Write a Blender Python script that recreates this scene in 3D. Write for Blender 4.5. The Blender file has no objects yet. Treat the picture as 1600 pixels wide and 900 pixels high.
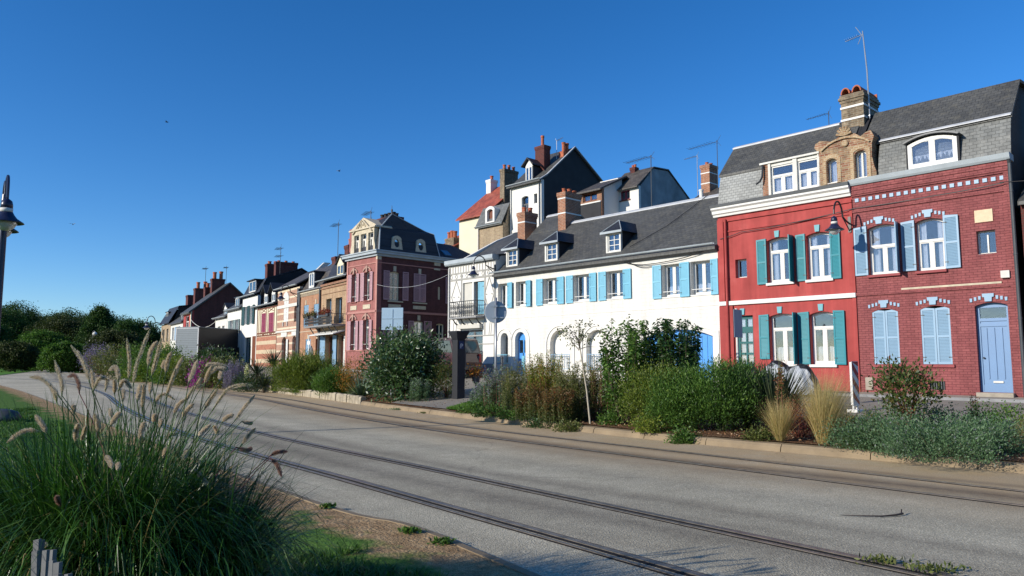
import bpy, math, random
import numpy as np
from mathutils import Vector, Matrix
from mathutils.geometry import tessellate_polygon
from mathutils.bvhtree import BVHTree
R = math.radians
random.seed(7)
RNG = np.random.default_rng(11)
S = bpy.context.scene
C = S.collection

# ------------------------------------------------ camera, sky, sun, exposure
cam_d = bpy.data.cameras.new("camera")
cam = bpy.data.objects.new("camera", cam_d)
C.objects.link(cam)
cam.location = (0, 0, 1.6)
cam.rotation_euler = (R(90 + 5.81), 0, 0)
cam_d.sensor_width = 36
cam_d.lens = 36 * 1150 / 1600
cam_d.clip_start = 0.05
cam_d.clip_end = 6000
S.camera = cam

SUN_EL = 21.0
SUN_DIR = Vector((-0.893, -0.45, 0)).normalized()          # horizontal direction towards the sun
w = bpy.data.worlds.new("World")
S.world = w
w.use_nodes = True
nt = w.node_tree
sky = nt.nodes.new("ShaderNodeTexSky")
sky.sky_type = 'NISHITA'
sky.sun_disc = False
sky.sun_elevation = R(SUN_EL)
sky.sun_rotation = math.atan2(SUN_DIR.x, SUN_DIR.y)
sky.altitude = 0
sky.air_density = 0.85
sky.dust_density = 0.15
sky.ozone_density = 3.2
hsv = nt.nodes.new("ShaderNodeHueSaturation")
hsv.inputs['Saturation'].default_value = 1.28
nt.links.new(sky.outputs[0], hsv.inputs['Color'])
tin = nt.nodes.new("ShaderNodeMix"); tin.data_type = 'RGBA'; tin.blend_type = 'MULTIPLY'
tin.inputs[0].default_value = 1.0; tin.inputs[7].default_value = (.90, 1.02, 1.19, 1)
nt.links.new(hsv.outputs[0], tin.inputs[6])
nt.links.new(tin.outputs[2], nt.nodes['Background'].inputs[0])
nt.nodes['Background'].inputs[1].default_value = 0.122

sun_d = bpy.data.lights.new("sun", 'SUN')
sun_d.energy = 4.8
sun_d.angle = R(0.5)
sun_d.color = (1.0, 0.93, 0.82)
sun = bpy.data.objects.new("sun", sun_d)
C.objects.link(sun)
sv = Vector((SUN_DIR.x * math.cos(R(SUN_EL)), SUN_DIR.y * math.cos(R(SUN_EL)), math.sin(R(SUN_EL))))
sun.rotation_euler = sv.to_track_quat('Z', 'Y').to_euler()
sun.location = (-30, -15, 30)

S.view_settings.view_transform = 'Standard'
S.view_settings.look = 'None'
S.view_settings.exposure = 0.2
S.view_settings.gamma = 1.0
S.cycles.max_bounces = 8
S.cycles.transparent_max_bounces = 16

# ------------------------------------------------ materials
def lin(r, g, b):
    f = lambda c: (c / 255 / 12.92) if c / 255 <= 0.04045 else ((c / 255 + 0.055) / 1.055) ** 2.4
    return (f(r), f(g), f(b))

class N:
    """small helper around a material's node tree"""
    def __init__(s, name):
        s.m = bpy.data.materials.new(name)
        s.m.use_nodes = True
        s.t = s.m.node_tree
        s.b = s.t.nodes['Principled BSDF']
    def new(s, k, **kw):
        n = s.t.nodes.new(k)
        for a, v in kw.items():
            setattr(n, a, v)
        return n
    def l(s, a, b):
        s.t.links.new(a, b)
    def coords(s, kind='Object'):
        return s.new('ShaderNodeTexCoord').outputs[kind]
    def noise(s, vec, scale, detail=4, rough=.55):
        n = s.new('ShaderNodeTexNoise')
        n.inputs['Scale'].default_value = scale
        n.inputs['Detail'].default_value = detail
        n.inputs['Roughness'].default_value = rough
        if vec is not None: s.l(vec, n.inputs['Vector'])
        return n.outputs['Fac']
    def ramp(s, fac, stops):
        n = s.new('ShaderNodeValToRGB')
        e = n.color_ramp.elements
        while len(e) < len(stops): e.new(.5)
        for i, (p, c) in enumerate(stops):
            e[i].position = p
            e[i].color = (c[0], c[1], c[2], 1) if not isinstance(c, (int, float)) else (c, c, c, 1)
        s.l(fac, n.inputs[0])
        return n.outputs[0]
    def mix(s, fac, a, b, mode='MIX'):
        n = s.new('ShaderNodeMix', data_type='RGBA', blend_type=mode)
        for i, v in ((0, fac), (6, a), (7, b)):
            if isinstance(v, (int, float)): n.inputs[i].default_value = v
            elif isinstance(v, tuple): n.inputs[i].default_value = (v[0], v[1], v[2], 1)
            else: s.l(v, n.inputs[i])
        return n.outputs[2]
    def math(s, op, a, b=0.0):
        n = s.new('ShaderNodeMath', operation=op)
        for i, v in ((0, a), (1, b)):
            if isinstance(v, (int, float)): n.inputs[i].default_value = v
            else: s.l(v, n.inputs[i])
        return n.outputs[0]
    def bump(s, h, strength=.3, dist=.02):
        n = s.new('ShaderNodeBump')
        n.inputs['Strength'].default_value = strength
        n.inputs['Distance'].default_value = dist
        s.l(h, n.inputs['Height'])
        s.l(n.outputs[0], s.b.inputs['Normal'])
    def base(s, c):
        if isinstance(c, tuple): s.b.inputs['Base Color'].default_value = (*c, 1)
        else: s.l(c, s.b.inputs['Base Color'])
    def set(s, rough=.8, metal=0, spec=.3):
        s.b.inputs['Roughness'].default_value = rough
        s.b.inputs['Metallic'].default_value = metal
        s.b.inputs['Specular IOR Level'].default_value = spec

def sc(c, k): return (c[0] * k, c[1] * k, c[2] * k)

def plain(name, c, rough=.7, var=.12, scale=3.0, spec=.3, metal=0, bump=0.0, bscale=40):
    n = N(name); n.set(rough, metal, spec)
    v = n.coords()
    f = n.noise(v, scale, 5)
    n.base(n.ramp(f, [(.3, sc(c, 1 - var)), (.7, sc(c, 1 + var * .6))]))
    if bump: n.bump(n.noise(v, bscale, 3), bump, .01)
    return n.m

def streak(n, lo=.82, hi=1.08):
    mp = n.new('ShaderNodeMapping'); mp.inputs['Scale'].default_value = (3.2, 3.2, .28); n.l(n.coords(), mp.inputs[0])
    a = n.noise(mp.outputs[0], 1.0, 6, .6)
    return n.ramp(a, [(.34, lo), (.6, hi)])

def wallcoords(n):
    """x+y, z -> brick plane for walls that run along x or y"""
    sep = n.new('ShaderNodeSeparateXYZ'); n.l(n.coords(), sep.inputs[0])
    a = n.math('ADD', sep.outputs[0], sep.outputs[1])
    cb = n.new('ShaderNodeCombineXYZ'); n.l(a, cb.inputs[0]); n.l(sep.outputs[2], cb.inputs[1])
    return cb.outputs[0], sep

def brick(name, c1, c2, mortar, bw=.23, bh=.075, mort=.012, var=.25, rough=.85, bump=.5, stain=.15, cv=None):
    n = N(name); n.set(rough, 0, .25)
    vec, sep = wallcoords(n)
    b = n.new('ShaderNodeTexBrick')
    n.l(vec, b.inputs['Vector'])
    b.inputs['Scale'].default_value = 1
    b.inputs['Brick Width'].default_value = bw
    b.inputs['Row Height'].default_value = bh
    b.inputs['Mortar Size'].default_value = mort
    b.inputs['Mortar Smooth'].default_value = .3
    b.inputs['Bias'].default_value = 0
    b.inputs['Color1'].default_value = (*c1, 1)
    b.inputs['Color2'].default_value = (*c2, 1)
    b.inputs['Mortar'].default_value = (*mortar, 1)
    f = n.noise(n.coords(), 1.3, 5)
    dirt = n.ramp(f, [(.3, 1 - stain), (.7, 1.0 + stain * .4)])
    f2 = n.noise(n.coords(), 9, 3)
    d2 = n.ramp(f2, [(.3, 1 - var * .5), (.7, 1.0 + var * .3)])
    col = n.mix(1.0, b.outputs['Color'], dirt, 'MULTIPLY')
    n.base(n.mix(1.0, n.mix(1.0, col, d2, 'MULTIPLY'), streak(n, 1 - stain * 1.1, 1.04), 'MULTIPLY'))
    inv = n.math('SUBTRACT', 1.0, b.outputs['Fac'])
    n.bump(n.math('ADD', inv, n.math('MULTIPLY', f2, .5)), bump, .012)
    return n.m

def slate(name, c, w=.24, h=.16, var=.3, moss=None, rough=.55):
    n = N(name); n.set(rough, 0, .4)
    sep = n.new('ShaderNodeSeparateXYZ'); n.l(n.coords(), sep.inputs[0])
    cb = n.new('ShaderNodeCombineXYZ'); n.l(sep.outputs[0], cb.inputs[0])
    n.l(n.math('MULTIPLY', sep.outputs[2], 1.0), cb.inputs[1])
    b = n.new('ShaderNodeTexBrick'); n.l(cb.outputs[0], b.inputs['Vector'])
    b.inputs['Scale'].default_value = 1
    b.inputs['Brick Width'].default_value = w
    b.inputs['Row Height'].default_value = h
    b.inputs['Mortar Size'].default_value = .008
    b.inputs['Color1'].default_value = (*sc(c, 1 + var), 1)
    b.inputs['Color2'].default_value = (*sc(c, 1 - var), 1)
    b.inputs['Mortar'].default_value = (*sc(c, .45), 1)
    f = n.noise(n.coords(), .8, 6, .65)
    col = n.mix(1.0, b.outputs['Color'], n.ramp(f, [(.3, .75), (.7, 1.25)]), 'MULTIPLY')
    if moss:
        f3 = n.noise(n.coords(), 5, 6, .7)
        col = n.mix(n.ramp(f3, [(.50, 0.0), (.72, .6)]), col, moss)
    n.base(col)
    n.bump(n.math('ADD', n.math('SUBTRACT', 1.0, b.outputs['Fac']), n.noise(n.coords(), 20, 3)), .5, .012)
    return n.m

def stripes(name, c1, c2, period, frac):
    """horizontal bands of stone in brickwork"""
    n = N(name); n.set(.85, 0, .2)
    vec, sep = wallcoords(n)
    b = n.new('ShaderNodeTexBrick'); n.l(vec, b.inputs['Vector'])
    b.inputs['Scale'].default_value = 1
    b.inputs['Brick Width'].default_value = .23; b.inputs['Row Height'].default_value = .075
    b.inputs['Mortar Size'].default_value = .01
    b.inputs['Color1'].default_value = (*sc(c1, 1.15), 1); b.inputs['Color2'].default_value = (*sc(c1, .85), 1)
    b.inputs['Mortar'].default_value = (*sc(c2, .7), 1)
    m = n.math('FRACT', n.math('DIVIDE', sep.outputs[2], period))
    f = n.math('LESS_THAN', m, frac)
    col = n.mix(f, b.outputs['Color'], c2)
    n.base(n.mix(1.0, col, n.ramp(n.noise(n.coords(), 2, 5), [(.3, .85), (.7, 1.1)]), 'MULTIPLY'))
    n.bump(n.noise(n.coords(), 15, 3), .3, .01)
    return n.m

def leafmat(name, cols, trans=.35, rough=.5, spec=.35, tt=(1.1, 1.25, .6)):
    """leaf colour varies by the 'tint' attribute (0..1 per leaf)"""
    n = N(name); n.set(rough, 0, spec)
    a = n.new('ShaderNodeAttribute', attribute_name='tint')
    k = len(cols)
    c = n.ramp(a.outputs['Fac'], [(i / (k - 1), cc) for i, cc in enumerate(cols)])
    n.base(c)
    tr = n.new('ShaderNodeBsdfTranslucent'); n.l(n.mix(1.0, c, tt, 'MULTIPLY'), tr.inputs[0])
    mx = n.new('ShaderNodeMixShader'); mx.inputs[0].default_value = trans
    n.l(n.b.outputs[0], mx.inputs[1]); n.l(tr.outputs[0], mx.inputs[2])
    out = [x for x in n.t.nodes if x.type == 'OUTPUT_MATERIAL'][0]
    n.l(mx.outputs[0], out.inputs[0])
    return n.m

def glassmat(name, tint=(.82, .84, .87), rough=.02):
    n = N(name)
    tr = n.new('ShaderNodeBsdfTransparent'); tr.inputs[0].default_value = (*tint, 1)
    gl = n.new('ShaderNodeBsdfGlossy'); gl.inputs['Roughness'].default_value = rough
    gl.inputs[0].default_value = (.9, .95, 1, 1)
    fr = n.new('ShaderNodeFresnel'); fr.inputs[0].default_value = 1.7
    f = n.math('ADD', n.math('MULTIPLY', fr.outputs[0], .9), .05)
    nb = n.new('ShaderNodeBump'); nb.inputs['Strength'].default_value = .04; nb.inputs['Distance'].default_value = .05
    n.l(n.noise(n.coords(), 1.5, 2), nb.inputs['Height']); n.l(nb.outputs[0], gl.inputs['Normal'])
    mx = n.new('ShaderNodeMixShader'); n.l(f, mx.inputs[0])
    n.l(tr.outputs[0], mx.inputs[1]); n.l(gl.outputs[0], mx.inputs[2])
    out = [x for x in n.t.nodes if x.type == 'OUTPUT_MATERIAL'][0]
    n.l(mx.outputs[0], out.inputs[0])
    return n.m

M = {}
M['white'] = plain('white_paint', (.66, .65, .61), .6, .06)
M['offwhite'] = plain('weathered_white_paint', (.62, .60, .54), .7, .15)
M['cream'] = plain('cream_render', (.66, .60, .44), .8, .06, 1)
M['stone'] = plain('pale_stone', (.52, .45, .33), .85, .2, 6, bump=.3)
M['edging'] = plain('edging_stone', (.34, .29, .21), .9, .3, 3, bump=.4)
M['gable_brick'] = brick('mixed_gable_brick', (.34, .23, .13), (.24, .085, .05), (.36, .29, .20), var=.6, stain=.3)
M['greystone'] = plain('grey_stone', (.24, .24, .24), .85, .2, 4, bump=.3)
M['concrete'] = plain('concrete', (.33, .29, .23), .9, .18, 5, bump=.3)
M['zinc'] = plain('zinc', (.34, .38, .40), .5, .15, 2, spec=.5)
M['darkzinc'] = plain('dark_zinc', (.09, .095, .1), .5, .2, 2, spec=.5)
M['lead'] = plain('lead', (.45, .46, .47), .5, .15, 3, spec=.5)
M['black'] = plain('black_iron', (.012, .012, .014), .4, .2, 5, spec=.5)
M['iron'] = plain('grey_iron', (.05, .055, .06), .5, .2, 5, spec=.5)
M['terracotta'] = plain('terracotta', (.40, .12, .06), .8, .25, 5)
M['teal'] = plain('teal_paint', (.004, .185, .225), .45, .08, 2, spec=.4)
M['teal_light'] = plain('pale_teal_paint', (.13, .34, .38), .5, .08)
M['sky_blue'] = plain('sky_blue_paint', (.16, .41, .53), .45, .06, 2, spec=.4)
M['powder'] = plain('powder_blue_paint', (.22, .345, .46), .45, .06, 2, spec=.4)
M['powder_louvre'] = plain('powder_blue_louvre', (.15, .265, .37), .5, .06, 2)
M['door_blue'] = plain('door_blue_paint', (.13, .235, .40), .4, .05, 2, spec=.4)
M['bright_blue'] = plain('bright_blue_paint', (.06, .26, .62), .4, .05, 2, spec=.4)
M['pink'] = plain('dusty_pink_paint', (.42, .25, .27), .6, .08)
M['burgundy'] = plain('burgundy_paint', (.25, .045, .075), .5, .08)
M['bottle'] = plain('bottle_green_paint', (.03, .07, .065), .45, .1)
M['brown'] = plain('brown_wood', (.16, .055, .03), .6, .2, 8)
M['darkwood'] = plain('dark_timber', (.04, .03, .026), .7, .2, 8)
M['greywood'] = plain('grey_weathered_timber', (.13, .13, .13), .8, .25, 12)
M['curtain'] = plain('white_curtain', (.62, .63, .65), .9, .1, 12)
M['glass'] = glassmat('window_glass')
M['blind'] = plain('roller_blind', (.52, .50, .44), .7, .04)
M['maroon'] = brick('maroon_painted_brick', (.285, .088, .085), (.235, .068, .068), (.16, .045, .047), bw=.22, bh=.078, mort=.008, bump=.7)
M['maroon_dark'] = plain('maroon_paint', (.27, .06, .062), .7, .12)
n = N('red_render'); n.set(.8, 0, .25)
n.base(n.mix(1.0, n.ramp(n.noise(n.coords(), .9, 6, .65), [(.28, (.29, .046, .042)), (.55, (.36, .062, .056)), (.78, (.43, .095, .085))]), streak(n, .80, 1.06), 'MULTIPLY'))
n.bump(n.noise(n.coords(), 55, 4), .2, .01); M['red'] = n.m
M['white_brick'] = brick('white_painted_brick', (.69, .665, .61), (.665, .64, .585), (.59, .565, .51), bw=.42, bh=.155, mort=.007, var=.08, bump=.35, stain=.10)
M['white_render'] = plain('white_render', (.68, .66, .61), .8, .05, 1)
M['grey_render'] = plain('weathered_grey_render', (.27, .29, .30), .85, .35, .9, bump=.2)
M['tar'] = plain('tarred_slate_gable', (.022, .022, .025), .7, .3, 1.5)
M['brick_brown'] = brick('brown_brick', (.33, .14, .075), (.24, .10, .06), (.30, .24, .17), bump=.6)
M['brick_orange'] = brick('orange_brick', (.42, .19, .10), (.34, .14, .075), (.40, .30, .20))
M['brick_tan'] = brick('tan_brick', (.42, .27, .15), (.34, .19, .10), (.44, .35, .24))
M['brick_tawny'] = brick('tawny_chimney_brick', (.30, .22, .14), (.17, .12, .08), (.30, .27, .20), var=.6, stain=.3)
M['brick_chim'] = brick('chimney_brick', (.36, .13, .06), (.25, .09, .05), (.40, .32, .24), var=.4)
M['brick_dark'] = brick('dark_red_brick', (.14, .035, .03), (.10, .03, .028), (.10, .06, .05))
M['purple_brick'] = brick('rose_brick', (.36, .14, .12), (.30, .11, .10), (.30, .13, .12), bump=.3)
M['shaded_side_brick'] = brick('shaded_rose_brick', (.125, .045, .045), (.095, .034, .034), (.09, .045, .045), bump=.3)  # villa's rose brick darkened: shade of the lane side put into the colour
M['rubble'] = brick('rubble_stone', (.40, .30, .18), (.30, .21, .13), (.44, .38, .28), bw=.2, bh=.12, bump=.8)
M['stripe'] = stripes('banded_brick_and_stone', (.36, .17, .12), (.60, .50, .36), .62, .25)
M['slate'] = slate('slate_roof', (.070, .070, .066), w=.2, h=.11, var=.16, moss=(.14, .13, .10))
M['slate_dark'] = slate('dark_slate_roof', (.022, .024, .032), w=.2, h=.11, var=.2)
M['slate_pale'] = slate('pale_slate', (.25, .255, .24), w=.19, h=.11, var=.15)
M['slate_mid'] = slate('grey_slate', (.13, .135, .128), w=.2, h=.11, var=.18, moss=(.24, .24, .22))
M['slate_brown'] = slate('brown_slate_roof', (.075, .065, .055), moss=(.12, .10, .08))
M['tile'] = slate('red_roof_tile', (.33, .08, .045), w=.22, h=.22, var=.25)
M['stonemix'] = brick('carved_tawny_brick', (.42, .30, .17), (.33, .19, .10), (.46, .38, .26), bw=.16, bh=.07)
M['steel'] = plain('galvanised_steel', (.35, .37, .39), .4, .1, 4, metal=.6)
M['signback'] = plain('sign_back', (.30, .35, .40), .5, .05, 3, spec=.4)
M['signblue'] = plain('pale_blue_sign_back', (.30, .42, .52), .5, .05, 3, spec=.4)

# ------------------------------------------------ mesh builder
class MB:
    def __init__(s):
        s.v = []; s.f = []; s.m = []
    def add(s, vs, fs, m=0):
        o = len(s.v)
        s.v += [tuple(v) for v in vs]
        s.f += [tuple(i + o for i in f) for f in fs]
        s.m += [m] * len(fs)
        return s
    def box(s, x0, x1, y0, y1, z0, z1, m=0):
        vs = [(x0, y0, z0), (x1, y0, z0), (x1, y1, z0), (x0, y1, z0), (x0, y0, z1), (x1, y0, z1), (x1, y1, z1), (x0, y1, z1)]
        return s.add(vs, [(0, 3, 2, 1), (4, 5, 6, 7), (0, 1, 5, 4), (1, 2, 6, 5), (2, 3, 7, 6), (3, 0, 4, 7)], m)
    def hexa(s, vs, m=0):
        return s.add(vs, [(0, 3, 2, 1), (4, 5, 6, 7), (0, 1, 5, 4), (1, 2, 6, 5), (2, 3, 7, 6), (3, 0, 4, 7)], m)
    def panel(s, outline, holes=(), y0=0.0, y1=.25, m=0, axis='y', mside=None):
        """closed slab: outline and holes are (a, z) polygons; axis 'y': a is x, slab y0..y1; axis 'x': a is y, slab x0..x1"""
        polys = [list(outline)] + [list(h) for h in holes]
        tr = tessellate_polygon([[Vector((p[0], p[1], 0)) for p in pl] for pl in polys])
        flat = [p for pl in polys for p in pl]
        P = (lambda a, z, d: (a, d, z)) if axis == 'y' else (lambda a, z, d: (d, a, z))
        vs = [P(p[0], p[1], y0) for p in flat] + [P(p[0], p[1], y1) for p in flat]
        n = len(flat)
        fs = [tuple(t) for t in tr] + [tuple(i + n for i in reversed(t)) for t in tr]
        s.add(vs, fs, m)
        o = 0
        sd = []
        for pl in polys:
            k = len(pl)
            for i in range(k):
                j = (i + 1) % k
                sd.append((o + i, o + j, o + j + n, o + i + n))
            o += k
        s.add(vs, sd, m if mside is None else mside)
        return s
    def tube(s, pts, r, n=8, m=0, cap=True):
        pts = [Vector(p) for p in pts]
        rs = r if isinstance(r, (list, tuple)) else [r] * len(pts)
        vs = []
        t = (pts[1] - pts[0]).normalized()
        a = t.orthogonal().normalized()
        for i, p in enumerate(pts):
            if i == 0: d = pts[1] - pts[0]
            elif i == len(pts) - 1: d = pts[-1] - pts[-2]
            else: d = pts[i + 1] - pts[i - 1]
            d.normalize()
            a = (a - d * a.dot(d))
            if a.length < 1e-6: a = d.orthogonal()
            a.normalize()
            b = d.cross(a)
            for k in range(n):
                q = 2 * math.pi * k / n
                vs.append(p + (a * math.cos(q) + b * math.sin(q)) * rs[i])
        fs = []
        for i in range(len(pts) - 1):
            for k in range(n):
                k2 = (k + 1) % n
                fs.append((i * n + k, i * n + k2, (i + 1) * n + k2, (i + 1) * n + k))
        if cap:
            fs.append(tuple(reversed(range(n))))
            fs.append(tuple(range((len(pts) - 1) * n, len(pts) * n)))
        return s.add(vs, fs, m)
    def lathe(s, prof, c=(0, 0, 0), n=20, m=0, dirv=None):
        vs = []
        q = Vector(dirv).to_track_quat('Z', 'Y') if dirv else None
        for (r, z) in prof:
            for k in range(n):
                a = 2 * math.pi * k / n
                v = Vector((r * math.cos(a), r * math.sin(a), z))
                if q: v = q @ v
                vs.append(v + Vector(c))
        fs = []
        for i in range(len(prof) - 1):
            for k in range(n):
                k2 = (k + 1) % n
                fs.append((i * n + k, i * n + k2, (i + 1) * n + k2, (i + 1) * n + k))
        fs.append(tuple(reversed(range(n)))); fs.append(tuple(range((len(prof) - 1) * n, len(prof) * n)))
        return s.add(vs, fs, m)
    def prof(s, x0, x1, pts, m=0):
        """closed (y,z) polygon extruded along x"""
        return s.panel(pts, (), x0, x1, m, axis='x')
    def slab(s, x0, x1, pts, th, m=0):
        """open (y,z) polyline thickened downwards, extruded along x"""
        low = [(y, z - th) for y, z in pts]
        for i in range(len(pts) - 1):
            a, b, c2, d = pts[i], pts[i + 1], low[i + 1], low[i]
            vs = [(x0, *a), (x0, *b), (x0, *c2), (x0, *d), (x1, *a), (x1, *b), (x1, *c2), (x1, *d)]
            fs = [(0, 4, 5, 1), (3, 2, 6, 7), (0, 1, 2, 3), (4, 7, 6, 5)]
            if i == 0: fs.append((0, 3, 7, 4))
            if i == len(pts) - 2: fs.append((1, 5, 6, 2))
            s.add(vs, fs, m)
        return s
    def build(s, name, mats, parent=None, off=None, smooth=False, bevel=0):
        me = bpy.data.meshes.new(name)
        me.from_pydata([tuple(v) for v in s.v], [], s.f)
        if not isinstance(mats, (list, tuple)): mats = [mats]
        for mm in mats: me.materials.append(mm)
        if len(mats) > 1:
            me.polygons.foreach_set('material_index', s.m)
        if smooth:
            me.polygons.foreach_set('use_smooth', [True] * len(me.polygons))
        me.update()
        o = bpy.data.objects.new(name, me)
        C.objects.link(o)
        if parent is not None: o.parent = parent
        if off is not None: o.location = off
        if bevel:
            b = o.modifiers.new('bevel', 'BEVEL'); b.width = bevel; b.segments = 2; b.limit_method = 'ANGLE'
        return o

def tag(o, label=None, cat=None, group=None, kind=None):
    if label: o['label'] = label
    if cat: o['category'] = cat
    if group: o['group'] = group
    if kind: o['kind'] = kind
    return o

def empty(name, loc, rz=0):
    o = bpy.data.objects.new(name, None)
    C.objects.link(o)
    o.location = loc; o.rotation_euler = (0, 0, rz); o.empty_display_size = .3
    return o

def copy_tree(o, parent=None):
    c = o.copy(); C.objects.link(c)
    if parent: c.parent = parent
    for ch in [x for x in bpy.data.objects if x.parent == o]:
        copy_tree(ch, c)
    return c

# fast mesh from numpy arrays: quads (N,4,3)
def quads(name, Q, mat, tint=None, parent=None, off=None, smooth=False):
    n = len(Q)
    me = bpy.data.meshes.new(name)
    me.vertices.add(n * 4); me.loops.add(n * 4); me.polygons.add(n)
    me.vertices.foreach_set('co', np.asarray(Q, dtype=np.float32).reshape(-1))
    me.loops.foreach_set('vertex_index', np.arange(n * 4, dtype=np.int32))
    me.polygons.foreach_set('loop_start', np.arange(0, n * 4, 4, dtype=np.int32))
    me.polygons.foreach_set('loop_total', np.full(n, 4, dtype=np.int32))
    if tint is not None:
        a = me.attributes.new('tint', 'FLOAT', 'POINT')
        a.data.foreach_set('value', np.repeat(np.asarray(tint, dtype=np.float32), 4))
    me.materials.append(mat)
    me.update(calc_edges=True)
    o = bpy.data.objects.new(name, me); C.objects.link(o)
    if parent is not None: o.parent = parent
    if off is not None: o.location = off
    return o

def rect(a0, a1, z0, z1): return [(a0, z0), (a1, z0), (a1, z1), (a0, z1)]
def arch(a0, a1, z0, z1, rise, n=8):
    """rectangle whose top is a segment arch; z1 is the crown"""
    w2 = (a1 - a0) / 2
    rise = min(rise, w2)
    Rr = (w2 * w2 + rise * rise) / (2 * rise)
    cz = z1 - Rr; cx = (a0 + a1) / 2
    t = math.asin(min(1, w2 / Rr))
    pts = [(a0, z0), (a1, z0)]
    for i in range(n + 1):
        q = t - 2 * t * i / n
        pts.append((cx + Rr * math.sin(q), cz + Rr * math.cos(q)))
    return pts
def ell(cx, cz, rx, rz, n=20): return [(cx + rx * math.cos(2 * math.pi * i / n), cz + rz * math.sin(2 * math.pi * i / n)) for i in range(n)]

# ------------------------------------------------ terrain and road
def catmull(pts, step=1.0):
    P = [np.array(p, float) for p in pts]
    P = [2 * P[0] - P[1]] + P + [2 * P[-1] - P[-2]]
    out = []
    for i in range(1, len(P) - 2):
        n = max(2, int(np.linalg.norm(P[i + 1][:2] - P[i][:2]) / step))
        for k in range(n):
            t = k / n
            a, b, c2, d = P[i - 1], P[i], P[i + 1], P[i + 2]
            out.append(.5 * ((2 * b) + (-a + c2) * t + (2 * a - 5 * b + 4 * c2 - d) * t * t + (-a + 3 * b - 3 * c2 + d) * t ** 3))
    out.append(P[-2])
    return np.array(out)

def normals2(L):
    d = np.gradient(L[:, :2], axis=0)
    d /= np.linalg.norm(d, axis=1)[:, None]
    return np.stack([-d[:, 1], d[:, 0]], 1)          # left of the walking direction

# columns: kerb x, y, facade x, y, height at the facade
COL = [(20, -2, 30, 5.6, .4), (12, 6.0, 20, 16.2, .5), (7.44, 10.91, 15.9, 20.6, .58), (3.77, 14.69, 11.76, 25, .62),
       (1.2, 18.0, 7.65, 29.4, .72), (-3.39, 24.63, -.56, 38.1, 1.0), (-8.62, 33.37, -8.57, 46.7, 1.15),
       (-14.97, 43.41, -12.1, 51, 1.25), (-25.14, 58.29, -22.6, 66, 1.25), (-37.79, 74.57, -35.2, 84.5, 1.25),
       (-46, 88, -45, 98.7, 1.25), (-64, 116, -58, 125, 1.0), (-107, 184, -95, 190, .6)]
CC = catmull(COL, 1.0)
KERB = CC[:, :2]
def sstep(t): return t * t * (3 - 2 * t)
def strip_pt(c, f, dz=0):
    x = c[0] + (c[2] - c[0]) * f; y = c[1] + (c[3] - c[1]) * f
    return (x, y, .15 + (c[4] - .15) * (sstep(f) if f < 1 else 1 + (f - 1) * 2.2) + dz)
def strip(f0, f1, n, dz0=0, dz1=None, rows=None):
    rows = rows or [f0 + (f1 - f0) * i / n for i in range(n + 1)]
    vs = [strip_pt(c, f, dz0) for c in CC for f in rows]
    k = len(rows)
    fs = [(i * k + j, (i + 1) * k + j, (i + 1) * k + j + 1, i * k + j + 1) for i in range(len(CC) - 1) for j in range(k - 1)]
    return vs, fs
gv, gf = strip(0, 1.6, 16)
GT = BVHTree.FromPolygons([Vector(v) for v in gv], gf)
def gz(x, y):
    h = GT.ray_cast(Vector((x, y, 60)), Vector((0, 0, -1)))
    return h[0].z if h[0] is not None else 0.0

def set_attr(o, name, vals):
    a = o.data.attributes.new(name, 'FLOAT', 'POINT')
    a.data.foreach_set('value', np.asarray(vals, dtype=np.float32))

# asphalt of the road: 'tk' is the distance from the far kerb
n = N('road_asphalt'); n.set(.9, 0, .25)
a = n.new('ShaderNodeAttribute', attribute_name='tk').outputs['Fac']
co = n.coords()
wob = n.math('MULTIPLY', n.math('SUBTRACT', n.noise(co, .5, 4), .5), .9)
tk = n.math('ADD', a, wob)
big = n.noise(co, .35, 5, .6)
fine = n.noise(co, 55, 3, .75)
vor = n.new('ShaderNodeTexVoronoi'); vor.inputs['Scale'].default_value = 75; n.l(co, vor.inputs['Vector'])
grey = n.ramp(big, [(.3, (.42, .37, .26)), (.7, (.53, .475, .345))])
grit = n.ramp(fine, [(.25, .62), (.5, 1.0), (.78, 1.5)])
pt = n.new('ShaderNodeTexVoronoi'); pt.inputs['Scale'].default_value = .22; n.l(co, pt.inputs['Vector'])
grey = n.mix(1.0, grey, n.ramp(pt.outputs['Color'], [(.2, .88), (.8, 1.06)]), 'MULTIPLY')
grey = n.mix(1.0, grey, n.ramp(n.noise(co, 2.2, 6, .7), [(.3, .86), (.7, 1.10)]), 'MULTIPLY')
col = n.mix(1.0, grey, grit, 'MULTIPLY')
vcol = n.ramp(vor.outputs['Color'], [(.0, .74), (.6, 1.03), (.95, 1.5)])
col = n.mix(1.0, col, vcol, 'MULTIPLY')
stm = n.ramp(n.math('DIVIDE', tk, 10.0), [(0.0, .8), (.12, .95), (.25, .9), (.34, .35), (.44, 0.0)])
st2 = n.math('MULTIPLY', stm, n.ramp(n.noise(co, 1.6, 6, .65), [(.25, .45), (.7, 1.0)]))
col = n.mix(st2, col, n.mix(1.0, (.47, .32, .165), grit, 'MULTIPLY'))
# dark oily streaks running along the rails
def band(c, wdt, k):
    d = n.math('ABSOLUTE', n.math('SUBTRACT', n.math('ADD', a, n.math('MULTIPLY', wob, .25)), c))
    f = n.ramp(n.math('DIVIDE', d, wdt), [(0, k), (1.0, 0.0)])
    return n.math('MULTIPLY', f, n.ramp(n.noise(co, 7, 6, .75), [(.3, .6), (.65, 1.0)]))
for c0, wd, k in ((2.35, .45, .8), (1.4, .25, .5), (5.55, .45, .5), (6.1, .35, .35), (6.75, .7, .65), (7.5, .35, .4), (3.0, .6, .3), (4.4, .5, .16), (8.4, .5, .2)):
    col = n.mix(band(c0, wd, k), col, (.06, .045, .035))
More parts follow.
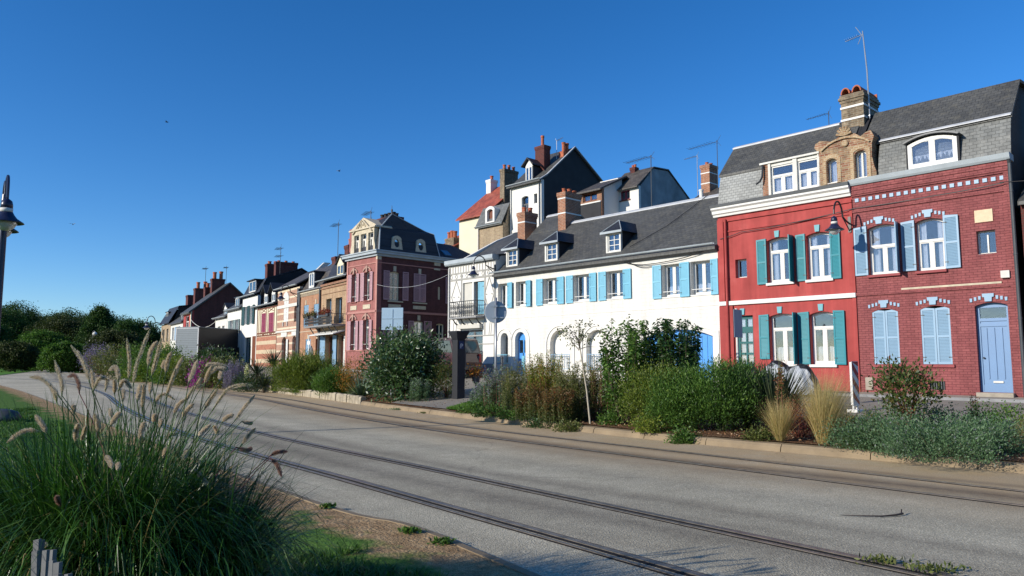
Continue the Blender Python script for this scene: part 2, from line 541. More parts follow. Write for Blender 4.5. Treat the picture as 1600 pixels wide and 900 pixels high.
# thin cracks
vc = n.new('ShaderNodeTexVoronoi', feature='DISTANCE_TO_EDGE'); vc.inputs['Scale'].default_value = .16
wv = n.new('ShaderNodeTexNoise'); wv.inputs['Scale'].default_value = 1.2; n.l(co, wv.inputs['Vector'])
va = n.new('ShaderNodeVectorMath', operation='ADD'); n.l(co, va.inputs[0])
vsc = n.new('ShaderNodeVectorMath', operation='SCALE'); n.l(wv.outputs['Color'], vsc.inputs[0]); vsc.inputs['Scale'].default_value = .9
n.l(vsc.outputs[0], va.inputs[1]); n.l(va.outputs[0], vc.inputs['Vector'])
col = n.mix(n.ramp(vc.outputs['Distance'], [(.0, .22), (.0022, 0.0)]), col, (.05, .045, .04))
n.base(col)
n.bump(n.math('ADD', fine, vor.outputs['Distance']), .5, .01)
M['road'] = n.m

KN = normals2(KERB)
rows = [-.3, 0, .5, 1, 1.5, 2, 2.5, 3, 3.5, 4, 5, 6, 7, 8, 9, 10, 11.5, 13]
vs, tkv = [], []
for i, p in enumerate(KERB):
    ext = max(0.0, (p[1] - 45) / 40.0)
    for r_ in rows:
        rr = r_ * (1 + ext * (r_ / 13) * 4.2)
        q = p + KN[i] * rr if False else p + np.array([-abs(KN[i][0]), -abs(KN[i][1])]) * rr
        vs.append((q[0], q[1], 0.0)); tkv.append(min(rr, 14))
k = len(rows)
fs = [(i * k + j, i * k + j + 1, (i + 1) * k + j + 1, (i + 1) * k + j) for i in range(len(KERB) - 1) for j in range(k - 1)]
b = MB().add(vs, fs); road = b.build('road', M['road']); tag(road, kind='structure'); set_attr(road, 'tk', tkv)

# wide ground out to the horizon
n = N('far_meadow'); n.set(.95, 0, .1)
n.base(n.ramp(n.noise(n.coords(), .02, 6), [(.3, (.035, .055, .015)), (.7, (.07, .09, .03))]))
M['meadow'] = n.m
b = MB(); ring = [(3500 * math.cos(2 * math.pi * i / 48), 3500 * math.sin(2 * math.pi * i / 48), -.06) for i in range(48)]
b.add(ring, [tuple(range(48))]); tag(b.build('ground', M['meadow']), kind='structure')

# mulch, side street, pavement
n = N('mulch_soil'); n.set(.95, 0, .1)
co = n.coords()
c1 = n.ramp(n.noise(co, 1.1, 6, .7), [(.25, (.075, .04, .022)), (.5, (.16, .085, .045)), (.75, (.21, .14, .075))])
vr = n.new('ShaderNodeTexVoronoi'); vr.inputs['Scale'].default_value = 38; n.l(co, vr.inputs['Vector'])
c2 = n.mix(1.0, c1, n.ramp(vr.outputs['Color'], [(.1, .35), (.55, 1.0), (.9, 2.1)]), 'MULTIPLY')
c2 = n.mix(n.ramp(n.noise(co, 2.3, 6, .7), [(.58, 0.0), (.66, .7)]), c2, (.05, .085, .018))
n.base(c2); n.bump(n.math('ADD', vr.outputs['Distance'], n.noise(co, 18, 5)), .9, .03)
M['mulch'] = n.m
vs, fs = strip(.012, .38, 10)
rg = np.random.default_rng(3)
vs = [(x, y, z + float(rg.uniform(-.015, .03))) for x, y, z in vs]
tag(MB().add(vs, fs).build('planting_bed', M['mulch'], smooth=True), kind='structure')
n = N('side_street_asphalt'); n.set(.9, 0, .2)
n.base(n.mix(1.0, n.ramp(n.noise(n.coords(), .6, 5), [(.3, (.21, .185, .15)), (.7, (.29, .26, .21))]),
             n.ramp(n.noise(n.coords(), 60, 2), [(.3, .7), (.7, 1.3)]), 'MULTIPLY'))
M['asphalt2'] = n.m
vs, fs = strip(.38, .84, 6, -.012)
tag(MB().add(vs, fs).build('side_street', M['asphalt2']), kind='structure')
vs, fs = strip(.84, 1.06, 3, .0)
tag(MB().add(vs, fs).build('pavement', M['concrete']), kind='structure')
kb = MB()
for i in range(len(CC) - 1):
    A0, A1 = strip_pt(CC[i], .825), strip_pt(CC[i + 1], .825); B0, B1 = strip_pt(CC[i], .841), strip_pt(CC[i + 1], .841)
    kb.hexa([(A0[0], A0[1], A0[2] - .1), (A1[0], A1[1], A1[2] - .1), (B1[0], B1[1], B1[2] - .1), (B0[0], B0[1], B0[2] - .1),
             (A0[0], A0[1], A0[2] + .07), (A1[0], A1[1], A1[2] + .07), (B1[0], B1[1], B1[2] + .008), (B0[0], B0[1], B0[2] + .008)])
tag(kb.build('pavement_kerb', M['greystone']), kind='structure')
# hillside behind the houses
vs, fs = strip(1.06, 4.2, 12, 0)
tag(MB().add([(x, y, z - .1) for x, y, z in vs], fs).build('hillside', M['meadow'], smooth=True), kind='structure')

# concrete kerb along the road: chamfered blocks with open joints
kl = MB(); KLN = KERB
seg = np.r_[0, np.cumsum(np.linalg.norm(np.diff(KLN, axis=0), axis=1))]
def at(s_, off=0):
    x = np.interp(s_, seg, KLN[:, 0]); y = np.interp(s_, seg, KLN[:, 1])
    nx = np.interp(s_, seg, np.abs(KN[:, 0])); ny = np.interp(s_, seg, np.abs(KN[:, 1]))
    q = math.hypot(nx, ny)
    return (x + nx / q * off, y + ny / q * off)
def s_of(x, y):
    return float(seg[np.argmin((KLN[:, 0] - x) ** 2 + (KLN[:, 1] - y) ** 2)])
s_edge = s_of(-5.3, 28.6)
s_far = s_of(-15.2, 43.6)
def block(mb, s0, s1, prof, m=0):
    vs = []
    for s_ in (s0, s1):
        for (o_, z_) in prof:
            p = at(s_, o_); vs.append((p[0], p[1], z_))
    k_ = len(prof)
    fs = [(i, (i + 1) % k_, (i + 1) % k_ + k_, i + k_) for i in range(k_)] + [tuple(reversed(range(k_))), tuple(range(k_, 2 * k_))]
    mb.add(vs, fs, m)
s_ = 0.0
while s_ < seg[-1] - 2:
    if not (s_edge - .2 < s_ < s_far):
        d1, d2 = random.uniform(-.006, .006), random.uniform(-.006, .006)
        ln = 1.55
        block(kl, s_ + .008, min(s_ + ln, seg[-1]) - .008, [(-.02, -.05), (.02 + d1, .085), (.06 + d1, .128 + d2), (.34, .150 + d2), (.34, -.05)])
    s_ += 1.55
M['kerb'] = plain('kerb_concrete', (.245, .185, .115), .9, .22, 2.2, bump=.4)
tag(kl.build('kerb', M['kerb']), kind='structure')

# low edging of pale squared stones further along
st = MB(); s_ = s_edge
while s_ < s_far:
    w_ = random.uniform(.26, .42)
    a0, a1 = random.uniform(.0, .04), random.uniform(.0, .04)
    h_ = .31 + random.uniform(-.03, .03)
    block(st, s_ + .012, s_ + w_ - .012, [(a0, -.05), (a0 + .01, h_ - .05), (a0 + .05, h_), (.26, h_ - .01), (.28, -.05)])
    s_ += w_
tag(st.build('stone_edging', M['edging'], bevel=.015), 'long low edging of pale squared stones along the far kerb', 'edging')

# ---- rails set in the road
def offset_line(Lp, d):
    nn = normals2(Lp)
    return np.stack([Lp[:, 0] + nn[:, 0] * d, Lp[:, 1] + nn[:, 1] * d], 1)
def ribbon(mb, Lp, o0, o1, z0, z1, m=0):
    A_ = offset_line(Lp, o0); B_ = offset_line(Lp, o1)
    for i in range(len(Lp) - 1):
        a_, b_, c_, d_ = A_[i], A_[i + 1], B_[i + 1], B_[i]
        mb.hexa([(*a_, z0), (*b_, z0), (*c_, z0), (*d_, z0), (*a_, z1), (*b_, z1), (*c_, z1), (*d_, z1)], m)
M['rail'] = plain('worn_rail_steel', (.22, .19, .155), .36, .4, 9, metal=.5)
M['groove'] = plain('rail_groove', (.012, .010, .009), .9, .2, 5)
M['railbed'] = plain('rail_setting', (.12, .095, .07), .9, .35, 5, bump=.4)
A1 = catmull([(7.0, 1.2), (5.0, 3.6), (3.01, 6.06), (1.38, 8.14), (-.95, 11.1), (-6.01, 17.54), (-12.6, 27.4), (-20.3, 40), (-30.6, 55), (-42, 69), (-52, 77), (-66, 83), (-90, 87)], .8)
B1 = catmull([(14.5, .2), (10.2, 5.1), (6.4, 9.41), (2.44, 14.25), (-.45, 17.75), (-2.92, 21.29), (-6.7, 27.4), (-10.6, 34), (-17, 43), (-27.6, 58), (-40, 74), (-50, 86), (-62, 95), (-90, 103)], .8)
def track(Lp, gauge, label, guard):
    t = empty('rail_track', (0, 0, 0)); tag(t, label, 'rail track', 'rail tracks set in the road')
    for base in (0, gauge):
        mb = MB()
        ribbon(mb, Lp, base - .035, base + .035, -.02, .010, 0)
        ribbon(mb, Lp, base + .037, base + .085, -.02, .0045, 1)
        if guard:
            ribbon(mb, Lp, base + .125, base + .165, -.02, .010, 0); ribbon(mb, Lp, base + .167, base + .19, -.02, .0045, 1)
            ribbon(mb, Lp, base - .065, base - .037, -.02, .005, 2)
        mb.build('rail', [M['rail'], M['groove'], M['railbed']], t)
    return t
track(A1, 1.44, 'nearer rail track of double grooved rails crossing the grey asphalt', True)
track(B1, 1.10, 'farther rail track of thin rails in the brown stained strip by the kerb', False)

# ---- verge on the near side
EDGE = catmull([(9, -6), (5.0, -1.0), (2.0, 2.85), (.45, 5.3), (-.35, 6.51), (-1.01, 7.45), (-2.81, 9.32), (-11.1, 20.16), (-18.31, 29.68), (-28, 42.3), (-38.5, 55.4)], .5)
EN = normals2(EDGE)
n = N('verge_lawn'); n.set(.95, 0, .1)
d_ = n.new('ShaderNodeAttribute', attribute_name='dd').outputs['Fac']
co = n.coords()
nz = n.noise(co, 1.7, 6, .7)
dd = n.math('ADD', d_, n.math('MULTIPLY', n.math('SUBTRACT', nz, .5), 2.6))
dirt = n.ramp(n.noise(co, 6, 7, .7), [(.25, (.19, .115, .055)), (.5, (.36, .235, .12)), (.75, (.48, .34, .19))])
vr = n.new('ShaderNodeTexVoronoi'); vr.inputs['Scale'].default_value = 170; n.l(co, vr.inputs['Vector'])
dirt = n.mix(1.0, dirt, n.ramp(vr.outputs['Color'], [(.1, .6), (.55, 1.0), (.9, 1.6)]), 'MULTIPLY')
grass = n.ramp(n.noise(co, 12, 5, .7), [(.3, (.03, .085, .010)), (.7, (.09, .20, .03))])
n.base(n.mix(n.ramp(dd, [(.45, 0.0), (.9, .95)]), dirt, grass))
n.bump(n.noise(co, 30, 4), .8, .03)
M['verge'] = n.m
rows = [0.09, .25, .45, .7, 1.0, 1.4, 1.9, 2.6, 3.6, 5, 8, 14, 30]
vs, dv = [], []
for i, p in enumerate(EDGE):
    for r_ in rows:
        q = p + EN[i] * r_
        vs.append((q[0], q[1], .022 + .03 * min(r_, 1) + float(rg.uniform(-.006, .006)))); dv.append(r_)
k = len(rows)
fs = [(i * k + j, (i + 1) * k + j, (i + 1) * k + j + 1, i * k + j + 1) for i in range(len(EDGE) - 1) for j in range(k - 1)]
verge = MB().add(vs, fs).build('verge', M['verge'], smooth=True); tag(verge, kind='structure'); set_attr(verge, 'dd', dv)
eb = MB()
for i in range(len(EDGE) - 1):
    a_, b_ = EDGE[i], EDGE[i + 1]; c_, e_ = EDGE[i + 1] + EN[i + 1] * .085, EDGE[i] + EN[i] * .085
    eb.hexa([(*a_, -.03), (*b_, -.03), (*c_, -.03), (*e_, -.03), (*a_, .028), (*b_, .028), (*c_, .034), (*e_, .034)])
tag(eb.build('edging_strip', M['kerb']), kind='structure')

# far lawn left of the junction
n = N('mown_lawn'); n.set(.95, 0, .1)
n.base(n.ramp(n.noise(n.coords(), 3, 6, .7), [(.3, (.05, .14, .015)), (.7, (.12, .26, .04))]))
M['lawn'] = n.m
b = MB(); b.add([(-64, 92, .05), (-81, 123, .05), (-260, 430, .05), (-900, 700, .05), (-500, 60, .05)], [(0, 1, 2, 3, 4)])
tag(b.build('far_lawn', M['lawn']), kind='structure')
b = MB(); b.add([(-70, 118, .05), (-107, 184, .05), (-210, 360, .05), (-150, 360, .05), (-62, 128, .05)], [(0, 4, 3, 2, 1)])
tag(b.build('far_verge', M['lawn']), kind='structure')
# paved gap through the bed by the parking column, and the small lawn beside it
def bedpoly(name, s0, s1, f0, f1, mat, dz, nn=6):
    vs = []; c0, c1 = np.argmin(abs(seg - s0)), np.argmin(abs(seg - s1))
    for i in range(min(c0, c1), max(c0, c1) + 1):
        for j in range(nn + 1):
            vs.append(strip_pt(CC[i], f0 + (f1 - f0) * j / nn, dz))
    m_ = abs(c1 - c0) + 1
    fs = [(i * (nn + 1) + j, (i + 1) * (nn + 1) + j, (i + 1) * (nn + 1) + j + 1, i * (nn + 1) + j + 1) for i in range(m_ - 1) for j in range(nn)]
    return tag(MB().add(vs, fs).build(name, mat), kind='structure')
bedpoly('path', s_of(-1.9, 22.6), s_of(-4.3, 26.2), .028, .40, M['asphalt2'], .035)
bedpoly('small_lawn', s_of(-.9, 21.0), s_of(-1.9, 22.6), .028, .22, M['lawn'], .04)

# ------------------------------------------------ houses
PA = ((11.76, 25.0), math.atan2(-.729, .6845))
PB = ((-11.0, 49.3), math.atan2(-.824, .566))
def wp(pl, u, y, z=0.0):
    (ox, oy), a = pl
    return Vector((ox + u * math.cos(a) - y * math.sin(a), oy + u * math.sin(a) + y * math.cos(a), z))

class House:
    def __init__(s, name, pl, u0, zb, label, cat='house', y0=0.0, group=None):
        s.off = (-u0, -y0, -zb); s.pl = pl
        s.e = empty(name, wp(pl, u0, y0, zb), pl[1])
        tag(s.e, label, cat, group)
    def part(s, mb, name, mat, parent=None, **kw):
        if parent is None: return mb.build(name, mat, s.e, s.off, **kw)
        return mb.build(name, mat, parent, (0, 0, 0), **kw)
    # hollow body: front with openings, side walls following the roof profile, back
    def body(s, u0, u1, z0, z1, openings, mats, depth=6.5, th=.28, y=0.0, prof=None, name='wall', zback=None):
        mb = MB()
        mb.panel(rect(u0, u1, z0, z1), openings, y, y + th, 0)
        pr = prof or [(y, z1), (y + depth, z1)]
        side = [(y + th, z0)] + [(max(p[0], y + th), p[1]) for p in pr] + [(y + depth, z0)]
        cl = []
        for p in side:
            if not cl or (abs(p[0] - cl[-1][0]) > 1e-4 or abs(p[1] - cl[-1][1]) > 1e-4): cl.append(p)
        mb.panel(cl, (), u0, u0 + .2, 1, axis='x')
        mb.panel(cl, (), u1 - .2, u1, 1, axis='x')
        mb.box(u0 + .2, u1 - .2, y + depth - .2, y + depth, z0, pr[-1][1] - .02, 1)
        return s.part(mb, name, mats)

    def window(s, u0, u1, z0, z1, y=.14, rise=0, style='T', frame='white', fw=.055, trans=None, curtain='half', sill=None, pane='glass', name='window', bar=.045, rows=0):
        """style: C two casements; T two casements under a transom light; G gridded; S single light"""
        mb = MB()
        out = arch(u0, u1, z0, z1, rise) if rise else rect(u0, u1, z0, z1)
        ztr = trans if trans is not None else z0 + (z1 - z0) * .70
        top = z1
        inn = (arch(u0 + fw, u1 - fw, z0 + fw, z1 - fw, rise * .9) if rise else rect(u0 + fw, u1 - fw, z0 + fw, z1 - fw))
        mb.panel(out, [inn], y, y + .07)
        um = (u0 + u1) / 2
        zt = ztr if style in 'TX' else z1 - fw
        if style in 'CTX': mb.box(um - bar, um + bar, y + .008, y + .062, z0 + fw, zt)
        if style in 'TX': mb.box(u0 + fw, u1 - fw, y - .006, y + .064, ztr - bar * .9, ztr + bar * .9)
        if style == 'X': mb.box(um - bar * .6, um + bar * .6, y + .010, y + .06, zt, z1 - fw)
        if style == 'G':
            mb.box(um - .015, um + .015, y + .01, y + .055, z0 + fw, z1 - fw)
        for i in range(1, rows):
            zz = z0 + fw + (zt - z0 - fw) * i / rows
            mb.box(u0 + fw, u1 - fw, y + .012, y + .052, zz - .014, zz + .014)
        if style in 'CT':     # sash frames
            for a0, a1 in ((u0 + fw, um - bar), (um + bar, u1 - fw)):
                if a1 - a0 > .14:
                    mb.panel(rect(a0, a1, z0 + fw, zt - (bar if style == 'T' else 0)), [rect(a0 + .03, a1 - .03, z0 + fw + .05, zt - (bar if style == 'T' else 0) - .03)], y + .014, y + .058)
        f = s.part(mb, name, M[frame])
        g = MB().panel(inn, (), y + .034, y + .040)
        s.part(g, 'pane', M[pane] if isinstance(pane, str) else pane, f)
        if curtain:
            cb = MB(); zc = {'full': zt, 'half': z0 + (z1 - z0) * .45, 'low': z0 + (z1 - z0) * .34, 'side': z1 - fw}[curtain]
            def sheet(a0, a1, zlo, zhi):
                nseg = max(4, int((a1 - a0) / .035)); vs = []
                for i in range(nseg + 1):
                    a_ = a0 + (a1 - a0) * i / nseg
                    q = y + .13 + .018 * math.sin(i * 1.9) + .008 * math.sin(i * .7)
                    vs += [(a_, q, zlo), (a_, q, zhi + .012 * math.sin(i * 1.3))]
                cb.add(vs, [(2 * i, 2 * i + 2, 2 * i + 3, 2 * i + 1) for i in range(nseg)])
            if curtain == 'side':
                sheet(u0 + .02, u0 + (u1 - u0) * .3, z0, zc); sheet(u1 - (u1 - u0) * .3, u1 - .02, z0, zc)
            else: sheet(u0 + .02, u1 - .02, z0, zc)
            s.part(cb, 'curtain', M['curtain'], f)
        # dark room behind: a shallow box lining so that no light leaks in
        if sill:
            w_, h_, p_, sm = sill
            s.part(MB().box(u0 - w_, u1 + w_, -p_, y, z0 - h_, z0 - .004), 'sill', M[sm], f, bevel=.008)
        return f

    def shutter(s, hinge, w_, z0, z1, side, ang=0, mat='teal', louvre=None, y=-.02, mid=.48, drop=0.0, slats=True, t=.035, st=.055, name='shutter'):
        """leaf of width w_ hinged at u=hinge, opening towards side (+1 right, -1 left); ang swings the free edge out of the wall plane"""
        mb = MB(); sg = side
        X = lambda a, b_: (min(a * sg, b_ * sg), max(a * sg, b_ * sg))
        H = z1 - z0
        top = [(0, 0), (w_ * sg, 0), (w_ * sg, H - drop), (0, H)]
        if sg < 0: top = [(-w_, 0), (0, 0), (0, H), (-w_, H - drop)]
        zm = H * mid
        x0, x1 = X(st, w_ - st)
        hi = min(H - drop, H) - st * 1.1
        mb.panel(top, [rect(x0, x1, st * 1.2, zm - st * .6), rect(x0, x1, zm + st * .6, hi)], -t, 0, 0)
        if slats:
            for za, zb_ in ((st * 1.2, zm - st * .6), (zm + st * .6, hi)):
                k_ = max(3, int((zb_ - za) / .045))
                for i in range(k_):
                    zz = za + (zb_ - za) * (i + .5) / k_
                    hh = (zb_ - za) / k_ * .62
                    mb.hexa([(x0, -t * .8, zz - hh), (x1, -t * .8, zz - hh), (x1, -t * .55, zz - hh), (x0, -t * .55, zz - hh),
                             (x0, -t * .35, zz + hh * .7), (x1, -t * .35, zz + hh * .7), (x1, -t * .12, zz + hh * .7), (x0, -t * .12, zz + hh * .7)], 1)
        else:
            mb.box(x0, x1, -t * .6, -t * .3, st, hi, 1)
        # strap hinges
        for zz in (H * .12, H * .86):
            a_, b_ = X(-.012, .10); mb.box(a_, b_, -t - .006, -t + .002, zz - .012, zz + .012, 2)
        o = mb.build(name, [M[mat], M[louvre or mat], M['iron']], s.e, (hinge + s.off[0], y + s.off[1], z0 + s.off[2]))
        o.rotation_euler = (0, 0, -R(ang) * sg)
        return o
    def pair(s, u0, u1, z0, z1, **k):      # closed pair over an opening
        um = (u0 + u1) / 2
        s.shutter(u0, um - u0 - .006, z0, z1, 1, **k); s.shutter(u1, u1 - um - .006, z0, z1, -1, **k)
    def box(s, name, mat, *a, bevel=0, parent=None):
        return s.part(MB().box(*a), name, M[mat] if isinstance(mat, str) else mat, parent, bevel=bevel)

def downpipe(h, u, z0, z1, y=-.09, r=.045, mat='darkzinc', top=None):
    mb = MB(); pts = [(u, y, z0), (u, y, z1)]
    if top: pts += top
    mb.tube(pts, r, 10)
    for k in range(int((z1 - z0) / 1.9) + 1):
        zz = z0 + .4 + k * 1.9
        if zz < z1: mb.tube([(u, y, zz - .02), (u, y, zz + .02)], r * 1.22, 10)
    return h.part(mb, 'downpipe', M[mat], smooth=False)
def gutter(h, u0, u1, z, y=-.16, r=.07, mat='zinc'):
    mb = MB(); n_ = 7; prof_ = []
    for i in range(n_ + 1):
        a_ = math.pi * i / n_
        prof_.append((y - r * math.cos(a_), z - r * math.sin(a_)))
    inner = [(y + r * .82 * math.cos(math.pi * i / n_), z - r * .82 * math.sin(math.pi * i / n_)) for i in range(n_ + 1)]
    mb.prof(u0, u1, prof_ + inner)
    return h.part(mb, 'gutter', M[mat])
def antenna(h, u, y, z0, z1, bars=2, dirn=1, mat='iron', r=.022, size=1.0):
    r *= .75; mb = MB(); mb.tube([(u, y, z0), (u + .02, y, z1)], r, 8)
    for b_ in range(bars):
        zz = z1 - .08 - b_ * .75
        mb.tube([(u, y, zz), (u - 1.15 * size * dirn, y + .25 * dirn, zz + .04)], r * .6, 6)
        for k in range(9):
            q = .12 + k * .125
            c_ = Vector((u - q * size * dirn, y + .22 * q * dirn, zz + .035 * q))
            L_ = .20 * size - k * .010
            mb.tube([c_ + Vector((-.2 * L_, -L_, 0)), c_ + Vector((.2 * L_, L_, 0))], r * .33, 5)
        mb.tube([(u + .02, y, zz - .02), (u + .16 * size * dirn, y - .02, zz + .26)], r * .4, 5)
        mb.tube([(u + .02, y, zz + .02), (u + .16 * size * dirn, y - .02, zz - .26)], r * .4, 5)
    return h.part(mb, 'antenna', M[mat])
def pots(mb, spots, z, r=.11, h_=.35, m=0):
    for (u, y) in spots:
        mb.lathe([(r * 1.05, 0), (r * .9, .05), (r * .85, h_ * .8), (r * 1.05, h_ * .84), (r * 1.05, h_), (r * .75, h_), (r * .7, h_ * .5)], (u, y, z), 14, m)
def chimney(h, u0, u1, y0, y1, z0, z1, mat='brick_chim', cap='brick_chim', bands=(), npots=2, potr=.11, poth=.35, parent=None, name='chimney', capover=.05):
    mb = MB(); mb.box(u0, u1, y0, y1, z0, z1 - .3)
    mb.box(u0 - capover * .5, u1 + capover * .5, y0 - capover * .5, y1 + capover * .5, z1 - .3, z1 - .2)
    mb.box(u0 - capover, u1 + capover, y0 - capover, y1 + capover, z1 - .2, z1)
    for zz in bands: mb.box(u0 - .015, u1 + .015, y0 - .015, y1 + .015, zz, zz + .07, 1)
    o = h.part(mb, name, [M[mat], M['white']], parent)
    if npots:
        pb = MB(); along = (y1 - y0) > (u1 - u0)
        for i in range(npots):
            t_ = (i + .5) / npots
            sp = ((u0 + u1) / 2, y0 + (y1 - y0) * t_) if along else (u0 + (u1 - u0) * t_, (y0 + y1) / 2)
            pots(pb, [sp], z1, potr, poth * (1 + .15 * (i % 2)))
        h.part(pb, 'chimney_pots', M['terracotta'], o)
    return o

# ============================================================ maroon brick house
h = House('brick_house', PA, 0, .6, 'maroon painted brick house with powder blue shutters and a blue front door', 'house')
MUP = [arch(.45, 1.40, 4.54, 6.22, .10), arch(1.95, 2.76, 4.54, 6.22, .10)]
MOP = MUP + [arch(.47, 1.28, 1.55, 3.38, .10), arch(1.96, 2.80, 1.55, 3.40, .10), arch(3.49, 4.35, .72, 3.42, .10), rect(3.66, 4.16, 4.91, 5.62),
             rect(2.12, 2.56, .76, 1.03)]
mprof = [(0.28, 7.8), (.42, 9.16), (1.6, 10.56), (3.2, 10.75), (7.2, 9.0)]
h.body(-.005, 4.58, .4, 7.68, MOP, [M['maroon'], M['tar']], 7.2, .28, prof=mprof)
mb = MB()
mb.box(-.02, 4.62, -.055, -.001, 7.30, 7.36); mb.box(-.02, 4.62, -.085, -.001, 7.36, 7.50); mb.box(-.02, 4.62, -.11, -.001, 7.50, 7.66)
mb.box(0, 4.57, -.045, -.001, 6.74, 6.86); mb.box(0, 4.57, -.045, -.001, 3.86, 3.97)
mb.box(4.47, 4.60, -.04, -.001, .6, 7.3)
h.part(mb, 'string_course', M['maroon'])
mb = MB(); mb.box(1.44, 4.25, -.05, -.001, 3.972, 4.03)
h.part(mb, 'pale_line', M['stone'])
for i in range(20):
    u = .16 + i * .225
    if u < 4.5: h.part(MB().box(u - .06, u + .06, -.035, -.001, 7.10, 7.22), 'dentil', M['powder'])
# blue keystones with small blocks either side
for (uc, zc) in ((.84, 6.25), (2.34, 6.26), (.86, 3.43), (2.34, 3.44), (3.87, 3.45)):
    mb = MB()
    mb.panel([(uc - .09, zc), (uc + .09, zc), (uc + .10, zc + .13), (uc + .15, zc + .135), (uc + .155, zc + .24), (uc - .155, zc + .24), (uc - .15, zc + .135), (uc - .10, zc + .13)], (), -.05, -.001)
    for sd in (-1, 1):
        for k in range(3):
            c_ = uc + sd * (.23 + k * .115); zz = zc + .135 - .018 * (k + 1) ** 1.35
            mb.panel([(c_ - .03, zz - .055), (c_ + .03, zz - .055), (c_ + .035, zz + .055), (c_ - .035, zz + .055)], (), -.03, -.001)
    h.part(mb, 'keystone', M['powder'])
for (a0, a1, tr) in ((.45, 1.40, 5.52), (1.95, 2.76, 5.52)):
    h.window(a0, a1, 4.54, 6.22, .16, .10, 'T', trans=tr, curtain='side', sill=(.05, .09, .10, 'maroon_dark'))
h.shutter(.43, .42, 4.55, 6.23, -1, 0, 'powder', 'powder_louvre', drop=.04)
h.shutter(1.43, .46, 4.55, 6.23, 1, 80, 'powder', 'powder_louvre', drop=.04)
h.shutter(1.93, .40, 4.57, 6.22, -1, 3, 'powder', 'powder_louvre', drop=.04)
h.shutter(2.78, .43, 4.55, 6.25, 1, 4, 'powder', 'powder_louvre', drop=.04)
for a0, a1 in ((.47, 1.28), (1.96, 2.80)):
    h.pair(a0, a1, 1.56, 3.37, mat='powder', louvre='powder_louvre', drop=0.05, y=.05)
    h.box('sill', 'maroon_dark', a0 - .06, a1 + .06, -.07, .1, 1.46, 1.552)
# front door with three ribs under a dark fanlight
mb = MB(); mb.panel(arch(3.49, 4.35, .72, 3.42, .10), [rect(3.57, 4.27, .74, 2.86), rect(3.57, 4.27, 2.95, 3.27)], .16, .24)
d = h.part(mb, 'door', M['door_blue'])
mb = MB(); mb.box(3.57, 4.27, .19, .235, .74, 2.86)
for u in (3.70, 3.90, 4.10): mb.box(u, u + .035, .165, .19, 1.12, 2.66)
mb.box(3.57, 4.27, .165, .19, 2.70, 2.80); mb.box(3.57, 4.27, .17, .19, .74, .94)
h.part(mb, 'door_leaf', M['door_blue'], d)
h.part(MB().box(3.57, 4.27, .2, .206, 2.95, 3.27), 'fanlight', M['glass'], d)
h.part(MB().box(3.82, 4.08, .158, .172, 1.0, 1.06), 'letter_plate', M['offwhite'], d)
h.part(MB().lathe([(.02, 0), (.025, .04), (.03, .05), (.0, .07)], (3.62, .19, 1.75), 10, dirv=(0, -1, 0)), 'handle', M['iron'], d)
h.box('doorstep', 'concrete', 3.44, 4.40, -.22, .16, .52, .715, bevel=.01)
h.window(3.66, 4.16, 4.91, 5.62, .17, 0, 'S', curtain=None, sill=(-.02, .03, .0, 'white'), fw=.04)
h.box('window_bar', 'white', 3.90, 3.94, .165, .18, 4.95, 5.5)
h.box('plaque', plain('weathered_plaque', (.66, .50, .33), .8, .1, 9), 3.65, 4.13, -.035, -.001, 5.88, 6.26)
h.box('junction_box', 'offwhite', 4.25, 4.48, -.12, -.001, 4.12, 4.34, bevel=.01)
h.box('meter_box', 'concrete', .16, .40, -.05, -.001, .70, 1.12, bevel=.008)
gr = MB(); gr.box(2.12, 2.56, .10, .12, .76, 1.03)
h.part(gr, 'cellar_vent', M['black'])
g2 = MB()
for i in range(6): g2.box(2.15 + i * .07, 2.175 + i * .07, .02, .05, .76, 1.03)
h.part(g2, 'vent_grille', M['iron'])
downpipe(h, 4.66, .6, 7.55, top=[(4.66, -.16, 7.68)], mat='iron', r=.05)
# step crack and number plate
mb = MB(); zz = 4.92
for i in range(6): mb.box(3.62 + i * .085 if i > 2 else 3.42 + i * .13, 3.70 + i * .085 + .01 if i > 2 else 3.55 + i * .13, -.004, -.0005, 4.70 + (i - 2) * .06 * (1 if i > 2 else -.35), 4.712 + (i - 2) * .06 * (1 if i > 2 else -.35))
h.part(mb, 'step_crack', M['maroon_dark'])
# cornice gutter
mb = MB(); mb.prof(-.03, 4.70, [(.28, 7.66), (-.16, 7.66), (-.20, 7.72), (-.24, 7.86), (-.15, 7.88), (.28, 7.86)])
h.part(mb, 'cornice', M['zinc'])
# mansard roof: steep slates below, darker slope above
lo = MB(); lo.slab(.88, 4.70, [(.02, 7.86), (.14, 8.5), (.34, 9.17)], .10); rf = h.part(lo, 'mansard_slope', M['slate_mid'])
up = MB(); up.slab(.3, 4.74, [(.26, 9.15), (1.62, 10.6), (3.2, 10.78), (7.3, 8.95)], .10); h.part(up, 'roof', M['slate'])
fl = MB(); fl.slab(.9, 4.72, [(.20, 9.13), (.36, 9.24)], .03); h.part(fl, 'lead_flashing', M['lead'], rf)
# curved head dormer
dm = h.window(1.86, 3.30, 7.90, 8.86, -.04, .16, 'C', fw=.10, curtain='half', name='dormer_window', bar=.06)
mb = MB(); oc = arch(1.74, 3.42, 7.9, 8.97, .20, 12)[2:]; ic = arch(1.80, 3.36, 7.9, 8.92, .17, 12)[2:]
mb.panel([(p[0], p[1]) for p in oc] + [(p[0], p[1]) for p in reversed(ic)], (), -.18, .5); h.part(mb, 'dormer_roof', M['darkzinc'], dm)
mb = MB(); mb.box(1.80, 1.858, -.02, .5, 7.88, 8.72); mb.box(3.302, 3.36, -.02, .5, 7.88, 8.72); h.part(mb, 'dormer_cheeks', M['tar'], dm)

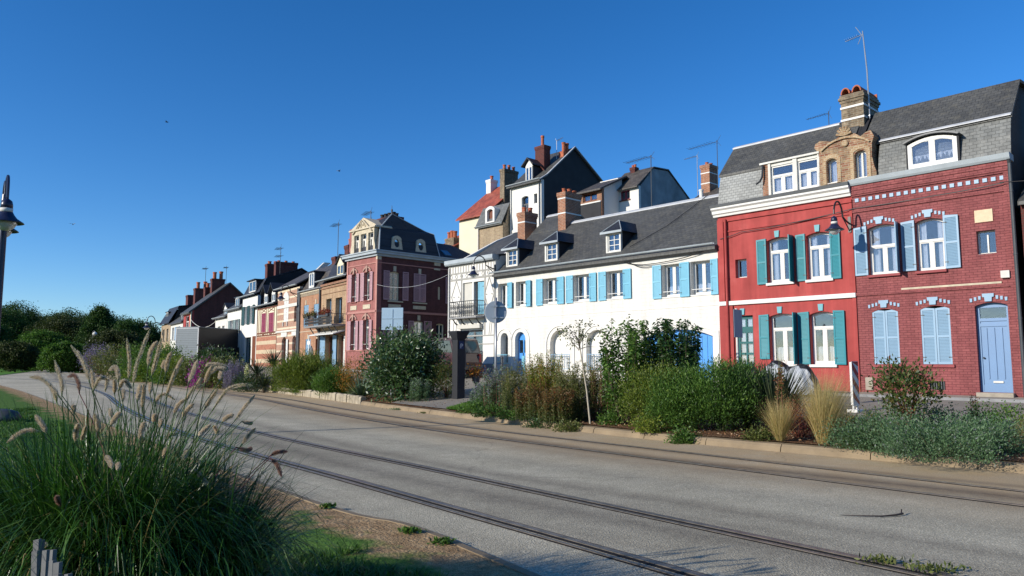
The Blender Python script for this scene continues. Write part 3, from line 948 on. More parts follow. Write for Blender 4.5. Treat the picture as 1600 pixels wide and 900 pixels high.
# ============================================================ red rendered house
h2 = House('rendered_house', PA, -5.2, .62, 'bright red rendered house with teal louvred shutters and white bands', 'house')
ROP = [arch(-3.20, -2.22, 4.56, 6.24, .09), arch(-1.69, -.80, 4.56, 6.24, .09), arch(-3.2, -2.22, 1.55, 3.40, .09), arch(-1.67, -.80, 1.55, 3.40, .09),
       rect(-4.53, -4.05, 4.86, 5.58), rect(-4.62, -3.87, .64, 3.40), rect(-1.50, -1.07, .84, 1.04)]
rprof = [(0.28, 7.75), (.42, 9.12), (1.5, 10.48), (3.1, 10.6), (7.2, 9.0)]
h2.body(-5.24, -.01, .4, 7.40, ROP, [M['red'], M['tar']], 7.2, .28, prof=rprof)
mb = MB()
mb.box(-5.24, -4.66, -.07, -.001, .62, 3.80); mb.box(-5.24, -4.98, -.07, -.001, 3.99, 7.2); mb.box(-.13, -.01, -.05, -.001, .62, 3.8); mb.box(-.10, -.01, -.05, -.001, 3.99, 7.1)
mb.box(-5.24, -.01, -.035, -.001, .62, 1.22)
mb.box(-5.24, -.01, -.06, -.001, 7.12, 7.22); mb.box(-5.24, -.01, -.04, -.001, 6.70, 6.76)
h2.part(mb, 'pilasters', M['red'])
mb = MB(); mb.box(-5.26, -.01, -.09, -.001, 3.82, 3.98); h2.part(mb, 'white_band', M['white'], bevel=.01)
mb = MB(); mb.prof(-5.38, -.01, [(.28, 7.34), (-.10, 7.34), (-.12, 7.42), (-.18, 7.45), (-.20, 7.56), (-.28, 7.62), (-.28, 7.69), (.28, 7.69)])
h2.part(mb, 'cornice', M['white'])
mb = MB(); mb.prof(-5.40, -.01, [(.2, 7.692), (-.30, 7.692), (-.33, 7.80), (-.1, 7.86), (.2, 7.86)])
h2.part(mb, 'gutter', M['darkzinc'])
for uc, zc in ((-2.78, 6.25), (-1.26, 6.26), (-2.78, 3.42), (-1.25, 3.43), (-4.28, 3.43)):
    h2.part(MB().panel([(uc - .075, zc), (uc + .075, zc), (uc + .095, zc + .24), (uc - .095, zc + .24)], (), -.05, -.001), 'keystone', M['teal_light'], bevel=.006)
for a0, a1, z0, z1 in ((-3.20, -2.22, 4.56, 6.24), (-1.69, -.80, 4.56, 6.24), (-3.2, -2.22, 1.55, 3.40), (-1.67, -.80, 1.55, 3.40)):
    h2.window(a0, a1, z0, z1, .18, .09, 'T', fw=.07, trans=z1 - .50 if z0 > 3 else z1 - .55, curtain='side' if z0 > 3 else 'low', sill=(.05, .10, .09, 'white'), bar=.05)
for hg, wd, z0, z1, sd, an in ((-3.22, .38, 4.53, 6.24, -1, 3), (-2.17, .42, 4.52, 6.24, 1, 84), (-1.72, .34, 4.53, 6.24, -1, 3), (-.82, .36, 4.52, 6.24, 1, 4),
                               (-3.22, .38, 1.74, 3.40, -1, 3), (-2.15, .42, 1.55, 3.42, 1, 80), (-1.69, .40, 1.55, 3.42, -1, 3), (-.82, .40, 1.54, 3.42, 1, 4)):
    h2.shutter(hg, wd, z0, z1, sd, an, 'teal', drop=.02)
h2.window(-4.53, -4.05, 4.86, 5.58, .19, 0, 'S', curtain=None, fw=.05, sill=(-.01, .03, -.1, 'white'))
# glazed teal door
mb = MB(); holes = []
for i in range(2):
    for j in range(4):
        z0 = 1.15 + j * .42
        holes.append(rect(-4.50 + i * .29, -4.27 + i * .29, z0, z0 + .34))
    holes.append(rect(-4.50 + i * .29, -4.27 + i * .29, 2.98, 3.28))
mb.panel(rect(-4.62, -3.87, .64, 3.40), holes, .16, .22)
d = h2.part(mb, 'door', plain('dark_teal_paint', (.01, .10, .10), .45, .1))
h2.part(MB().box(-4.58, -3.91, .19, .195, 1.1, 3.3), 'pane', M['glass'], d)
mb = MB(); vs = []
h2.part(MB().box(-4.58, -3.91, .24, .245, 1.1, 3.3), 'curtain', M['curtain'], d)
h2.part(MB().lathe([(.018, 0), (.022, .05), (.028, .06), (.0, .08)], (-4.57, .16, 1.7), 10, dirv=(0, -1, 0)), 'handle', M['iron'], d)
gr = MB(); gr.box(-1.50, -1.07, .1, .12, .84, 1.04); h2.part(gr, 'cellar_vent', M['black'])
g2 = MB()
for i in range(7): g2.box(-1.48 + i * .06, -1.455 + i * .06, .0, .03, .84, 1.04)
h2.part(g2, 'vent_grille', M['red'])
downpipe(h2, -4.86, .7, 7.2, r=.05, mat='red', y=-.11)
# roof
rl = MB(); rl.slab(-5.22, -3.26, [(.02, 7.86), (.13, 8.5), (.30, 9.14)], .10); rf = h2.part(rl, 'mansard_slope', M['slate_pale'])
ru = MB(); ru.slab(-5.28, -.1, [(.24, 9.10), (1.52, 10.5), (3.1, 10.62), (7.3, 8.95)], .10); h2.part(ru, 'roof', M['slate'])
rr = MB(); rr.slab(-5.30, -.9, [(1.42, 10.47), (1.6, 10.56)], .06); h2.part(rr, 'ridge_flashing', M['lead'])
mb = MB(); mb.box(-3.26, -3.02, -.02, .5, 7.86, 9.08); h2.part(mb, 'dormer_pier', M['brick_brown'])
mb = MB(); mb.box(-3.34, -1.05, -.10, .35, 9.07, 9.14); mb.box(-3.02, -2.93, -.06, .3, 7.86, 9.06); mb.box(-2.05, -1.90, -.06, .3, 7.86, 9.06); mb.box(-1.13, -1.06, -.06, .3, 7.86, 9.06)
mb.box(-2.93, -2.05, .0, .3, 8.95, 9.06); mb.box(-1.90, -1.13, .0, .3, 8.95, 9.06)
h2.part(mb, 'dormer_frame', M['offwhite'])
for a0, a1 in ((-2.93, -2.05), (-1.90, -1.13)):
    h2.window(a0, a1, 7.87, 8.95, .04, 0, 'T', trans=8.56, curtain='full', name='dormer_window')
h2.part(MB().tube([(-3.2, -.1, 9.05), (-3.22, -.13, 8.6), (-3.28, -.2, 8.42), (-3.42, -.25, 8.32)], .035, 8), 'spout', M['black'])
# shaped brick gable shared by two attic windows
out = [(-1.10, 7.87), (.86, 7.87), (.86, 8.05), (.80, 8.25), (.74, 8.6), (.76, 9.05), (.84, 9.28), (.74, 9.50), (.58, 9.47), (.40, 9.36), (.22, 9.50), (-.02, 9.62),
       (-.12, 9.62), (-.36, 9.50), (-.56, 9.36), (-.80, 9.46), (-1.02, 9.50), (-1.18, 9.42), (-1.22, 9.28), (-1.12, 9.15), (-1.07, 8.9), (-1.10, 8.3)]
mb = MB(); mb.panel(out, [arch(-.80, -.45, 7.89, 8.78, .10), arch(.16, .56, 7.89, 8.88, .14)], -.06, .45)
gb = h2.part(mb, 'shaped_gable', M['gable_brick'])
mb = MB()
for a0, a1, z1 in ((-.86, -.39, 8.86), (.10, .62, 8.98)):
    mb.panel(arch(a0 - .08, a1 + .08, 7.89, z1 + .10, .18), [arch(a0 + .04, a1 - .04, 7.88, z1 - .06, .10)], -.085, -.061)
pts = arch(-1.0, .72, 9.0, 9.46, .34, 14)[2:]; pin = arch(-.95, .67, 9.0, 9.39, .30, 14)[2:]
mb.panel(pts + list(reversed(pin)), (), -.13, -.061)
for k in range(7):   # shell ornament on top
    a_ = math.pi * (k + .5) / 7
    mb.tube([(-.13, -.1, 9.50), (-.13 + .27 * math.cos(a_), -.12, 9.50 + .33 * math.sin(a_))], [.03, .05], 6)
mb.lathe([(.12, 0), (.12, .06), (.09, .08), (.0, .08)], (-.13, -.061, 9.22), 14, dirv=(0, -1, 0))
h2.part(mb, 'gable_ornament', M['stonemix'], gb)
h2.window(-.80, -.45, 7.92, 8.78, .1, .10, 'S', frame='offwhite', curtain='full', name='attic_window', sill=(.0, .05, .07, 'white'))
h2.window(.16, .56, 7.92, 8.88, .1, .14, 'C', frame='offwhite', curtain='full', name='attic_window', sill=(.0, .05, .07, 'white'), bar=.03)
# big shared chimney with half-round pots
mb = MB(); mb.box(-.72, .07, 1.2, 2.6, 9.3, 11.1, 0)
for i, (zz, o_) in enumerate(((11.1, .03), (11.2, .07), (11.30, .03))): mb.box(-.72 - o_, .07 + o_, 1.2 - o_, 2.6 + o_, zz, zz + .1, 0)
for zz in (10.42, 10.88): mb.box(-.745, .095, 1.175, 2.625, zz, zz + .075, 1)
ch = h2.part(mb, 'chimney', [M['brick_tawny'], M['white']])
pb = MB()
for i in range(2):
    for j in range(4):
        uc = -.53 + i * .40; y0 = 1.15 + j * .37
        oc = [(uc + .17 * math.cos(math.pi * q / 10), 11.42 + .0 + .24 * math.sin(math.pi * q / 10)) for q in range(11)]
        ic = [(uc + .125 * math.cos(math.pi * q / 10), 11.42 + .19 * math.sin(math.pi * q / 10)) for q in range(11)]
        pb.panel(oc + list(reversed(ic)), (), y0, y0 + .34)
pb.box(-.72, .07, 2.55, 2.6, 11.4, 11.62)
h2.part(pb, 'chimney_pots', M['terracotta'], ch)
mb = MB(); mb.tube([(.16, 1.5, 10.35), (.15, 1.5, 12.2), (.06, 1.5, 13.75)], [.03, .028, .02], 8)
for zz in (10.5, 11.0): mb.box(.07, .18, 1.47, 1.53, zz, zz + .04)
mb.tube([(.05, 1.5, 13.62), (-.62, 1.62, 13.60)], .012, 6)
for k in range(7):
    c_ = Vector((-.08 - k * .08, 1.5 + k * .015, 13.61)); mb.tube([c_ + Vector((-.02, -.13, 0)), c_ + Vector((.02, .13, 0))], .007, 5)
mb.tube([(.03, 1.5, 13.6), (-.18, 1.5, 13.98)], .012, 6); mb.tube([(.03, 1.5, 13.6), (-.12, 1.5, 13.30)], .012, 6)
h2.part(mb, 'antenna', M['steel'])
antenna(h2, -2.6, 4.5, 9.8, 12.1, 1, 1, size=.9)
# cable along both houses
def cable(name, pts, r=.014, mat='black', label=None, sag=.0, cat='cable', group=None):
    P_ = []
    for i in range(len(pts) - 1):
        a_, b_ = Vector(pts[i]), Vector(pts[i + 1])
        for k in range(10):
            t = k / 10; q = a_.lerp(b_, t); q.z -= sag * 4 * t * (1 - t); P_.append(q)
    P_.append(Vector(pts[-1]))
    o = MB().tube(P_, r, 6).build(name, M[mat]); tag(o, label, cat, group); return o
cable('wall_cable', [wp(PA, -5.1, -.09, 6.45), wp(PA, -4.2, -.09, 6.62), wp(PA, -2.3, -.09, 6.68), wp(PA, .1, -.09, 6.88), wp(PA, 2.5, -.09, 6.90), wp(PA, 4.5, -.13, 6.98)], .016, 'black', 'dark cable strung along the top of the two red house fronts', .02)
cable('overhead_wire', [wp(PA, 4.4, -.15, 7.0), wp(PA, 9, -.3, 6.7)], .012, 'black', 'thin wire leading off the maroon house corner past the right edge', .06)

# ============================================================ neighbour at the right edge
h3 = House('dark_house', PA, 4.85, .6, 'dark brown fronted house just cut by the right edge beyond the iron downpipe', 'house')
h3.body(4.80, 9.5, .4, 6.4, [rect(5.6, 6.5, 1.5, 3.3), rect(5.6, 6.5, 4.5, 6.2)], [M['brick_dark'], M['brick_dark']], 7.0, .28, y=.22)
h3.window(5.6, 6.5, 1.5, 3.3, .36); h3.window(5.6, 6.5, 4.5, 6.2, .36)
mb = MB(); mb.slab(4.78, 9.6, [(.0, 6.38), (3.6, 8.6), (7.3, 6.3)], .12); h3.part(mb, 'roof', M['slate'])
chimney(h3, 5.1, 5.8, 2.4, 3.2, 7.8, 11.6, 'brick_tawny', npots=2)

# ============================================================ long white house
h = House('long_white_house', PA, -18.45, 1.05, 'long low white painted house with sky blue shutters and three small roof dormers', 'house')
WU = [(-18.25, -17.50), (-16.90, -16.14), (-14.93, -14.0), (-12.94, -11.96), (-10.94, -10.01), (-7.95, -7.07), (-6.55, -5.62)]
WOP = [rect(a, b_, 4.46 if i < 5 else 4.34, 5.70) for i, (a, b_) in enumerate(WU)]
WOP += [arch(-18.04, -17.48, 1.56, 3.14, .28), arch(-16.96, -16.20, 1.10, 3.16, .38), arch(-14.50, -13.22, 1.15, 3.17, .62), arch(-12.20, -10.95, 1.15, 3.10, .60),
        arch(-8.95, -5.61, .95, 2.98, .32)]
wprof = [(.28, 6.3), (3.0, 9.0), (8.2, 6.6)]
h.body(-18.40, -5.255, .55, 6.12, WOP, [M['white_brick'], M['white_render']], 8.2, .34, prof=wprof)
# raised hoods round the arches
mb = MB()
for a0, a1, z1, ri, zb in ((-18.04, -17.48, 3.14, .28, 2.75), (-16.96, -16.20, 3.16, .38, 1.1), (-14.50, -13.22, 3.17, .62, 1.1), (-12.20, -10.95, 3.10, .60, 1.1)):
    o_ = arch(a0 - .30, a1 + .30, zb, z1 + .24, ri + .24, 12); i_ = arch(a0 - .22, a1 + .22, zb, z1 + .17, ri + .18, 12)
    mb.panel(o_[2:] + [(a0 - .30, zb), (a0 - .22, zb)] + list(reversed(i_[2:])) + [(a1 + .22, zb), (a1 + .30, zb)], (), -.04, -.001)
o_ = arch(-9.25, -5.32, 1.0, 3.2, .34, 12); i_ = arch(-9.17, -5.40, 1.0, 3.14, .32, 12)
mb.panel(o_[2:] + [(-9.25, 1.0), (-9.17, 1.0)] + list(reversed(i_[2:])) + [(-5.40, 1.0), (-5.32, 1.0)], (), -.035, -.001)
mb.box(-18.40, -5.26, -.02, -.001, 3.86, 3.885)
h.part(mb, 'arch_mouldings', M['white_render'])
for i, (a0, a1) in enumerate(WU):
    z0 = 4.46 if i < 5 else 4.34
    f = h.window(a0, a1, z0, 5.70, .24, 0, 'C', fw=.06, curtain='low', sill=(.02, .05, .03, 'white'))
    if i not in (0,): h.part(MB().tube([(a0, .05, z0 + .22), (a1, .05, z0 + .22)], .018, 6), 'guard_bar', M['white'], f)
for i, (hg, wd, sd) in enumerate(((-17.48, .42, 1), (-16.12, .40, 1), (-14.95, .43, -1), (-13.98, .46, 1), (-12.96, .43, -1), (-11.94, .42, 1), (-10.96, .43, -1), (-9.99, .45, 1),
                                  (-7.97, .43, -1), (-7.05, .47, 1), (-5.60, .34, 1))):
    h.shutter(hg, wd, 4.40 if i < 8 else 4.29, 5.71, sd, (10 if i < 2 else 3), 'sky_blue', drop=0, mid=.5)
f = h.window(-18.04, -17.48, 1.56, 3.14, .26, .28, 'S', curtain='full', frame='offwhite', sill=(.03, .05, .05, 'white'))
rb = MB(); rb.box(-18.12, -17.40, -.16, -.14, 2.0, 2.03); rb.box(-18.12, -17.40, -.16, -.14, 1.55, 1.58)
for k in range(9):
    u = -18.12 + k * .09; rb.tube([(u, -.15, 1.55), (u + .02, -.2, 1.75), (u, -.15, 2.02)], .012, 5)
for u in (-18.12, -17.40): rb.tube([(u, -.15, 2.01), (u, .0, 2.01)], .012, 5); rb.tube([(u, -.15, 1.57), (u, .0, 1.57)], .012, 5)
h.part(rb, 'window_railing', M['sky_blue'], f)
# blue door in its arch, half open
mb = MB(); mb.panel(arch(-16.96, -16.20, 1.12, 3.16, .38), [rect(-16.88, -16.62, 2.1, 2.75), rect(-16.54, -16.28, 2.1, 2.75)], .25, .31)
d = h.part(mb, 'door', M['bright_blue']); h.part(MB().box(-16.9, -16.26, .27, .275, 2.05, 2.8), 'pane', M['glass'], d)
h.part(MB().tube([(-16.60, .23, 1.95), (-16.60, .23, 2.1)], .015, 6), 'handle', M['iron'], d)
h.box('stair_gate', 'sky_blue', -16.42, -16.22, -.05, .0, 1.05, 1.95)
for a0, a1, z1, ri in ((-14.50, -13.22, 3.17, .62), (-12.20, -10.95, 3.10, .60)):
    mb = MB(); mb.panel(arch(a0, a1, 1.15, z1, ri, 12), (), .28, .33); p = h.part(mb, 'blind_arch_panel', M['white_render'])
    rb = MB(); rb.box(a0, a1, .02, .045, 1.98, 2.01); rb.box(a0, a1, .02, .045, 1.30, 1.33)
    for k in range(12): rb.box(a0 + .05 + k * (a1 - a0 - .1) / 11 - .008, a0 + .05 + k * (a1 - a0 - .1) / 11 + .008, .022, .04, 1.3, 2.0)
    h.part(rb, 'railing', M['powder'], p)
mb = MB(); mb.panel(arch(-8.95, -5.61, .95, 2.98, .32), (), .26, .31)
g = h.part(mb, 'garage_door', M['bright_blue'])
mb = MB()
for k in range(14): mb.box(-8.9 + k * .24, -8.885 + k * .24, .250, .259, .98, 2.7)
h.part(mb, 'board_joints', plain('deep_blue_joint', (.03, .13, .35), .6), g)
# roof with gutter
mb = MB(); mb.slab(-18.42, -5.24, [(-.28, 6.16), (.0, 6.32), (3.0, 9.03), (8.4, 6.55)], .10); rf = h.part(mb, 'roof', M['slate'])
mb = MB(); mb.slab(-18.42, -16.25, [(2.6, 8.70), (3.95, 9.88), (4.6, 9.55), (8.0, 6.9)], .10); mb.panel([(2.7, 8.6), (3.9, 9.78), (4.6, 9.4), (6.0, 7.8)], (), -16.30, -16.25, axis='x'); h.part(mb, 'raised_roof', M['slate'], rf)
mb = MB(); mb.slab(-16.2, -5.26, [(2.86, 8.965), (3.03, 9.09), (3.2, 9.00)], .05); mb.slab(-18.42, -16.24, [(3.82, 9.83), (3.97, 9.94), (4.1, 9.86)], .05)
h.part(mb, 'ridge_flashing', M['lead'], rf)
mb = MB(); mb.prof(-18.40, -5.26, [(.28, 5.98), (-.02, 5.98), (-.24, 6.08), (-.26, 6.20), (.28, 6.2)]); h.part(mb, 'eaves_board', M['greywood'])
gutter(h, -18.55, -5.26, 6.31, -.34, .075)
h.part(MB().tube([(-9.9, .36 + .02, 6.75), (-8.6, 1.4, 7.66), (-7.9, 2.4, 8.56), (-7.5, 3.0, 9.12)], .014, 5), 'roof_cable', M['black'], rf)
h.part(MB().lathe([(.09, 0), (.09, .38), (.11, .4), (.11, .46), (.0, .46)], (-7.9, 3.1, 8.98), 12), 'vent_pipe', M['white'], rf)
def roofz(y): return 6.32 + (y) * (9.03 - 6.32) / 3.0
for uc in (-17.52, -14.69, -10.78):
    y0 = .30; zb, zt = 6.58, 7.50; hw = .43
    f = h.window(uc - hw + .10, uc + hw - .08, zb + .06, zt - .04, y0 + .05, 0, 'G', rows=3, fw=.05, curtain='full', name='dormer_window')
    mb = MB(); mb.panel(rect(uc - hw, uc + hw, zb, zt), [rect(uc - hw + .10, uc + hw - .08, zb + .06, zt - .04)], y0, y0 + .12)
    h.part(mb, 'dormer_frame', M['offwhite'], f)
    ck = MB(); ye = (zt - 6.32) / ((9.03 - 6.32) / 3.0)
    for ua in (uc - hw, uc + hw - .06):
        ck.panel([(y0 + .12, roofz(y0 + .12) - .05), (ye + .1, zt + .02), (y0 + .12, zt + .02)], (), ua, ua + .06, axis='x')
    h.part(ck, 'dormer_cheeks', M['tar'], f)
    # hipped dormer roof
    e = .17; zr = zt + .62; za = zt + .02
    yr = (zr - 6.32) / ((9.03 - 6.32) / 3.0); yv = (za - 6.32) / ((9.03 - 6.32) / 3.0)
    A_ = [(uc - hw - e, y0 - e, za), (uc + hw + e, y0 - e, za), (uc + hw + e, yv + .05, za), (uc - hw - e, yv + .05, za), (uc, y0 + .45, zr), (uc, yr + .05, zr)]
    rb = MB(); rb.add(A_, [(0, 1, 4), (1, 2, 5, 4), (3, 0, 4, 5), (0, 3, 2, 1), (2, 3, 5)]); h.part(rb, 'dormer_roof', M['slate_dark'], f)
    rb = MB(); rb.box(uc - hw - e - .02, uc + hw + e + .02, y0 - e - .03, y0 - e + .03, za - .07, za + .03)
    rb.tube([(uc - hw - e, y0 - e, za + .02), (uc, y0 + .45, zr + .01)], .02, 5); rb.tube([(uc + hw + e, y0 - e, za + .02), (uc, y0 + .45, zr + .01)], .02, 5)
    h.part(rb, 'dormer_trim', M['zinc'], f)
chimney(h, -16.27, -15.73, 2.5, 3.72, 8.3, 10.62, 'brick_chim', bands=(9.45, 10.25), npots=3, potr=.12, poth=.22)
chimney(h, -19.38, -18.80, 2.5, 3.45, 8.3, 10.0, 'brick_chim', bands=(9.4,), npots=2, potr=.13, poth=.30)
antenna(h, -8.3, 5.2, 7.6, 12.3, 1, 1, size=1.5)
cable('eaves_cable', [wp(PA, -9.9, -.08, 6.02), wp(PA, -8.9, -.1, 5.80), wp(PA, -7, -.12, 5.86), wp(PA, -5.3, -.14, 6.16)], .018, 'black', 'black cable sagging under the white house eaves beside the red house', .03)
cable('eaves_cable', [wp(PA, -9.6, -.08, 5.98), wp(PA, -9.0, -.1, 5.72), wp(PA, -8.4, -.06, 5.70)], .014, 'black', 'short loop of cable left of the right pair of white house windows', .03)

# ============================================================ half timbered white house
h = House('half_timbered_house', PA, -22.4, 1.1, 'narrow white half timbered house with an iron balcony and grey frieze', 'house')
TOP = [rect(-21.14, -20.34, 4.15, 5.98), rect(-20.22, -19.36, 4.15, 5.98), rect(-21.20, -19.45, 1.65, 3.36)]
tprof = [(.28, 7.2), (3.5, 8.9), (5.2, 9.6), (9.0, 8.2)]
h.body(-22.40, -18.46, .6, 7.06, TOP, [M['white_render'], M['white_render']], 9.0, .3, prof=tprof)
mb = MB(); mb.prof(-22.50, -18.42, [(.2, 7.02), (-.20, 7.02), (-.26, 7.10), (-.26, 7.30), (.2, 7.30)]); h.part(mb, 'fascia', M['zinc'])
tb = MB(); tw = .035
def beam(a, b_, w_=.05, y=-.025):
    ax, az, bx, bz = a[0], a[1], b_[0], b_[1]; L_ = math.hypot(bx - ax, bz - az); nx, nz = -(bz - az) / L_ * w_ / 2, (bx - ax) / L_ * w_ / 2
    tb.panel([(ax + nx, az + nz), (bx + nx, bz + nz), (bx - nx, bz - nz), (ax - nx, az - nz)], (), y, -.001)
for zz, w_ in ((6.98, .09), (6.55, .08), (6.20, .10), (4.05, .10), (3.05, .07), (2.60, .05)): beam((-22.38, zz), (-18.5, zz), w_)
for k in range(17): beam((-22.25 + k * .23, 6.56), (-22.25 + k * .23, 6.96), .05, -.02)
for k in range(9):
    c_ = -22.15 + k * .45
    for sd in (-1, 1): beam((c_, 6.22), (c_ + sd * .10, 6.38), .03, -.018); beam((c_, 6.53), (c_ + sd * .10, 6.38), .03, -.018)
for c_, hw in ((-21.70, .42), (-18.93, .37)):
    for s1 in (-1, 1):
        beam((c_, 6.15), (c_ + s1 * hw, 5.25), .05, -.021); beam((c_ + s1 * hw, 5.25), (c_, 4.25), .05, -.021)
    tb.box(c_ - .25, c_ - .17, -.03, -.001, 5.2, 5.26); tb.box(c_ + .17, c_ + .25, -.03, -.001, 5.2, 5.26)
for u in (-22.32, -21.24, -19.28, -18.52): beam((u, 3.1), (u, 6.5), .07, -.028)
for u in (-22.32, -18.52): beam((u, 1.2), (u, 3.1), .07, -.028)
for u in (-22.0, -21.75, -18.95, -18.8): beam((u, 3.1), (u + .12, 4.0), .035, -.018)
h.part(tb, 'timbering', plain('grey_painted_timber', (.33, .32, .29), .7, .12))
mb = MB(); mb.box(-21.14, -20.34, .10, .13, 4.15, 5.98)
f = h.part(mb, 'roller_blind', M['blind'])
h.window(-20.22, -19.36, 4.15, 5.98, .16, 0, 'C', frame='greywood', curtain=None)
h.shutter(-19.37, .42, 4.2, 5.92, -1, 8, 'sky_blue', y=.03, name='shutter')
h.window(-21.20, -19.45, 1.65, 3.36, .16, 0, 'C', frame='greywood', curtain='full')
h.box('awning_box', 'blind', -21.36, -19.44, -.24, .02, 3.44, 3.66, bevel=.02)
bb = MB(); bb.box(-21.62, -19.30, -.62, .0, 3.98, 4.06)
bal = h.part(bb, 'balcony', M['greystone'])
bb = MB()
def railing(bb, u0, u1, y, z0, z1, n_, r=.012):
    bb.tube([(u0, y, z1), (u1, y, z1)], .022, 6); bb.tube([(u0, y, z0 + .05), (u1, y, z0 + .05)], .016, 6); bb.tube([(u0, y, z1 - .16), (u1, y, z1 - .16)], .012, 6)
    for k in range(n_ + 1):
        u = u0 + (u1 - u0) * k / n_; bb.tube([(u, y, z0), (u, y, z1)], r, 5)
        if k < n_:
            du = (u1 - u0) / n_
            for (za, zb_) in ((z0 + .1, z0 + (z1 - z0) * .45), (z0 + (z1 - z0) * .45, z1 - .18)):
                cc_ = ((za + zb_) / 2)
                bb.tube([(u + du * (.5 + .38 * math.cos(q * math.pi / 4)), y, cc_ + (zb_ - za) * .46 * math.sin(q * math.pi / 4)) for q in range(9)], .011, 4, cap=False)
                bb.tube([(u + du * (.5 + .15 * math.cos(q * math.pi / 2)), y, cc_ + .07 * math.sin(q * math.pi / 2)) for q in range(5)], .012, 4, cap=False)
railing(bb, -21.58, -19.34, -.58, 4.06, 4.90, 13)
for u in (-21.58, -19.34): bb.tube([(u, -.58, 4.9), (u, 0, 4.9)], .02, 5); bb.tube([(u, -.58, 4.1), (u, 0, 4.1)], .015, 5); [bb.tube([(u, -.58 + k * .14, 4.06), (u, -.58 + k * .14, 4.9)], .01, 4) for k in range(1, 4)]
h.part(bb, 'railing', M['iron'], bal)
bb = MB()
for u in (-21.45, -20.8, -20.1, -19.5): bb.tube([(u, 0, 3.62), (u, -.22, 3.72), (u, -.45, 3.97)], [.05, .04, .025], 6)
h.part(bb, 'brackets', M['iron'], bal)
bb = MB(); railing(bb, -21.2, -19.45, -.04, 1.68, 2.22, 9); h.part(bb, 'window_railing', M['iron'])
h.box('plinth', 'greystone', -20.6, -18.62, -.05, .0, .8, 1.56)
h.box('front_steps', 'greystone', -21.9, -20.7, -.9, -.0, .7, 1.2, bevel=.02)
mb = MB(); mb.slab(-22.5, -18.44, [(-.05, 7.29), (1.4, 7.56), (3.4, 8.78), (5.2, 9.62), (9.1, 8.1)], .10); rf = h.part(mb, 'roof', M['slate'])
mb = MB(); mb.hexa([(-19.3, 3.4, 8.84), (-18.75, 3.4, 8.84), (-18.75, 4.2, 9.20), (-19.3, 4.2, 9.20), (-19.3, 3.3, 8.94), (-18.75, 3.3, 8.94), (-18.75, 4.1, 9.32), (-19.3, 4.1, 9.32)])
h.part(mb, 'roof_window', M['darkzinc'], rf)
downpipe(h, -22.3, 1.1, 6.9, y=-.07, r=.04, mat='white')
mb = MB(); mb.tube([wp(PA, -20.9, -1.3, z_) for z_ in (.85, 1.75)], .02, 6); mb.tube([wp(PA, -20.9, -1.3, 1.75), wp(PA, -20.6, -.2, 1.9)], .02, 6); mb.tube([wp(PA, -19.9, -1.3, z_) for z_ in (.85, 1.75)], .02, 6); mb.tube([wp(PA, -20.9, -1.3, 1.75), wp(PA, -19.9, -1.3, 1.75)], .02, 6)
tag(mb.build('handrail', M['iron']), 'thin dark handrail in front of the grey steps of the half timbered house', 'handrail')

# ============================================================ rose brick corner villa
h = House('corner_villa', PA, -33.6, 1.2, 'tall rose brick corner villa with a dark mansard, carved attic gable and pink shutters', 'house')
U0, U1 = -33.40, -29.74
M['rosestone'] = plain('rose_stone', (.38, .24, .19), .85, .15, 6)
GW = [(-32.78, -32.22), (-31.24, -30.58)]
VOP = [arch(a, b_, 5.62, 7.55, .12) for a, b_ in GW] + [arch(a, b_, 2.45, 4.45, .12) for a, b_ in GW]
D = 4.85
mb = MB(); mb.panel(rect(U0, U1, .8, 8.5), VOP, 0, .3, 0)
SOP = [arch(.93, 1.68, 5.62, 7.50, .06), arch(2.84, 3.80, 5.62, 7.50, .06), rect(4.86, 5.10, 5.9, 6.78), arch(2.88, 3.66, 2.2, 4.36, .06), arch(4.75, 5.42, 1.3, 4.26, .06), arch(.93, 1.68, 2.2, 4.36, .06)]
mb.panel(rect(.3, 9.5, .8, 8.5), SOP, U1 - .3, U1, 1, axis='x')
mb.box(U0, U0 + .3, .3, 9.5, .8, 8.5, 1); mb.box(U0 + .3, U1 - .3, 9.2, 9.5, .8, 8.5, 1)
h.part(mb, 'wall', [M['purple_brick'], M['shaded_side_brick']])
mb = MB()
def ring_box(mb, o, z0, z1, u0=U0, u1=U1, d=9.5, m=0):
    mb.box(u0 - o, u1 + o, -o, -.001, z0, z1, m); mb.box(u1 + .001, u1 + o, -.0, d, z0, z1, m)
ring_box(mb, .05, 4.82, 4.96); ring_box(mb, .04, 7.98, 8.04); ring_box(mb, .05, 2.36, 2.44)
for (y0, z0) in ((0, .8),):
    mb.box(U0 - .02, U0 + .16, -.05, -.001, 1.0, 8.4); mb.box(U1 - .14, U1 + .035, -.05, -.001, 1.0, 8.4)
h.part(mb, 'string_course', plain('rose_render', (.42, .20, .17), .8, .1))
mb = MB(); ring_box(mb, .14, 8.42, 8.56); ring_box(mb, .30, 8.565, 8.72); ring_box(mb, .36, 8.725, 8.80)
h.part(mb, 'cornice', M['zinc'])
for (a, b_) in GW:
    for z1 in (7.55, 4.45):
        mb = MB()
        o_ = arch(a - .16, b_ + .16, 0, z1 + .30, .26, 10)[2:]; i_ = arch(a - .12, b_ + .12, 0, z1 + .20, .24, 10)[2:]
        mb.panel(o_ + list(reversed(i_)), (), -.07, -.001)
        c_ = (a + b_) / 2; mb.panel([(c_ - .07, z1 - .08), (c_ + .07, z1 - .08), (c_ + .10, z1 + .34), (c_ - .10, z1 + .34)], (), -.10, -.001)
        h.part(mb, 'window_hood', M['rosestone'])
    h.part(MB().box(a - .1, b_ + .1, -.04, -.001, 5.08, 5.36), 'stone_panel', M['stone'])
for (y0, y1) in ((.86, 1.82), (2.81, 3.83)): h.part(MB().box(U1 + .001, U1 + .04, y0, y1, 5.15, 5.37), 'stone_panel', M['stone'])
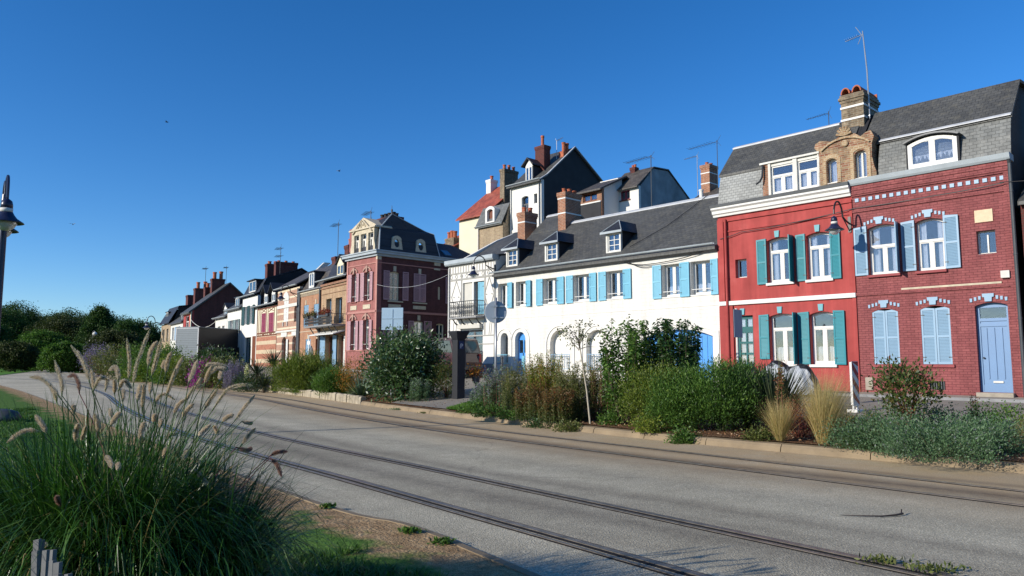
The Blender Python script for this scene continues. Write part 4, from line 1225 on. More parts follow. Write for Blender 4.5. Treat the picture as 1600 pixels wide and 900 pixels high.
for yy, zz in ((1.3, 7.52), (3.3, 7.52), (3.27, 4.40)): h.part(MB().box(U1 + .001, U1 + .06, yy - .1, yy + .1, zz, zz + .34), 'keystone', M['stone'])
for (y0, y1) in ((.8, 1.95), (2.75, 3.9)): h.part(MB().box(U1 + .001, U1 + .09, y0, y1, 5.52, 5.60), 'sill', M['stone'])
for a_ in ((U1 + .001, U1 + .07, 4.5, 5.0, 8.2, 8.41), (U1 + .001, U1 + .05, 4.5, 5.0, 7.9, 8.02), (U1 - .1, U1 + .06, -.06, .25, 8.2, 8.41)): h.part(MB().box(*a_), 'stone_block', M['stone'])
for a, b_ in GW:
    for z0, z1 in ((5.62, 7.55), (2.45, 4.45)):
        h.window(a, b_, z0, z1, .20, .12, 'T', frame='offwhite', curtain=None, sill=(.08, .07, .08, 'purple_brick'), trans=z1 - .55)
        h.part(MB().tube([(a, .02, z0 + .35), (b_, .02, z0 + .35)], .014, 5), 'guard_bar', M['white'])
for hg, sd in ((-32.80, -1), (-32.20, 1), (-31.26, -1), (-30.56, 1)):
    for z0, z1 in ((5.62, 7.48), (2.45, 4.36)): h.shutter(hg, .38, z0, z1, sd, 5, 'pink', drop=.02)
def sidewindow(y0, y1, z0, z1, rise=.06, style='T', frame='cream', **kw):
    """window in the wall facing the lane: built on its own frame turned a quarter"""
    mb = MB(); x = U1 - .16
    out = arch(y0, y1, z0, z1, rise); inn = arch(y0 + .07, y1 - .07, z0 + .07, z1 - .07, rise * .8)
    mb.panel(out, [inn], x, x + .06, axis='x'); ym = (y0 + y1) / 2
    mb.box(x + .005, x + .055, ym - .04, ym + .04, z0 + .07, z1 - .09)
    for q in (.3, .55, .76): mb.box(x + .005, x + .055, y0 + .07, y1 - .07, z0 + (z1 - z0) * q - .025, z0 + (z1 - z0) * q + .025)
    f = h.part(mb, 'window', M[frame])
    h.part(MB().panel(inn, (), x + .02, x + .025, axis='x'), 'pane', M['glass'], f)
    return f
sidewindow(.93, 1.68, 5.62, 7.50); sidewindow(2.88, 3.66, 2.2, 4.36); sidewindow(4.75, 5.42, 1.3, 4.26); sidewindow(4.86, 5.10, 5.9, 6.78, .01); sidewindow(.93, 1.68, 2.2, 4.36)
def sideshutter(hy, w_, z0, z1, sd):
    mb = MB(); a_, b_ = sorted((hy, hy + w_ * sd)); x = U1 + .02
    mb.panel(rect(a_, b_, z0, z1), [rect(a_ + .05, b_ - .05, z0 + .07, z0 + (z1 - z0) * .48), rect(a_ + .05, b_ - .05, z0 + (z1 - z0) * .52, z1 - .07)], x, x + .035, axis='x')
    k_ = int((z1 - z0) / .07)
    for i in range(k_):
        zz = z0 + .07 + (z1 - z0 - .16) * i / k_; mb.box(x + .008, x + .024, a_ + .05, b_ - .05, zz, zz + .045)
    h.part(mb, 'shutter', M['pink'])
for hy, w_, z0, z1, sd in ((.91, .46, 5.64, 7.53, -1), (1.93, .46, 5.66, 7.55, 1), (3.31, .49, 5.65, 7.52, -1), (3.32, .49, 5.65, 7.52, 1), (2.86, .42, 2.2, 4.36, -1), (3.70, .62, 2.2, 4.38, 1), (.91, .44, 2.2, 4.36, -1), (6.05, .55, 5.65, 7.5, -1)):
    sideshutter(hy, w_, z0, z1, sd)
# mansard: steep dark lower slopes, hipped cap
zb, zm, zt = 8.80, 10.34, 11.35
a0, a1, b0, b1 = U0 + .02, U1 + .10, .02, 4.92
i0, i1, j0, j1 = U0 + .25, U1 - .22, .28, 4.62
V_ = [(a0, b0, zb), (a1, b0, zb), (a1, b1, zb), (a0, b1, zb), (i0, j0, zm), (i1, j0, zm), (i1, j1, zm + .05), (i0, j1, zm), (U1 - .42, 1.30, zt + .05), (U1 - .62, 4.25, zt - .78)]
mb = MB(); mb.add(V_, [(0, 1, 5, 4), (1, 2, 6, 5), (2, 3, 7, 6), (3, 0, 4, 7), (4, 5, 8), (5, 6, 9, 8), (6, 7, 9), (7, 4, 8, 9), (3, 2, 1, 0)])
rf = h.part(mb, 'roof', M['slate_dark'])
mb = MB(); mb.tube([(a1 - .01, b0 + .01, zb), (i1, j0, zm)], .05, 6); mb.tube([(i1, j0, zm), V_[8]], .04, 6); mb.tube([V_[8], V_[9], (i1, j1, zm + .05)], .025, 6); mb.tube([(a1, b1, zb), (i1, j1, zm + .05)], .03, 6)
h.part(mb, 'hip_flashing', M['zinc'], rf)
mb = MB(); c_ = V_[8]; mb.lathe([(.05, 0), (.03, .12), (.07, .2), (.07, .26), (.02, .34), (.012, .55), (.0, .58)], c_, 10); h.part(mb, 'finial', M['darkzinc'], rf)
# oval attic lights on the lane side
for yc in (1.42, 3.35):
    mb = MB(); zc = 9.38; x0 = a1 - .10
    o_ = [(yc - .46, 8.95), (yc + .46, 8.95), (yc + .42, 9.2), (yc + .36, 9.5), (yc + .34, 9.72), (yc + .22, 9.84), (yc, 9.90), (yc - .22, 9.84), (yc - .34, 9.72), (yc - .36, 9.5), (yc - .42, 9.2)]
    mb.panel(o_, [ell(yc, zc, .20, .27)], x0 - .30, x0 + .06, axis='x'); f = h.part(mb, 'oval_light', M['stone'])
    h.part(MB().panel(ell(yc, zc, .20, .27), (), x0 - .05, x0 - .04, axis='x'), 'pane', M['glass'], f)
# stone attic gable on the street front
L0, L1 = -33.0, -30.0
mb = MB(); WN = [(-32.55, -31.95), (-31.72, -31.05), (-30.82, -30.22)]
mb.panel([(L0, 8.8), (L1, 8.8), (L1 - .02, 9.2), (L1 - .12, 9.5), (L1 - .12, 10.36), (L0 + .12, 10.36), (L0 + .12, 9.5), (L0 + .02, 9.2)], [rect(a, b_, 8.88, 10.05) for a, b_ in WN], -.06, .5)
g = h.part(mb, 'attic_gable', M['stone'])
mb = MB(); mb.panel([(L0 - .08, 10.36), (L1 + .08, 10.36), (L1 + .06, 10.46), (L1 - .1, 10.56), ((L0 + L1) / 2, 11.16), (L0 + .1, 10.56), (L0 - .06, 10.46)], (), -.03, 1.2); 
mb.prof(L0 - .1, L1 + .1, [(-.16, 10.34), (-.16, 10.44), (.2, 10.44), (.2, 10.34)])
cx = (L0 + L1) / 2
for sd in (-1, 1):
    P_ = [(cx + sd * (.1 + .09 * q), -.13, 10.98 - .14 * q * .5) for q in range(13)]
    mb.tube(P_, .05, 6)
    mb.tube([(cx + sd * (.28 + .11 * math.cos(q)), -.10, 10.66 + .10 * math.sin(q)) for q in np.linspace(0, 5.2, 9)], .03, 5)
mb.lathe([(.13, 0), (.13, .05), (.08, .09), (.0, .1)], (cx, -.03, 10.74), 12, dirv=(0, -1, 0))
h.part(mb, 'pediment', M['stone'], g)
for a, b_ in WN: h.window(a, b_, 8.88, 10.05, .08, 0, 'T', frame='offwhite', curtain=None, name='attic_window', trans=9.7)
h.box('gable_flank', 'purple_brick', L0 - .35, L0 - .02, .06, 2.0, 8.8, 10.6)
mb = MB(); mb.box(-33.1, -31.2, 2.0, 3.0, 9.5, 11.55); ch = h.part(mb, 'chimney', M['brick_dark'])
mb = MB(); pots(mb, [(-32.8, 2.3), (-32.35, 2.3), (-31.9, 2.3), (-31.45, 2.3), (-32.6, 2.7), (-31.7, 2.7)], 11.55, .16, .3); h.part(mb, 'chimney_pots', M['tar'], ch)
# rear wing roof with skylight
mb = MB(); yA, yB = 4.95, 9.6
V_ = [(U0, yA, 8.8), (U1 + .12, yA, 8.8), (U1 + .12, yB, 8.8), (U0, yB, 8.8), ((U0 + U1) / 2, yA, 10.15), ((U0 + U1) / 2 , 7.4, 10.15)]
mb.add(V_, [(0, 1, 4), (1, 2, 5, 4), (2, 3, 5), (3, 0, 4, 5), (3, 2, 1, 0)]); wr = h.part(mb, 'wing_roof', M['slate_dark'])
mb = MB(); 
p_ = [Vector((U1 + .02 - .25, 5.6, 8.92 + .12)), Vector((U1 + .02 - .25, 6.2, 8.92 + .12)), Vector((U1 - .75, 6.2, 9.33 + .10)), Vector((U1 - .75, 5.6, 9.33 + .10))]
mb.add(p_ + [q + Vector((.03, 0, .05)) for q in p_], [(0, 1, 2, 3), (7, 6, 5, 4), (0, 4, 5, 1), (1, 5, 6, 2), (2, 6, 7, 3), (3, 7, 4, 0)]); h.part(mb, 'skylight', plain('skylight_pane', (.08, .16, .24), .1, .05, spec=.8), wr)
cable('overhead_wire', [wp(PA, -29.7, -.06, 6.57), wp(PA, -22.45, -.05, 6.55)], .009, 'lead', 'pale wire slung from the rose villa corner to the half timbered house', .42)

# ============================================================ the row further along
G_ROW = None
def simple_roof(h, u0, u1, pts, mat, name='roof', th=.12):
    mb = MB(); mb.slab(u0, u1, pts, th); return h.part(mb, name, M[mat])
def pitched_dormer(h, uc, hw, y0, zb, zt, zp, frame='white', cheek='slate_dark', yb=2.2, flat=False, over=.12):
    f = h.window(uc - hw + .05, uc + hw - .05, zb + .03, zt - .03, y0 - .01, 0, 'C', frame=frame, curtain='full', name='dormer_window', bar=.03)
    mb = MB(); mb.box(uc - hw, uc - hw + .06, y0 + .07, yb, zb, zt); mb.box(uc + hw - .06, uc + hw, y0 + .07, yb, zb, zt)
    h.part(mb, 'dormer_cheeks', M[cheek], f)
    mb = MB()
    if flat:
        mb.box(uc - hw - over, uc + hw + over, y0 - over, yb, zt, zt + .08)
    else:
        e = hw + over
        V_ = [(uc - e, y0 - over, zt), (uc + e, y0 - over, zt), (uc, y0 - over, zp), (uc - e, yb, zt), (uc + e, yb, zt), (uc, yb, zp)]
        V2 = [(a, b_, c_ + .09) for a, b_, c_ in V_]
        mb.add(V_ + V2, [(0, 2, 5, 3), (2, 1, 4, 5), (6, 9, 11, 8), (8, 11, 10, 7), (0, 3, 9, 6), (1, 7, 10, 4), (0, 6, 8, 2), (2, 8, 7, 1), (3, 5, 11, 9), (5, 4, 10, 11)])
        gm = MB(); gm.panel([(uc - hw, zt - .02), (uc + hw, zt - .02), (uc, zp - .06)], (), y0 + .0, y0 + .06); h.part(gm, 'dormer_gable', M[frame], f)
    h.part(mb, 'dormer_roof', M[cheek], f)
    return f

# balcony house
h = House('balcony_house', PB, -5.1, 1.3, 'tan brick house with a flowered iron balcony over a white canopy', 'house', group=G_ROW)
BOP = [rect(-4.13, -3.10, 4.3, 6.15), rect(-2.32, -1.10, 4.3, 6.10), rect(-4.05, -2.60, 1.3, 3.5), rect(-1.66, -.55, 1.3, 3.46)]
bp = [(.28, 7.5), (1.0, 9.0), (3.6, 10.3), (7.5, 8.2)]
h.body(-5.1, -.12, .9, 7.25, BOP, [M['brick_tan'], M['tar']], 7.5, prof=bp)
mb = MB(); mb.box(-5.1, -.12, -.06, -.001, 6.9, 7.0); mb.box(-5.1, -.12, -.04, -.001, 6.5, 6.54); mb.box(-5.1, -.12, -.12, -.001, 7.1, 7.25); h.part(mb, 'string_course', M['brick_brown'])
for a, b_, z0, z1 in ((-4.13, -3.10, 4.3, 6.15), (-2.32, -1.10, 4.3, 6.10)): h.window(a, b_, z0, z1, .30, 0, 'C', frame='powder', curtain='side')
h.window(-4.05, -2.60, 1.3, 3.5, .26, 0, 'C', frame='brown', curtain=None); h.window(-1.66, -.55, 1.3, 3.46, .26, 0, 'C', frame='brown', curtain=None)
for hg, sd, wd in ((-4.08, -1, .85), (-2.58, 1, .85)): h.shutter(hg, wd, 1.35, 3.5, sd, 4, 'powder')
h.shutter(-.56, .34, 1.35, 3.4, 1, 4, 'offwhite')
mb = MB(); mb.box(-5.9, -.35, -1.0, .0, 4.10, 4.20); bal = h.part(mb, 'balcony', M['greystone'])
mb = MB(); railing(mb, -5.85, -.4, -.95, 4.20, 4.90, 22, .011)
for u in (-5.85, -.4): mb.tube([(u, -.95, 4.9), (u, 0, 4.9)], .02, 5); [mb.tube([(u, -.95 + k * .16, 4.2), (u, -.95 + k * .16, 4.9)], .011, 4) for k in range(6)]
h.part(mb, 'railing', M['iron'], bal)
mb = MB()
for u in (-5.4, -4.2, -3.0, -1.8, -.7): mb.tube([(u, -.02, 3.45), (u, -.35, 3.6), (u, -.7, 4.08)], .04, 6)
h.part(mb, 'brackets', M['iron'], bal)
mb = MB(); mb.hexa([(-5.2, -.85, 3.52), (-.45, -.85, 3.52), (-.45, 0, 3.75), (-5.2, 0, 3.75), (-5.2, -.85, 3.57), (-.45, -.85, 3.57), (-.45, 0, 3.85), (-5.2, 0, 3.85)]); h.part(mb, 'canopy', M['white'])
gutter(h, -5.85, -.10, 7.56, -.25, .08); 
mb = MB(); mb.slab(-5.75, -.14, [(-.2, 7.52), (.5, 7.95)], .08); h.part(mb, 'eaves_roof', M['slate'])
mb = MB(); mb.slab(-5.15, -.14, [(.45, 7.9), (.95, 8.95), (3.6, 10.35), (7.6, 8.1)], .12); h.part(mb, 'roof', M['slate_dark'])
f = pitched_dormer(h, -2.05, .62, .18, 7.68, 8.48, 9.1, 'cream', 'slate_dark', 2.0)
chimney(h, -7.6 + 1.9, -4.9, 1.9, 3.1, 9.0, 10.4, 'brick_dark', npots=2, potr=.16, poth=.5)
antenna(h, -4.4, 3.4, 9.9, 13.1, 2, 1, size=1.7, r=.035); 

# blue shuttered house
h = House('brick_house', PB, -9.9, 1.3, 'narrow orange brick house with long pale blue shutters under a steep slate mansard', 'house')
OP = [rect(-8.93, -7.85, 4.36, 6.0), rect(-6.72, -5.68, 4.32, 5.95), rect(-8.34, -7.22, 2.2, 3.38), rect(-6.12, -5.42, 1.3, 3.36)]
bp = [(.28, 7.0), (.9, 8.4), (2.6, 9.5), (7.5, 7.4)]
h.body(-9.85, -5.12, .9, 7.0, OP, [M['brick_orange'], M['tar']], 7.5, prof=bp)
mb = MB()
for k in range(22): mb.box(-9.6 + k * .205, -9.52 + k * .205, -.05, -.001, 6.68, 6.92)
mb.box(-9.85, -5.12, -.08, -.001, 6.92, 7.0); mb.box(-9.85, -5.12, -.03, -.001, 3.95, 4.0); h.part(mb, 'corbel_frieze', M['stone'])
for a, b_, z0, z1 in ((-8.93, -7.85, 4.36, 6.0), (-6.72, -5.68, 4.32, 5.95), (-8.34, -7.22, 2.2, 3.38)): h.pair(a, b_, z0, z1, mat='powder', y=.06)
mb = MB(); mb.panel(arch(-6.12, -5.42, 1.3, 3.36, .1), (), .2, .26); d = h.part(mb, 'door', M['brown'])
mb = MB()
for uc, zc in ((-8.39, 6.02), (-6.2, 5.97), (-7.78, 3.40), (-5.77, 3.38)): mb.box(uc - .09, uc + .09, -.04, -.001, zc, zc + .34)
h.part(mb, 'keystones', M['stone'])
gutter(h, -9.95, -5.15, 7.12, -.2, .07)
mb = MB(); mb.slab(-9.9, -5.15, [(.0, 7.08), (.3, 7.5), (.85, 8.45), (2.6, 9.62), (7.6, 7.4)], .12); h.part(mb, 'roof', M['slate_brown'])
f = h.window(-7.95, -6.85, 7.25, 8.50, .0, .18, 'C', frame='white', curtain='full', fw=.12, name='dormer_window')
mb = MB(); mb.box(-7.95, -7.88, .07, 1.6, 7.25, 8.4); mb.box(-6.92, -6.85, .07, 1.6, 7.25, 8.4); mb.box(-8.05, -6.75, -.05, 1.9, 8.40, 8.5); h.part(mb, 'dormer_cheeks', M['slate_dark'], f)
downpipe(h, -5.25, 1.3, 7.0, r=.07, mat='iron'); 
chimney(h, -9.1, -8.3, 2.2, 3.2, 8.8, 9.95, 'brick_dark', npots=0)
antenna(h, -10.4 + 1.5, 2.6, 9.6, 12.8, 1, 1, size=1.7, r=.035)

# banded stone and brick house
h = House('banded_house', PB, -15.7, 1.3, 'slim house banded in pale stone and rose brick with tall white shutters', 'house')
OP = [arch(-13.93, -12.68, 4.97, 6.70, .02), arch(-11.24, -10.50, 4.85, 6.2, .37), arch(-14.2, -12.95, 1.4, 3.70, .3), arch(-11.5, -10.6, 1.3, 3.75, .3)]
bp = [(.28, 7.7), (2.6, 9.3), (7.5, 7.0)]
h.body(-15.66, -10.05, .9, 7.62, OP, [M['stripe'], M['tar']], 7.5, prof=bp)
h.pair(-13.9, -12.70, 4.97, 6.68, mat='white', y=.03)
h.window(-11.24, -10.50, 4.85, 6.2, .2, .37, 'C', frame='brown', curtain=None); h.window(-14.2, -12.95, 1.4, 3.70, .2, .3, 'C', frame='brown', curtain=None); h.window(-11.5, -10.6, 1.3, 3.75, .2, .3, 'C', frame='brown', curtain=None)
h.shutter(-12.93, .62, 1.5, 3.5, 1, 5, 'white')
mb = MB(); mb.box(-15.66, -10.05, -.10, -.001, 4.10, 4.24); mb.box(-15.66, -10.05, -.06, -.001, 6.1, 6.35)
o_ = arch(-14.05, -12.55, 6.7, 7.42, .5, 10); mb.panel(o_, (), -.06, -.001)
for a in (-13.9, -12.85): mb.box(a, a + .1, -.1, -.001, 4.6, 4.95)
mb.box(-14.3, -12.8, -.06, -.001, 3.72, 4.08); mb.box(-11.6, -10.5, -.06, -.001, 3.76, 4.08)
h.part(mb, 'stone_dressings', M['offwhite'])
gutter(h, -16.0, -10.2, 7.80, -.25, .08)
simple_roof(h, -15.9, -10.1, [(-.25, 7.80), (2.6, 9.5), (7.6, 6.9)], 'slate_brown')
downpipe(h, -10.0, 1.3, 7.4, r=.12, mat='iron'); downpipe(h, -9.75, 1.3, 7.1, r=.08, mat='darkzinc')

# half timbered house with burgundy shutters
h = House('half_timbered_house', PB, -21.7, 1.3, 'cream half timbered house with two tall burgundy shuttered windows and twin gabled dormers', 'house')
OP = [rect(-20.3, -18.95, 4.3, 6.0), rect(-18.1, -16.65, 4.28, 5.93), rect(-20.5, -19.2, 1.4, 3.2)]
bp = [(.28, 6.5), (4.5, 10.1), (8.5, 6.5)]
h.body(-21.62, -15.70, .9, 6.52, OP, [M['cream'], M['tar']], 8.5, prof=bp)
h.pair(-20.3, -18.95, 4.3, 6.0, mat='burgundy', y=.03); h.pair(-18.1, -16.65, 4.28, 5.93, mat='burgundy', y=.03); h.window(-20.5, -19.2, 1.4, 3.2)
tb = MB()
for u in (-21.5, -21.05, -20.55, -18.75, -18.3, -16.45, -15.85): beam((u, 3.98), (u, 6.48), .11)
for zz in (6.42, 4.22, 4.0): beam((-21.62, zz), (-15.7, zz), .12, -.03)
for a, b_ in ((-20.3, -18.95), (-18.1, -16.65)):
    beam((a, 6.05), (b_, 6.36), .06); beam((a, 6.36), (b_, 6.05), .06, -.02); beam((a, 3.98), (b_, 4.2), .06); beam((a, 4.2), (b_, 3.98), .06, -.02)
h.part(tb, 'timbering', M['brown'])
mb = MB(); mb.box(-21.62, -15.7, -.03, -.001, .9, 3.9); h.part(mb, 'brick_ground_floor', stripes('red_banded_brick', (.36, .10, .06), (.50, .40, .27), .8, .42))
gutter(h, -22.6, -15.6, 6.72, -.35, .09)
simple_roof(h, -22.5, -15.6, [(-.35, 6.70), (.3, 6.95), (4.5, 10.2), (8.7, 6.3)], 'slate_dark')
for uc in (-19.5, -17.25): pitched_dormer(h, uc, .52, .1, 6.85, 7.62, 8.45, 'white', 'slate_dark', 2.6, over=.3)
mb = MB(); mb.box(-15.75, -15.45, .4, 8.2, 7.0, 8.2); h.part(mb, 'gable_wall', M['brick_dark'])
mb = MB(); mb.hexa([(-15.8, .6, 7.0), (-15.4, .6, 7.0), (-15.4, 1.0, 7.0), (-15.8, 1.0, 7.0), (-15.8, 3.9, 10.4), (-15.4, 3.9, 10.4), (-15.4, 4.5, 10.4), (-15.8, 4.5, 10.4)]); h.part(mb, 'gable_coping', M['offwhite'])

# white house with dark green shutters
h = House('tall_white_house', PB, -26.9, 1.3, 'tall narrow white rendered house with dark bottle green shutters and one flat dormer', 'house')
OP = [rect(-26.0, -25.0, 5.25, 6.95), rect(-24.2, -23.2, 5.25, 6.9), rect(-25.8, -23.5, 1.4, 4.0)]
bp = [(.28, 7.9), (.8, 9.4), (4.0, 10.4), (8.5, 8.2)]
h.body(-26.85, -21.75, .9, 7.8, OP, [M['white_render'], M['tar']], 8.5, prof=bp)
for a, b_ in ((-26.0, -25.0), (-24.2, -23.2)): h.window(a, b_, 5.25, 6.95, .2)
for hg, sd in ((-26.0, -1), (-25.0, 1), (-24.2, -1), (-23.2, 1)): h.shutter(hg, .78 if hg in (-26.0, -23.2) else .4, 5.2, 6.98, sd, 5, 'bottle')
h.window(-25.8, -23.5, 1.4, 4.0, .2, 0, 'C', frame='bottle'); h.box('garage_door', 'brown', -23.0, -21.9, -.02, .0, 1.2, 4.05)
gutter(h, -27.9, -21.7, 7.98, -.3, .09)
simple_roof(h, -27.3, -21.7, [(-.3, 7.95), (.1, 8.1), (.75, 9.45), (4.0, 10.6), (8.7, 8.0)], 'slate_dark')
pitched_dormer(h, -23.85, 1.15, .05, 8.2, 9.3, 9.4, 'white', 'slate_dark', 2.5, flat=True, over=.2)
chimney(h, -30.3, -29.5, 3.0, 4.3, 9.0, 11.8, 'brick_dark', npots=2, potr=.2, poth=.3)
chimney(h, -27.2, -26.6, 3.0, 5.2, 9.6, 11.7, 'brick_dark', npots=3, potr=.16, poth=.15)
antenna(h, -25.2, 3.0, 10.3, 13.0, 2, 1, size=1.8, r=.03)
h2_ = h

# two low white houses
h = House('low_white_house', PB, -33.0, 1.3, 'low white house with grey green shutters squeezed left of the tall white one', 'house')
OP = [rect(-31.4, -30.2, 4.6, 5.9), rect(-29.2, -28.1, 4.6, 5.9), rect(-31.0, -29.6, 1.4, 3.4)]
h.body(-32.7, -26.95, .9, 6.9, OP, [M['white_render'], M['white_render']], 7.5, prof=[(.28, 7.0), (3.4, 9.4), (7.5, 7.0)])
for i, r_ in enumerate(OP): h.window(r_[0][0], r_[1][0], r_[0][1], r_[2][1], .2)
M['greygreen'] = plain('grey_green_paint', (.20, .26, .25), .6)
for hg, sd in ((-31.4, -1), (-30.2, 1), (-29.2, -1), (-28.1, 1)): h.shutter(hg, .55, 4.6, 5.9, sd, 5, 'greygreen')
simple_roof(h, -33.0, -26.95, [(-.3, 6.95), (3.4, 9.5), (7.7, 6.8)], 'slate'); gutter(h, -33.0, -26.95, 7.0, -.3, .08)
pitched_dormer(h, -30.0, .75, .25, 7.1, 8.15, 8.5, 'white', 'slate_dark', 2.5, flat=True)
h = House('low_white_house', PB, -38.2, 1.3, 'lowest white house of the row, beside the red gable and above the lorry', 'house')
OP = [rect(-36.8, -35.6, 4.2, 5.5), rect(-34.8, -33.8, 4.2, 5.5), rect(-36.0, -34.6, 1.4, 3.4)]
h.body(-37.9, -32.8, .9, 6.3, OP, [M['offwhite'], M['white_render']], 7.0, prof=[(.28, 6.4), (3.0, 8.2), (7.0, 6.2)])
for r_ in OP: h.window(r_[0][0], r_[1][0], r_[0][1], r_[2][1], .2)
simple_roof(h, -38.2, -32.7, [(-.3, 6.4), (3.0, 8.3), (7.2, 6.0)], 'slate_brown'); gutter(h, -38.3, -32.7, 6.45, -.3, .08)
pitched_dormer(h, -34.9, .65, .3, 6.6, 7.4, 7.9, 'white', 'slate_dark', 2.2)
# red gabled house
h = House('gabled_house', PB, -55.6, 1.3, 'red house turning a huge dark red gable wall towards the road', 'house')
OP = [rect(-54.2, -52.2, 5.2, 7.5), rect(-54.2, -52.2, 1.5, 3.9)]
h.body(-55.6, -50.65, .9, 8.1, OP, [M['red'], M['brick_dark']], 8.8, prof=[(.28, 8.1), (4.4, 11.7), (8.8, 7.9)])
h.window(-54.2, -52.2, 5.2, 7.5, .1, curtain='full'); h.window(-54.2, -52.2, 1.5, 3.9, .1)
mb = MB(); mb.box(-55.7, -50.55, -.12, -.001, 7.7, 8.1); mb.box(-51.0, -50.62, -.1, -.001, 1.0, 7.7); h.part(mb, 'cornice', M['cream'])
simple_roof(h, -55.9, -50.45, [(-.4, 7.9), (4.4, 11.85), (9.1, 7.75)], 'slate', th=.22)
chimney(h, -55.2, -54.2, 3.0, 4.6, 10.6, 12.6, 'brick_dark', npots=2, potr=.25, poth=.9)
antenna(h, -53.2, 4.5, 11.5, 14.2, 1, 1, size=1.6, r=.035)
cable('overhead_wire', [wp(PB, -50.5, -.1, 6.9), wp(PB, -44, 1.5, 6.6), wp(PB, -38, 0, 6.4)], .03, 'offwhite', 'faint wire drooping across the dark red gable', .9)
# end houses of the row
h = House('end_house', PB, -64.5, 1.3, 'cream house with a long slate roof near the far end of the row', 'house')
OP = [rect(-63.2, -61.8, 4.6, 6.4), rect(-60.0, -58.4, 4.6, 6.4), rect(-62.6, -60.8, 1.4, 3.4)]
h.body(-64.4, -55.9, .9, 6.9, OP, [M['offwhite'], M['tar']], 8.0, prof=[(.28, 7.0), (4.0, 10.2), (8.0, 7.0)])
for r_ in OP: h.window(r_[0][0], r_[1][0], r_[0][1], r_[2][1], .2)
for hg, sd in ((-60.0, -1), (-58.4, 1)): h.shutter(hg, .75, 4.6, 6.4, sd, 5, 'powder')
simple_roof(h, -64.6, -55.7, [(-.3, 6.9), (4.0, 10.4), (8.2, 6.8)], 'slate')
pitched_dormer(h, -57.3, .9, .2, 7.0, 8.1, 8.5, 'white', 'slate_dark', 2.6, flat=True)
chimney(h, -63.6, -62.4, 2.6, 5.4, 9.4, 12.0, 'brick_dark', npots=3, potr=.25, poth=.9)
chimney(h, -57.2, -56.2, 2.6, 5.2, 9.4, 11.6, 'brick_dark', npots=3, potr=.25, poth=.6)
antenna(h, -64.0, 4.2, 11.4, 15.2, 1, 1, size=2.0, r=.04)
h = House('end_house', PB, -72, 1.2, 'last grey fronted house at the far end of the row, under a dark mansard', 'house')
OP = [rect(-70.4, -69.0, 4.6, 6.4), rect(-67.4, -66.0, 4.6, 6.4), rect(-69.4, -67.6, 1.4, 3.4)]
h.body(-71.8, -64.6, .9, 7.1, OP, [M['rubble'], M['tar']], 8.0, prof=[(.28, 7.1), (1.0, 9.4), (7.0, 10.2), (8.0, 7.4)])
for r_ in OP: h.window(r_[0][0], r_[1][0], r_[0][1], r_[2][1], .2)
simple_roof(h, -72.0, -64.5, [(-.3, 7.2), (1.0, 9.6), (6.8, 10.4), (8.2, 7.2)], 'slate_dark')
pitched_dormer(h, -69.5, .9, .3, 7.4, 8.9, 9.3, 'white', 'slate_dark', 2.6, flat=True)
chimney(h, -71.0, -69.4, 3.0, 5.4, 9.8, 11.6, 'brick_dark', npots=0)

# ============================================================ houses up the slope behind
YU = 14.0
def up_house(name, u0, zb, label): return House(name, PA, u0, zb, label, 'house', y0=YU)
h = up_house('tall_white_house', -32.3, 4.0, 'white house high behind the roofs, with a black side gable and one small pointed dormer')
OP = [arch(-30.98, -30.20, 12.6, 14.66, .12), rect(-29.6, -29.25, 13.9, 14.66)]
h.body(-32.2, -28.8, 3.5, 15.7, OP, [M['white_render'], M['tar']], 9.5, .3, y=YU, prof=[(YU + .28, 15.8), (YU + 3.76, 18.8), (YU + 9.5, 15.2)])
h.window(-30.98, -30.20, 12.6, 14.66, YU + .18, .12, 'T', curtain=None, frame='greywood'); h.window(-29.6, -29.25, 13.9, 14.66, YU + .18, 0, 'S', curtain=None, frame='greywood')
simple_roof(h, -32.4, -28.65, [(YU - .35, 15.6), (YU + .5, 16.1), (YU + 3.76, 18.95), (YU + 9.8, 15.0)], 'slate')
mb = MB(); mb.slab(-28.75, -28.60, [(YU - .3, 15.68), (YU + .5, 16.18), (YU + 3.76, 19.02), (YU + 9.8, 15.06)], .06); h.part(mb, 'verge_flashing', M['lead'])
gutter(h, -32.4, -28.65, 15.72, YU - .38, .08)
pitched_dormer(h, -30.5, .42, YU + .35, 15.85, 17.1, 17.7, 'white', 'slate_dark', YU + 3.0, over=.25)
chimney(h, -30.75, -29.75, YU + 1.3, YU + 2.0, 16.6, 18.9, 'brick_dark', bands=(), npots=1, potr=.14, poth=.9)
downpipe(h, -28.95, 4.0, 15.5, y=YU - .08); downpipe(h, -32.15, 4.0, 15.5, y=YU - .08, mat='white')
mb = MB(); pots(mb, [(-29.2, YU + 3.4), (-29.2, YU + 3.0)], 18.5, .16, .8); mb.box(-29.45, -28.95, YU + 2.7, YU + 3.8, 18.0, 18.5); h.part(mb, 'ridge_pots', M['terracotta'])
antenna(h, -29.6, YU + 2.6, 17.8, 19.5, 1, -1, size=.8, r=.03, mat='steel')
h = up_house('cream_house', -38.8, 3.5, 'cream house up the slope with a red tiled roof')
OP = [rect(-36.15, -35.18, 12.15, 13.35), rect(-36.2, -35.2, 9.3, 10.4)]
h.body(-38.75, -34.95, 3.2, 13.98, OP, [M['cream'], M['cream']], 8, .28, y=YU, prof=[(YU + .28, 14.0), (YU + 4, 17.2), (YU + 8, 14)])
for r_ in OP: h.box('roller_shutter', 'white', r_[0][0], r_[1][0], YU + .08, YU + .12, r_[0][1], r_[2][1])
simple_roof(h, -38.9, -34.85, [(YU - .3, 13.9), (YU + 4, 17.4), (YU + 8.3, 13.8)], 'tile')
chimney(h, -38.9, -38.3, YU + 3.2, YU + 4.0, 15.5, 18.0, 'white_render', npots=1, potr=.16, poth=.4)
